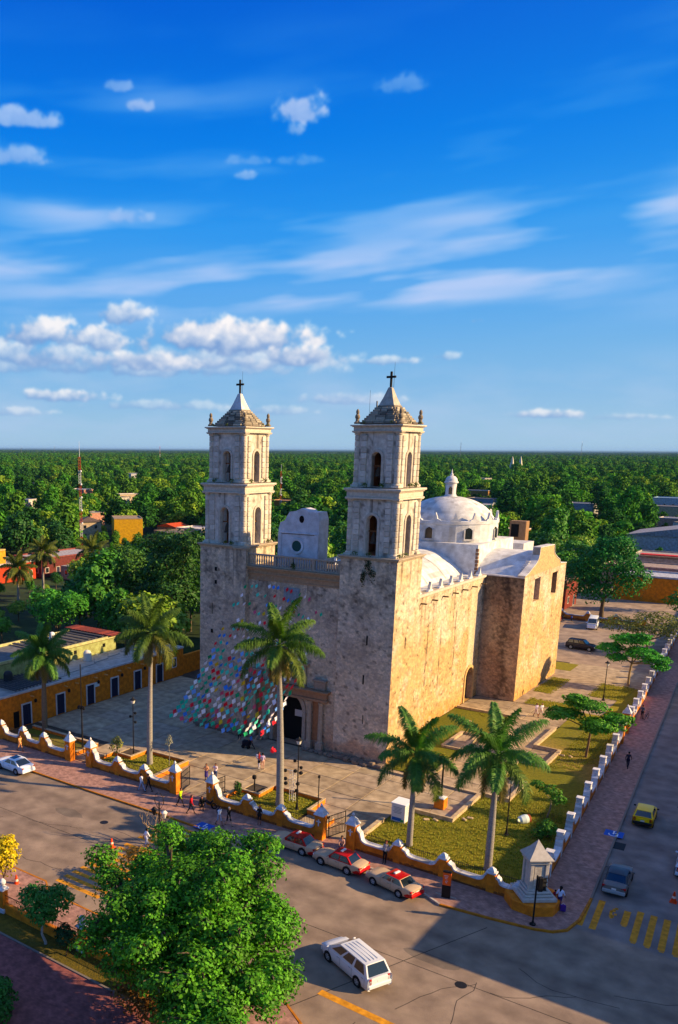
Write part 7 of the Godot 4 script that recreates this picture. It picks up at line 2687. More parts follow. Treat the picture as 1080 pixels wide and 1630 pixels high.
	for k in 10:
		var y := 0.15 + k * 0.3
		mb.tube([Vector3(-0.2, y, 0.2), Vector3(0.2, y + 0.3, 0.2)], [0.015, 0.015], 4)
		mb.tube([Vector3(0.2, y, -0.2), Vector3(0.2, y + 0.3, 0.2)], [0.015, 0.015], 4)
	mb.box(Vector3(0, 3.1, 0), Vector3(1.9, 0.05, 0.05))
	obj("frame", mb, M.any, t)
	for q in [[-0.8, 3.0], [0.9, 3.15], [-0.75, 2.2], [-0.7, 1.75], [0.6, 2.0], [0.5, 1.3], [0.3, 3.2]]:
		mb = MB.new()
		mb.bevel_box(Vector3(q[0], q[1], 0.1), Vector3(0.32, 0.3, 0.32), 0.07)
		obj("stage_lamp", mb, M.black, t)
	t = thing("thin_pole", "thin grey pole with a small box, at the gate post beside the taxis", "pole", Vector3(0.5, 0, 14.9))
	mb = MB.new()
	mb.lathe([[0.05, 0], [0.045, 3.7]], 8)
	mb.box(Vector3(0, 3.8, 0), Vector3(0.16, 0.24, 0.16))
	obj("pole", mb, M.iron, t)
	# cones
	for q in [[Vector3(-9.85, 0, 30.9), "orange traffic cone on the sunlit street by the left crossing stripes"], [Vector3(28.7, 0, 11.95), "red-orange traffic cone in the shade beside the white hatchback"], [Vector3(-11.2, 0, 39.9), "orange marker cone half hidden by the yellow-leaved tree"]]:
		t = thing("traffic_cone", String(q[1]).replace("left crossing", "long crossing"), "traffic cone", road(q[0].x, q[0].z), 0.0, "orange traffic cones on the streets")
		mb = MB.new()
		mb.col = lin(226, 70, 20)
		mb.bevel_box(Vector3(0, 0.03, 0), Vector3(0.5, 0.06, 0.5), 0.02)
		mb.lathe([[0.2, 0.06], [0.05, 0.85], [0, 0.86]], 14)
		obj("cone", mb, M.any, t)
		mb = MB.new()
		mb.col = lin(236, 200, 180)
		mb.lathe([[0.148, 0.36], [0.117, 0.52]], 14)
		obj("white_band", mb, M.any, t)
	# dark street drain and posts on the shaded side
	mb = MB.new()
	mb.box(Vector3(), Vector3(0.9, 0.02, 1.4))
	var dr := obj("drain_cover", mb, M.black, null, xf(Vector3(23.4, -0.13, 4.2), 0.075))
	tag(dr, "square dark drain cover at the kerb ahead of the yellow car", "drain")
	for k in 9:
		mb = MB.new()
		mb.bevel_box(Vector3(), Vector3(1.6, 0.16, 0.14), 0.04)
		var st := obj("wheel_stop", mb, M.kerb_white, null, xf(road(5.2 + (k % 3) * 5.0, 21.55).lerp(road(5.2 + (k % 3) * 5.0, 21.6), 0.5) + Vector3(0, 0.08, 0), 0.08))
		tag(st, ["white wheel stop beside the hidden taxi", "white wheel stop between the two taxis", "white wheel stop at the end of the taxi bay"][k % 3], "wheel stop")
		if k >= 2:
			break
	# low wires that cross the lawn and the square
	t = thing("motorbike", "dark motorbike parked at the main gate post", "motorbike", Vector3(-8.4, 0, 19.6), 0.3)
	for s in [-0.62, 0.62]:
		mb = MB.new()
		mb.t = Transform3D(Basis(Vector3.RIGHT, PI / 2), Vector3(s, 0.3, 0))
		mb.lathe([[0.2, -0.06], [0.3, -0.05], [0.3, 0.05], [0.2, 0.06]], 14)
		obj("wheel", mb, M.black, t)
	mb = MB.new()
	mb.col = lin(26, 26, 30)
	mb.tube([Vector3(-0.75, 0.75, 0), Vector3(-0.2, 0.7, 0), Vector3(0.25, 0.5, 0), Vector3(0.5, 0.8, 0), Vector3(0.45, 1.05, 0)], [0.12, 0.16, 0.14, 0.09, 0.05], 8)
	mb.box(Vector3(0.45, 1.05, 0), Vector3(0.06, 0.05, 0.7))
	obj("body", mb, M.any, t)
	# a bicycle by the garden wall, motorbikes at the yard's back wall
	for q in [[-9.5, -95.0, 0], [-8.0, -95.2, 1], [1.6, -95.6, 2], [3.2, -95.4, 3], [-6.4, -95.3, 4]]:
		t = thing("motorbike", ["red motorbike at the end of the row by the church's far corner", "dark motorbike next to the red one at the back wall", "white motorbike on the far side of the white van", "grey motorbike last in the row at the back wall", "blue motorbike between the dark one and the white van"][q[2]], "motorbike", Vector3(q[0], 0, q[1]), PI / 2 + 0.2, "motorbikes along the yard's back wall")
		for s in [-0.6, 0.6]:
			mb = MB.new()
			mb.t = Transform3D(Basis(Vector3.RIGHT, PI / 2), Vector3(s, 0.3, 0))
			mb.lathe([[0.2, -0.06], [0.3, -0.05], [0.3, 0.05], [0.2, 0.06]], 12)
			obj("wheel", mb, M.black, t)
		mb = MB.new()
		mb.col = [lin(170, 24, 36), lin(30, 30, 34), lin(210, 210, 214), lin(110, 112, 120), lin(40, 60, 130)][q[2]]
		mb.tube([Vector3(-0.75, 0.75, 0), Vector3(-0.2, 0.7, 0), Vector3(0.25, 0.5, 0), Vector3(0.5, 0.85, 0), Vector3(0.45, 1.05, 0)], [0.13, 0.17, 0.16, 0.1, 0.05], 8)
		mb.box(Vector3(0.45, 1.05, 0), Vector3(0.06, 0.05, 0.7))
		obj("body", mb, M.any, t)


# ---------------------------------------------------------------- strings of paper flags
func build_flags() -> void:
	var q := RandomNumberGenerator.new()
	q.seed = 77
	var cols := [lin(40, 196, 160), lin(60, 140, 236), lin(248, 248, 250), lin(236, 40, 56), lin(90, 222, 200), lin(30, 160, 104), lin(244, 238, 248), lin(120, 176, 250), lin(226, 186, 40), lin(214, 90, 120)]
	var kinds := []
	for i in cols.size():
		for k in 2:
			var mb := MB.new()  # one unit along the cord (x), one down (-y); the lower edge curls
			mb.col = cols[i]
			var b := 0.2 if k == 0 else -0.24
			var n := 4
			for s in n:
				var x0 := float(s) / n
				var x1 := float(s + 1) / n
				var z0 := b * sin(PI * x0) * (1.0 if k else 0.6)
				var z1 := b * sin(PI * x1) * (1.0 if k else 0.6)
				mb.quad(Vector3(x0, -1, z0), Vector3(x1, -1, z1), Vector3(x1, 0, 0), Vector3(x0, 0, 0))
				mb.tri(Vector3(x0, -1, z0), Vector3((x0 + x1) / 2, -1.16, (z0 + z1) * 0.5), Vector3(x1, -1, z1))
			kinds.append(mb.mesh())
	var words := ["outermost string on the annex", "second string from the annex", "third string from the annex", "fourth string from the annex", "fifth string from the annex", "sixth string from the annex", "seventh string from the annex", "eighth string from the annex", "ninth string from the annex", "tenth string from the annex", "ninth string from the sunlit tower", "eighth string from the sunlit tower", "seventh string from the sunlit tower", "sixth string from the sunlit tower", "fifth string from the sunlit tower", "fourth string from the sunlit tower", "third string from the sunlit tower", "second string from the sunlit tower", "outermost string on the sunlit tower"]
	var n := 19
	for i in n:
		var f := float(i) / (n - 1)
		var a := Vector3(lerpf(-18.1, -8.0, f), 18.3 + sin(f * PI) * 0.9 - f * 1.2, 0.45 if f < 0.06 else -0.1)
		var b := Vector3(lerpf(-23.8, -10.4, f), 2.75 + 0.25 * sin(i * 1.7) + 1.2 * pow(f, 6), lerpf(6.6, 6.9, f))
		var t := thing("flag_string", "%s of coloured paper flags on the church front" % words[i], "flag string", Vector3(), 0.0, "strings of paper flags before the church")
		var pts := []
		var m := 21
		for k in m + 1:
			var g := float(k) / m
			pts.append(a.lerp(b, g) + Vector3(0, -6.0 * g * (1.0 - g), 0))
		var mb := MB.new()
		mb.col = lin(150, 146, 140)
		var rads := []
		var line := pts.duplicate()
		line.append(b + (b - pts[m - 1]).normalized() * 1.2)
		for k in line.size():
			rads.append(0.009)
		mb.tube(line, rads, 4, false)
		obj("cord", mb, M.any, t)
		for k in range(1, m + 1):
			if q.randf() < (0.4 if k < 6 else (0.15 if k < 10 else 0.02)):
				continue
			var p: Vector3 = pts[k].lerp(pts[k - 1], q.randf_range(0.0, 0.1))
			var along: Vector3 = (pts[k - 1] - pts[k]).normalized()
			var flat := Vector3(along.x, 0, along.z).normalized()
			var nn := flat.cross(Vector3.UP).normalized()
			var sway := (Vector3.DOWN + nn * q.randf_range(-0.45, 0.45) + flat * q.randf_range(-0.3, 0.3)).normalized()
			var sz := q.randf_range(0.44, 0.52) * (0.75 if k < 9 else 1.0)
			put("flag", kinds[q.randi() % 16 if q.randf() < 0.92 else 16 + q.randi() % 4], M.paper, t, Transform3D(Basis((along * 0.45 + flat * 0.55).normalized() * sz * 0.95, -sway * sz * 0.86, nn * sz), p))
	# the loose red bunch at the low end
	var t := thing("flag_bunch", "bunch of red paper flags tied low beside the portal", "flags", Vector3(-9.6, 1.6, 6.6))
	for k in 6:
		put("flag", kinds[6 + (k % 2)], M.paper, t, Transform3D((Basis(Vector3.UP, k * 0.8) * Basis(Vector3.RIGHT, 0.3)).scaled_local(Vector3.ONE * 0.3), Vector3(q.randf_range(-0.3, 0.3), q.randf_range(-0.2, 0.5), q.randf_range(-0.3, 0.3))))


# ---------------------------------------------------------------- cars
func loft(mb: MB, st: Array) -> void:  # stations [x, half width, floor, top] from front to rear
	var rows := []
	for s in st:
		var w: float = s[1]
		var lo: float = s[2]
		var hi: float = s[3]
		var mid := lerpf(lo, hi, 0.5)
		var half := [Vector2(0.75, lo), Vector2(0.97, lo + 0.07), Vector2(1.0, mid), Vector2(0.975, lerpf(mid, hi, 0.72)), Vector2(0.9, hi - 0.025), Vector2(0.62, hi + 0.012), Vector2(0.0, hi + 0.022)]
		var row := []
		for h in half:
			row.append(Vector3(s[0], h.y, h.x * w))
		for k in range(half.size() - 2, -1, -1):
			row.append(Vector3(s[0], half[k].y, -half[k].x * w))
		rows.append(row)
	var nrm := []
	for i in rows.size():
		var line := []
		for k in rows[i].size():
			var du: Vector3 = rows[i][mini(k + 1, rows[i].size() - 1)] - rows[i][maxi(k - 1, 0)]
			var dv: Vector3 = rows[mini(i + 1, rows.size() - 1)][k] - rows[maxi(i - 1, 0)][k]
			line.append(dv.cross(du).normalized())
		nrm.append(line)
	for i in rows.size() - 1:
		for k in rows[i].size() - 1:
			var b := mb.v.size()
			mb.quad(rows[i][k], rows[i + 1][k], rows[i + 1][k + 1], rows[i][k + 1])
			if mb.v.size() == b + 4:
				var flat := mb.n[b]
				var q := [nrm[i][k], nrm[i + 1][k], nrm[i + 1][k + 1], nrm[i][k + 1]]
				for e in 4:
					var nn: Vector3 = mb.t.basis * q[e]
					if nn.dot(flat) < 0:
						nn = -nn
					mb.n[b + e] = nn if nn.dot(flat) > 0.55 else flat
	for i in [0, rows.size() - 1]:
		var c := Vector3()
		for p in rows[i]:
			c += p
		c /= rows[i].size()
		for k in rows[i].size():
			var a: Vector3 = rows[i][k]
			var b: Vector3 = rows[i][(k + 1) % rows[i].size()]
			if i == 0:
				mb.tri(c, a, b)
			else:
				mb.tri(c, b, a)


func pane(t: Node3D, called: String, a: Vector3, b: Vector3, c: Vector3, d: Vector3, inset: float, mt: Material) -> void:
	var m := (a + b + c + d) / 4.0
	var n := (c - a).cross(d - b).normalized()
	var q := []
	for p in [a, b, c, d]:
		q.append(m + (p - m) * (1.0 - inset) + n * 0.012)
	var mb := MB.new()
	mb.quad(q[0], q[1], q[2], q[3])
	for k in 4:
		mb.quad(q[(k + 1) % 4], q[k], q[k] - n * 0.03, q[(k + 1) % 4] - n * 0.03)
	obj(called, mb, mt, t)


# o: len, wid, high, hood, belt, trunk, ws0, ws1, rf, rw (x of windscreen foot, roof front, roof rear, rear-window foot; front is +x), body, roof, low
func car(label: String, at: Vector3, turn: float, o: Dictionary) -> Node3D:
	var t := thing(o.get("name", "car"), label, o.get("cat", "car"), at, turn, o.get("group", ""))
	var L: float = o.len / 2.0
	var W: float = o.wid / 2.0
	var body: Color = o.body
	var mb := MB.new()
	mb.col = body
	var tr: float = o.trunk
	loft(mb, [[L, W * 0.72, 0.4, o.hood * 0.76], [L - 0.1, W * 0.86, 0.26, o.hood * 0.86], [L - 0.45, W * 0.96, 0.22, o.hood * 0.95], [(L + o.ws0) / 2, W * 0.985, 0.2, o.hood], [o.ws0 + 0.05, W, 0.2, o.belt - 0.03], [0.0, W, 0.2, o.belt], [o.rw + 0.1, W * 0.995, 0.2, o.belt], [o.rw - 0.12, W * 0.985, 0.22, tr], [-L + 0.4, W * 0.96, 0.24, tr * 0.99], [-L + 0.08, W * 0.9, 0.3, tr * 0.95], [-L, W * 0.8, 0.42, tr * 0.88]])
	obj("body", mb, M.car_paint, t)
	# cabin
	var roofc: Color = o.roof
	var wb := W * 0.93
	var wt := W * 0.76
	var H: float = o.high
	mb = MB.new()
	mb.col = o.get("pillar", roofc)
	var B := []
	for s in [1, -1]:
		B.append([Vector3(o.ws0, o.belt - 0.04, wb * s), Vector3(o.ws1, H - 0.05, wt * s), Vector3(o.rf, H - 0.05, wt * s), Vector3(o.rw, o.belt - 0.04, wb * s)])
	mb.quad(B[0][3], B[0][0], B[0][1], B[0][2])
	mb.quad(B[1][0], B[1][3], B[1][2], B[1][1])
	mb.quad(B[0][0], B[1][0], B[1][1], B[0][1])
	mb.quad(B[1][3], B[0][3], B[0][2], B[1][2])
	obj("cabin", mb, M.car_paint, t)
	mb = MB.new()
	mb.col = roofc
	var nseg := 6
	for i in nseg:
		for k in 6:
			var q := []
			for d in [[0, 0], [1, 0], [1, 1], [0, 1]]:
				var fx := float(i + d[0]) / nseg
				var fz := float(k + d[1]) / 6.0
				q.append(Vector3(lerpf(o.rf - 0.03, o.ws1 + 0.03, fx), H - 0.05 + 0.06 * (1.0 - pow(absf(2 * fz - 1), 3)) * (0.35 + 0.65 * sin(PI * fx)), lerpf(wt * 1.01, -wt * 1.01, fz)))
			mb.quad(q[0], q[1], q[2], q[3])
	obj("roof", mb, M.car_paint, t)
	if o.get("ribs", false):
		for s in [-0.5, -0.2, 0.1, 0.4]:
			mb = MB.new()
			mb.col = roofc * 0.9
			mb.bevel_box(Vector3((o.ws1 + o.rf) / 2, H + 0.008, s * wt * 1.2), Vector3(absf(o.ws1 - o.rf) * 0.86, 0.02, 0.05), 0.008)
			obj("roof_rib", mb, M.car_paint, t)
	pane(t, "windscreen", B[0][0], B[1][0], B[1][1], B[0][1], 0.1, M.glass_dark)
	pane(t, "rear_window", B[1][3], B[0][3], B[0][2], B[1][2], 0.14, M.glass_dark)
	var cuts: Array = o.get("cuts", [0.06, 0.5, 0.92])
	for s in 2:
		var b: Array = B[s]
		for i in cuts.size() - 1:
			var f0: float = cuts[i] + 0.025
			var f1: float = cuts[i + 1] - 0.025
			var p0: Vector3 = b[3].lerp(b[0], f0)
			var p1: Vector3 = b[3].lerp(b[0], f1)
			var p2: Vector3 = b[2].lerp(b[1], f1)
			var p3: Vector3 = b[2].lerp(b[1], f0)
			p0 = p0.lerp(p3, 0.12); p1 = p1.lerp(p2, 0.12); p2 = p2.lerp(p1, 0.1); p3 = p3.lerp(p0, 0.1)
			if s == 0:
				pane(t, "side_window", p0, p1, p2, p3, 0.02, M.glass_dark)
			else:
				pane(t, "side_window", p1, p0, p3, p2, 0.02, M.glass_dark)
	# door seams and handles
	for s in [-1, 1]:
		for i in cuts.size():
			mb = MB.new()
			mb.col = body * 0.35
			var x: float = lerpf(o.rw, o.ws0, cuts[i])
			mb.box(Vector3(x, lerpf(0.3, o.belt, 0.55), s * (W + 0.001)), Vector3(0.014, (o.belt - 0.3) * 0.7, 0.01))
			obj("door_seam", mb, M.any, t)
			if i > 0:
				mb = MB.new()
				mb.col = body * 0.5
				mb.bevel_box(Vector3(lerpf(o.rw, o.ws0, cuts[i - 1]) + 0.22, o.belt - 0.16, s * (W * 0.985 + 0.01)), Vector3(0.2, 0.04, 0.035), 0.01)
				obj("door_handle", mb, M.any, t)
	# wheels
	var wr: float = o.get("wr", 0.31)
	for x in [o.get("fx", L - 0.82), o.get("rx", -L + 0.85)]:
		for s in [-1, 1]:
			mb = MB.new()
			mb.col = lin(16, 16, 17)
			mb.t = Transform3D(Basis(Vector3.RIGHT, PI / 2), Vector3(x, wr, s * (W - 0.06)))
			mb.lathe([[wr * 1.17, -0.075], [wr * 1.17, 0.075]], 20)
			mb.lathe([[wr * 1.17, 0.07], [0.0, 0.07]], 20)
			mb.lathe([[0.0, -0.07], [wr * 1.17, -0.07]], 20)
			obj("wheel_arch", mb, M.any, t)
			var wn2 := node("wheel", t, Transform3D(Basis(Vector3.RIGHT, PI / 2), Vector3(x, wr, s * (W - 0.085))))
			mb = MB.new()
			mb.lathe([[wr * 0.62, -0.11], [wr * 0.9, -0.115], [wr, -0.08], [wr, 0.08], [wr * 0.9, 0.115], [wr * 0.62, 0.11]], 20)
			obj("tyre", mb, M.black, wn2)
			mb = MB.new()
			mb.col = lin(176, 178, 180)
			mb.lathe([[0.0, -0.1], [wr * 0.64, -0.1], [wr * 0.64, 0.1], [0.0, 0.1]], 16)
			obj("rim", mb, M.steel, wn2)
			mb = MB.new()
			for k in 5:
				mb.t = Transform3D(Basis(Vector3.UP, TAU * k / 5), Vector3())
				for f in [-0.103, 0.103]:
					mb.box(Vector3(wr * 0.38, f, wr * 0.13), Vector3(wr * 0.3, 0.006, wr * 0.14))
			obj("spoke_gap", mb, M.black, wn2)
	# lamps, bumpers, plates, mirrors
	for s in [-1, 1]:
		mb = MB.new()
		mb.col = lin(226, 228, 230)
		mb.bevel_box(Vector3(L - 0.07, o.hood * 0.72, s * W * 0.66), Vector3(0.12, 0.15, W * 0.36), 0.03)
		obj("headlight", mb, M.any, t)
		mb = MB.new()
		mb.col = lin(168, 18, 16)
		var tall: float = o.get("tail_h", 0.16)
		mb.bevel_box(Vector3(-L + 0.07, tr * 0.86 - tall * 0.3, s * W * 0.72), Vector3(0.14, tall, W * o.get("tail_w", 0.32)), 0.03)
		obj("taillight", mb, M.any, t)
		mb = MB.new()
		mb.col = o.get("mirror", body)
		mb.bevel_box(Vector3(o.ws0 - 0.22, o.belt + 0.06, s * (W + 0.09)), Vector3(0.1, 0.14, 0.2), 0.03)
		obj("wing_mirror", mb, M.any, t)
	mb = MB.new()
	mb.col = o.get("low", body)
	mb.bevel_box(Vector3(-L + 0.04, 0.46, 0), Vector3(0.22, 0.3, W * 1.84), 0.06)
	obj("rear_bumper", mb, M.car_paint, t)
	mb = MB.new()
	mb.col = o.get("lowf", o.get("low", body))
	mb.bevel_box(Vector3(L - 0.04, 0.42, 0), Vector3(0.2, 0.26, W * 1.7), 0.06)
	obj("front_bumper", mb, M.car_paint, t)
	mb = MB.new()
	mb.col = lin(214, 214, 208)
	mb.box(Vector3(-L - 0.005, o.get("plate_y", tr * 0.7), 0), Vector3(0.02, 0.13, 0.32))
	obj("licence_plate", mb, M.any, t)
	if o.has("sign"):
		mb = MB.new()
		mb.col = o.sign
		mb.bevel_box(Vector3((o.ws1 + o.rf) / 2 + 0.1, H + 0.07, 0), Vector3(0.2, 0.12, 0.6), 0.03)
		obj("taxi_sign", mb, M.any, t)
	if o.has("rear_skirt"):
		mb = MB.new()
		mb.col = o.rear_skirt
		loft(mb, [[-L + 0.62, W * 0.975, 0.23, 0.62], [-L + 0.35, W * 0.97, 0.24, tr * 0.72], [-L + 0.06, W * 0.915, 0.3, tr * 0.72], [-L - 0.02, W * 0.83, 0.42, tr * 0.68]])
		obj("red_tail", mb, M.car_paint, t)
	return t


func build_cars() -> void:
	var beige := lin(186, 160, 130)
	var red := lin(176, 14, 20)
	var taxi := {"len": 4.35, "wid": 1.68, "high": 1.38, "hood": 0.9, "belt": 0.92, "trunk": 0.98, "ws0": 0.85, "ws1": 0.3, "rf": -0.95, "rw": -1.45, "body": beige, "roof": red, "pillar": beige, "low": red, "lowf": beige, "sign": lin(230, 220, 214), "cat": "taxi", "name": "taxi", "group": "beige and red taxis waiting at the kerb", "rear_skirt": red, "tail_w": 0.5, "fx": 1.35, "rx": -1.08}
	var y := func(x: float, z: float) -> Vector3: return road(x, z)
	car("beige taxi with a red roof and red rear, last in the rank near the totem", y.call(11.6, 22.75), PI - 0.24, taxi)
	var t2 := taxi.duplicate()
	t2.pillar = red
	t2.len = 4.4
	t2.high = 1.45
	t2.wr = 0.33
	t2.sign = lin(220, 210, 205)
	car("beige taxi with red roof pillars and alloy wheels, middle of the rank", y.call(6.75, 22.15), PI - 0.07, t2)
	var t3 := t2.duplicate()
	car("beige and red taxi half hidden by the huge tree, first in the rank", y.call(2.3, 21.6), PI - 0.02, t3)
	var silver := lin(206, 208, 210)
	car("silver-white minivan turning across the empty street", y.call(14.1, 33.85), PI - 0.435, {"len": 5.0, "wid": 1.95, "high": 1.76, "hood": 0.98, "belt": 1.06, "trunk": 1.06, "ws0": 1.68, "ws1": 0.55, "rf": -1.98, "rw": -2.4, "body": silver, "roof": silver, "cuts": [0.05, 0.36, 0.66, 0.95], "cat": "minivan", "name": "minivan", "ribs": true, "tail_h": 0.42, "tail_w": 0.2, "wr": 0.34, "fx": 1.55, "rx": -1.48})
	var white := lin(226, 230, 234)
	car("white saloon with a dark sunroof parked at the orange kerb", y.call(-29.9, 24.15), PI - 0.05, {"len": 4.6, "wid": 1.8, "high": 1.42, "hood": 0.9, "belt": 0.94, "trunk": 1.0, "ws0": 0.95, "ws1": 0.2, "rf": -0.9, "rw": -1.75, "body": white, "roof": white, "cat": "car", "wr": 0.33, "fx": 1.4, "rx": -1.3})
	var sr := MB.new()
	sr.box(Vector3(-0.2, 1.434, 0), Vector3(0.75, 0.012, 0.9))
	obj("sunroof", sr, M.glass_dark, get_child(get_child_count() - 1))
	car("yellow hatchback in the shaded side street", y.call(24.05, -2.4), PI / 2 + 0.075, {"len": 3.9, "wid": 1.68, "high": 1.48, "hood": 0.95, "belt": 0.98, "trunk": 0.98, "ws0": 0.9, "ws1": 0.3, "rf": -1.35, "rw": -1.78, "body": lin(255, 205, 0), "roof": lin(255, 205, 0), "mirror": lin(20, 20, 20), "low": lin(30, 30, 30), "tail_h": 0.3, "tail_w": 0.24})
	car("grey-blue saloon stopped before the short crossing", y.call(24.85, 11.75), PI / 2 + 0.075, {"len": 4.5, "wid": 1.72, "high": 1.42, "hood": 0.92, "belt": 0.95, "trunk": 1.0, "ws0": 0.9, "ws1": 0.25, "rf": -0.95, "rw": -1.55, "body": lin(112, 108, 104), "roof": lin(74, 72, 70), "tail_w": 0.44, "low": lin(150, 154, 154)})
	car("white hatchback cut off by the photo's edge in the side street", y.call(28.75, 5.8), PI / 2 + 0.075, {"len": 4.1, "wid": 1.74, "high": 1.52, "hood": 0.98, "belt": 1.0, "trunk": 1.0, "ws0": 0.95, "ws1": 0.3, "rf": -1.4, "rw": -1.85, "body": lin(206, 214, 222), "roof": lin(206, 214, 222), "tail_h": 0.34, "tail_w": 0.24})
	car("dark off-roader crossing the yard road behind the church", Vector3(1.5, -0.15, -71.1), -0.05, {"len": 4.6, "wid": 1.85, "high": 1.72, "hood": 1.06, "belt": 1.12, "trunk": 1.12, "ws0": 1.0, "ws1": 0.35, "rf": -1.95, "rw": -2.2, "body": lin(44, 42, 48), "roof": lin(38, 36, 40), "cuts": [0.04, 0.34, 0.64, 0.95], "wr": 0.37, "cat": "car", "name": "off_roader"})
	car("white passenger van parked under the large round tree", Vector3(-1.6, -0.15, -91.5), -PI / 2 + 0.15, {"len": 4.9, "wid": 1.85, "high": 2.05, "hood": 1.15, "belt": 1.2, "trunk": 1.2, "ws0": 2.2, "ws1": 1.6, "rf": -2.25, "rw": -2.4, "body": white, "roof": white, "cuts": [0.04, 0.36, 0.66, 0.95], "cat": "van", "name": "van", "tail_h": 0.4, "tail_w": 0.16})
	car("red car mostly hidden behind the church's far corner", Vector3(-8.4, -0.15, -92.0), -PI / 2 + 0.2, {"len": 4.0, "wid": 1.7, "high": 1.45, "hood": 0.92, "belt": 0.96, "trunk": 0.98, "ws0": 0.9, "ws1": 0.3, "rf": -1.2, "rw": -1.7, "body": lin(150, 16, 30), "roof": lin(150, 16, 30)})
	car("pale blue-white car at the photo's lower edge behind the square's railing", Vector3(-11.6, 0.0, 44.2), PI / 2 + 1.4, {"len": 4.2, "wid": 1.72, "high": 1.46, "hood": 0.94, "belt": 0.97, "trunk": 1.0, "ws0": 0.9, "ws1": 0.3, "rf": -1.2, "rw": -1.7, "body": lin(196, 208, 224), "roof": lin(196, 208, 224)})


# ---------------------------------------------------------------- people
func figure(bones: Array, cell: float) -> ArrayMesh:  # bones [from, to, radius, radius, colour], joined smoothly and meshed by surface nets
	var lo := Vector3.ONE * 1e9
	var hi := -lo
	for b in bones:
		for p in [b[0], b[1]]:
			lo = lo.min(p - Vector3.ONE * 0.2)
			hi = hi.max(p + Vector3.ONE * 0.2)
	var nx := int((hi.x - lo.x) / cell) + 2
	var ny := int((hi.y - lo.y) / cell) + 2
	var nz := int((hi.z - lo.z) / cell) + 2
	var f := PackedFloat32Array()
	f.resize(nx * ny * nz)
	f.fill(0.5)
	var who := PackedByteArray()
	who.resize(nx * ny * nz)
	var best := PackedFloat32Array()
	best.resize(nx * ny * nz)
	best.fill(9.0)
	for bi in bones.size():
		var b: Array = bones[bi]
		var a: Vector3 = b[0]
		var ab: Vector3 = b[1] - a
		var ll := maxf(ab.length_squared(), 1e-6)
		var rm := maxf(b[2], b[3]) + 0.1
		var p0: Vector3 = (a.min(b[1]) - Vector3.ONE * rm - lo) / cell
		var p1: Vector3 = (a.max(b[1]) + Vector3.ONE * rm - lo) / cell
		for k in range(maxi(0, int(p0.z)), mini(nz, int(p1.z) + 2)):
			for j in range(maxi(0, int(p0.y)), mini(ny, int(p1.y) + 2)):
				for i in range(maxi(0, int(p0.x)), mini(nx, int(p1.x) + 2)):
					var p := lo + Vector3(i, j, k) * cell - a
					var h := clampf(p.dot(ab) / ll, 0, 1)
					var d := (p - ab * h).length() - lerpf(b[2], b[3], h)
					var at := (k * ny + j) * nx + i
					if d < best[at]:
						best[at] = d
						who[at] = bi
					var g := clampf(0.5 + 0.5 * (f[at] - d) / 0.035, 0, 1)
					f[at] = lerpf(f[at], d, g) - 0.035 * g * (1.0 - g)
	var vid := {}
	var v := PackedVector3Array()
	var n := PackedVector3Array()
	var c := PackedColorArray()
	var ix := PackedInt32Array()
	var step := [0, 1, nx, nx + 1, nx * ny, nx * ny + 1, nx * ny + nx, nx * ny + nx + 1]
	var edges := [[0, 1], [2, 3], [4, 5], [6, 7], [0, 2], [1, 3], [4, 6], [5, 7], [0, 4], [1, 5], [2, 6], [3, 7]]
	for k in nz - 1:
		for j in ny - 1:
			for i in nx - 1:
				var at := (k * ny + j) * nx + i
				var neg := 0
				for s in step:
					if f[at + s] < 0.0:
						neg += 1
				if neg == 0 or neg == 8:
					continue
				var sum := Vector3()
				var cnt := 0
				for e in edges:
					var fa := f[at + step[e[0]]]
					var fb := f[at + step[e[1]]]
					if (fa < 0.0) == (fb < 0.0):
						continue
					var t := fa / (fa - fb)
					var ca := Vector3(e[0] & 1, (e[0] >> 1) & 1, e[0] >> 2)
					var cb := Vector3(e[1] & 1, (e[1] >> 1) & 1, e[1] >> 2)
					sum += ca.lerp(cb, t)
					cnt += 1
				vid[at] = v.size()
				v.append(lo + (Vector3(i, j, k) + sum / cnt) * cell)
				n.append(Vector3(f[at + 1] - f[at] + f[at + step[7]] - f[at + step[6]], f[at + nx] - f[at] + f[at + step[7]] - f[at + step[5]], f[at + nx * ny] - f[at] + f[at + step[7]] - f[at + step[3]]).normalized())
				c.append(bones[who[at]][4])
	for at in vid:
		for ax in 3:
			var da: int = [1, nx, nx * ny][ax]
			var db: int = [nx, nx * ny, 1][ax]
			var dc: int = [nx * ny, 1, nx][ax]
			if not (vid.has(at - db) and vid.has(at - dc) and vid.has(at - db - dc)):
				continue
			var s0 := f[at] < 0.0
			var s1 := f[at + da] < 0.0
			if s0 == s1:
				continue
			var q := [vid[at], vid[at - db], vid[at - db - dc], vid[at - dc]]
			if s0:
				q.reverse()
			for e in [q[0], q[1], q[2], q[0], q[2], q[3]]:
				ix.append(e)
	var arr := []
	arr.resize(Mesh.ARRAY_MAX)
	arr[Mesh.ARRAY_VERTEX] = v
	arr[Mesh.ARRAY_NORMAL] = n
	arr[Mesh.ARRAY_COLOR] = c
	arr[Mesh.ARRAY_INDEX] = ix
	var m := ArrayMesh.new()
	m.add_surface_from_arrays(Mesh.PRIMITIVE_TRIANGLES, arr)
	return m


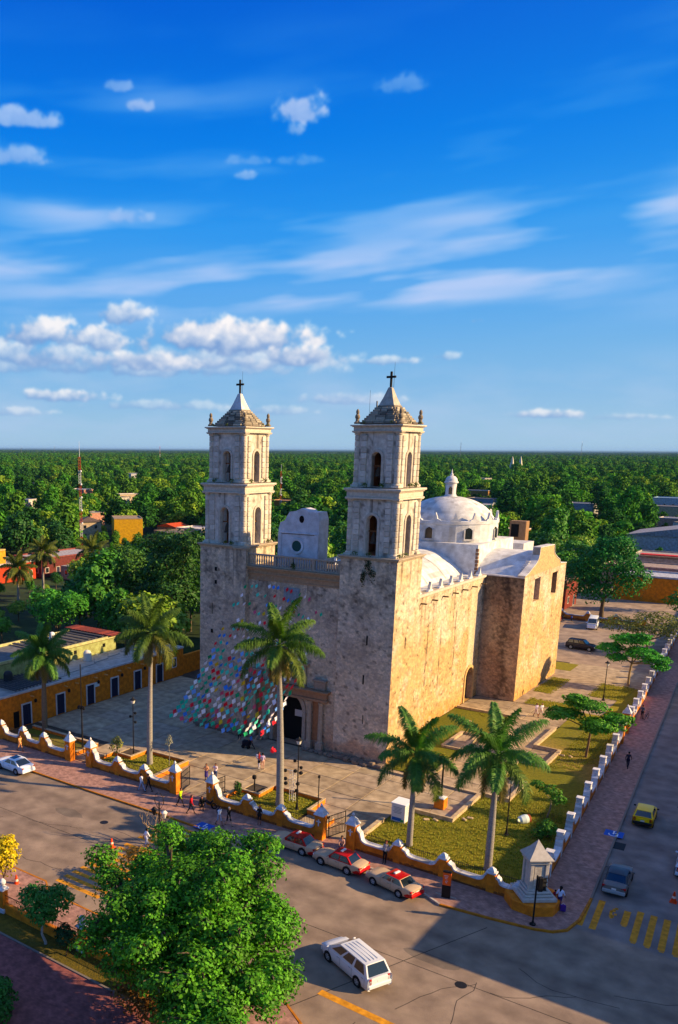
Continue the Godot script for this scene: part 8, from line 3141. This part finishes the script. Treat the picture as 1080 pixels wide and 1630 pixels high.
# pose: "walk", "stand", "sit", "lean", "ride"; facing +z before the turn
func person(label: String, at: Vector3, turn: float, pose: String, top: Color, legs: Color, hair: Color, o := {}) -> void:
	var t := thing("person", label, "person", at, turn)
	var k: float = o.get("tall", 1.0)
	var skin: Color = o.get("skin", lin(150, 100, 74))
	var hip := Vector3(0, 0.93, 0)
	var lean := 0.0
	var sw := 0.0
	if pose == "walk":
		sw = 0.27
		lean = 0.04
	if pose == "sit":
		hip = Vector3(0, 0.42, -0.05)
		lean = 0.06
	if pose == "lean":
		lean = -0.16
	var chest := hip + Vector3(0, 0.42, lean)
	var neck := hip + Vector3(0, 0.56, lean * 1.3)
	var head := hip + Vector3(0, 0.7, lean * 1.4 + 0.03)
	var shorts: bool = o.get("shorts", false)
	var sleeve: bool = o.get("sleeve", false)
	var b := []
	b.append([hip + Vector3(-0.06, 0, 0), hip + Vector3(0.06, 0, 0), 0.135, 0.135, legs])
	b.append([hip + Vector3(0, 0.1, 0), chest + Vector3(0, -0.02, 0), 0.125, 0.14, top])
	b.append([chest + Vector3(-0.09, 0.02, 0), chest + Vector3(0.09, 0.02, 0), 0.115, 0.115, top])
	b.append([neck + Vector3(-0.14, -0.06, 0), neck + Vector3(0.14, -0.06, 0), 0.065, 0.065, top])
	b.append([neck + Vector3(0, -0.03, 0), head, 0.05, 0.05, skin])
	b.append([head + Vector3(0, -0.03, 0.01), head + Vector3(0, 0.05, -0.01), 0.085, 0.098, skin])
	b.append([head + Vector3(0, 0.0, 0.09), head + Vector3(0, -0.02, 0.115), 0.014, 0.018, skin])
	for s in [-1.0, 1.0]:
		var hj := hip + Vector3(0.09 * s, -0.04, 0)
		var kn := hj + Vector3(0.01 * s, -0.42, sw * 0.55 * s + 0.03)
		var an := kn + Vector3(0, -0.39, sw * 0.6 * s - (0.1 if sw > 0 and s < 0 else 0.02))
		if pose == "sit":
			kn = hj + Vector3(0.05 * s, 0.06, 0.42)
			an = kn + Vector3(0, -0.4, 0.04)
		elif pose == "lean":
			kn = hj + Vector3(0, -0.42, 0.1)
			an = kn + Vector3(0, -0.4, 0.08)
		if an.y > 0.07 and pose != "walk":
			an.y = 0.07
		an.y = maxf(an.y, 0.07)
		b.append([hj, kn, 0.088, 0.062, legs])
		b.append([kn, an, 0.058, 0.04, skin if shorts else legs])
		b.append([an + Vector3(0, -0.035, -0.03), an + Vector3(0, -0.045, 0.15), 0.038, 0.032, o.get("shoe", lin(50, 46, 44))])
		var sh := neck + Vector3(0.18 * s, -0.07, 0)
		var el := sh + Vector3(0.06 * s, -0.28, -sw * 0.5 * s)
		var wr := el + Vector3(0.0, -0.24, 0.06 - sw * 0.4 * s)
		if pose == "sit":
			el = sh + Vector3(0.05 * s, -0.22, 0.1)
			wr = el + Vector3(-0.06 * s, -0.12, 0.2)
		if o.get("arms_up", false):
			el = sh + Vector3(0.1 * s, -0.18, 0.18)
			wr = el + Vector3(-0.12 * s, 0.2, 0.12)
		b.append([sh, el, 0.055, 0.042, top])
		b.append([el, wr, 0.04, 0.03, top if sleeve else skin])
		b.append([wr, wr + (wr - el).normalized() * 0.09, 0.03, 0.026, skin])
	if o.has("skirt"):
		b.append([hip + Vector3(0, 0.02, 0), hip + Vector3(0, -0.4, 0), 0.14, 0.19, o.skirt])
	put("body", figure(b, 0.03), M.cloth, t, Transform3D(Basis.from_scale(Vector3.ONE * k), Vector3()))
	var hb := [[head + Vector3(0, 0.06, -0.03), head + Vector3(0, 0.05, -0.035), 0.106, 0.1, hair]]
	if o.get("long_hair", false):
		hb.append([head + Vector3(0, 0.0, -0.07), neck + Vector3(0, -0.1, -0.1), 0.085, 0.05, hair])
	put("cap" if o.get("cap", false) else "hair", figure(hb, 0.025), M.cloth, t, Transform3D(Basis.from_scale(Vector3.ONE * k), Vector3()))
	if o.has("bag"):
		var mb := MB.new()
		mb.col = o.bag
		mb.bevel_box(chest + Vector3(0, -0.06, -0.21), Vector3(0.3, 0.42, 0.16), 0.05)
		obj("backpack", mb, M.cloth, t)


func build_people() -> void:
	var dark := lin(26, 26, 30)
	var black := lin(20, 18, 18)
	var jeans := lin(60, 80, 120)
	var white := lin(226, 226, 230)
	person("person in peach clothes walking along the wall by the white saloon", Vector3(-33.8, 0, 20.1), PI / 2, "walk", lin(226, 160, 100), lin(216, 150, 96), lin(70, 44, 30), {"shorts": true})
	person("person in a white shirt and light jeans walking with a companion in black", Vector3(-15.85, 0, 20.35), -PI / 2, "walk", white, lin(140, 160, 190), black, {"sleeve": true})
	person("person all in black walking beside the white shirt", Vector3(-15.3, 0, 19.95), -PI / 2, "walk", dark, black, black, {"sleeve": true})
	person("person in a yellow safety vest striding past the gate post", Vector3(-10.7, 0, 20.8), PI / 2, "walk", lin(176, 214, 20), dark, black, {"sleeve": true})
	person("person in a red shirt and dark trousers on the open pavement", Vector3(-8.9, 0, 21.5), PI / 2 + 0.4, "walk", lin(200, 28, 30), dark, black, {"sleeve": true})
	person("person in white with a dark backpack on the way past the main gate", Vector3(-5.4, 0, 21.9), PI / 2 - 0.2, "walk", white, lin(150, 160, 180), dark, {"bag": lin(30, 44, 70), "cap": true, "shorts": true})
	person("person with pale hair, black top and bare legs", Vector3(-4.7, 0, 21.45), PI / 2 - 0.2, "walk", black, dark, lin(214, 200, 170), {"shorts": true, "skin": lin(196, 150, 120)})
	person("woman in a purple skirt standing inside the open main gate", Vector3(-12.6, 0, 14.3), 0.4, "stand", lin(206, 150, 110), lin(70, 60, 120), lin(50, 34, 26), {"skirt": lin(76, 60, 130), "arms_up": true})
	person("visitor in a pale pink top and jeans beside the purple skirt", Vector3(-11.9, 0, 13.7), 0.2, "stand", lin(226, 206, 214), jeans, lin(40, 28, 24), {"arms_up": true})
	person("person in dark clothes bending over the motorbike at the main gate", Vector3(-8.75, 0, 20.05), 0.6, "sit", black, dark, black, {"sleeve": true})
	person("person in black with a red cap leaning by the scalloped wall", Vector3(-2.7, 0, 19.6), 0.4, "stand", black, dark, lin(170, 30, 44), {"cap": true, "bag": lin(120, 110, 170), "shorts": true})
	person("person in a white and red top in the sunlit plaza group", Vector3(-10.4, 0, 8.2), 2.6, "stand", lin(200, 40, 60), lin(214, 206, 206), lin(60, 40, 34), {"bag": lin(220, 214, 220)})
	person("person in mauve standing close to the red top", Vector3(-9.85, 0, 8.3), -2.4, "stand", lin(176, 160, 196), lin(206, 160, 140), black, {})
	person("child between the two standing visitors in the plaza", Vector3(-10.1, 0, 8.6), 3.0, "stand", dark, lin(226, 216, 210), black, {"tall": 0.68})
	person("person in blue pushing a dark cart in the church's shade", Vector3(-14.2, 0, 4.0), -1.2, "walk", lin(50, 120, 200), dark, black, {})
	person("person in green sitting on the rubble ledge under the flags", Vector3(-17.1, 0.1, 1.9), 0.3, "sit", lin(30, 110, 96), dark, black, {})
	person("person sitting low at the gate post beside the taxis", Vector3(5.4, 0, 19.45), 0.3, "sit", lin(196, 150, 130), lin(50, 50, 80), black, {"sleeve": true})
	person("person in a grey checked top leaning on the wall by the lawn", Vector3(9.2, 0, 19.3), 0.2, "lean", lin(150, 140, 140), black, lin(120, 40, 36), {"cap": true, "sleeve": true})
	person("woman in a white top walking round the corner monument", Vector3(22.3, 0, 18.1), 2.9, "walk", lin(200, 210, 236), lin(56, 40, 90), black, {"long_hair": true})
	person("child in red beside the woman at the monument", Vector3(21.85, 0, 17.7), 2.9, "walk", lin(150, 30, 50), lin(190, 170, 160), black, {"tall": 0.66})
	person("lone person in dark blue walking up the shaded pavement", Vector3(19.95, 0, -15.6), 3.1, "walk", lin(30, 34, 54), lin(26, 28, 44), black, {"sleeve": true})
	person("person standing with a bicycle beyond the tall gate post", Vector3(17.6, 0, -35.0), 2.8, "stand", lin(60, 70, 90), dark, black, {})
	person("person in pale lilac walking on the terrace before the side door", Vector3(7.0, 0, -27.7), 0.9, "walk", lin(206, 190, 214), lin(216, 196, 186), lin(60, 50, 44), {"shorts": true})
	person("companion in white just beside the lilac shirt on the terrace", Vector3(7.5, 0, -28.1), 0.9, "walk", white, lin(226, 206, 190), lin(130, 110, 90), {"shorts": true})
	person("person in white half hidden by the bare tree at the crossing", Vector3(-7.7, -0.15, 29.0), 2.8, "walk", white, lin(150, 160, 190), black, {})
	# things they hold and leave
	var cart := thing("hand_cart", "dark hand cart pushed by the person in blue", "cart", Vector3(-14.9, 0, 3.9), 0.3)
	var mb := MB.new()
	mb.col = lin(26, 28, 36)
	mb.bevel_box(Vector3(0, 0.55, 0), Vector3(0.9, 0.6, 0.6), 0.06)
	obj("box", mb, M.any, cart)
	for s in [-0.3, 0.3]:
		mb = MB.new()
		mb.t = Transform3D(Basis(Vector3.RIGHT, PI / 2), Vector3(s, 0.22, 0.32))
		mb.lathe([[0.0, -0.03], [0.22, -0.03], [0.22, 0.03], [0.0, 0.03]], 12)
		obj("wheel", mb, M.black, cart)
	var bag := thing("shopping_bag", "purple bag carried by the woman at the monument", "bag", Vector3(22.62, 0.02, 18.3), 0.3)
	mb = MB.new()
	mb.col = lin(74, 36, 120)
	mb.bevel_box(Vector3(0, 0.26, 0), Vector3(0.4, 0.5, 0.24), 0.05)
	obj("bag_body", mb, M.cloth, bag)
	mb = MB.new()
	mb.col = lin(214, 190, 200)
	mb.tube([Vector3(-0.12, 0.5, 0), Vector3(0, 0.66, 0), Vector3(0.12, 0.5, 0)], [0.018, 0.018, 0.018], 5)
	obj("handle", mb, M.cloth, bag)
	var bike := thing("bicycle", "dark bicycle held on the shaded pavement", "bicycle", Vector3(18.05, 0, -35.3), 1.4)
	for s in [-0.5, 0.5]:
		mb = MB.new()
		mb.t = Transform3D(Basis(Vector3.RIGHT, PI / 2), Vector3(s, 0.34, 0))
		mb.lathe([[0.3, -0.02], [0.34, -0.02], [0.34, 0.02], [0.3, 0.02], [0.3, -0.02]], 18)
		obj("wheel", mb, M.black, bike)
	mb = MB.new()
	mb.col = lin(60, 66, 80)
	for l in [[Vector3(-0.5, 0.34, 0), Vector3(-0.1, 0.32, 0)], [Vector3(-0.1, 0.32, 0), Vector3(-0.22, 0.85, 0)], [Vector3(-0.2, 0.75, 0), Vector3(0.36, 0.75, 0)], [Vector3(-0.1, 0.32, 0), Vector3(0.38, 0.72, 0)], [Vector3(0.5, 0.34, 0), Vector3(0.34, 0.95, 0)], [Vector3(0.34, 0.95, -0.25), Vector3(0.34, 0.95, 0.25)], [Vector3(-0.34, 0.87, 0), Vector3(-0.12, 0.87, 0)]]:
		mb.tube(l, [0.02, 0.02], 6)
	obj("frame", mb, M.any, bike)
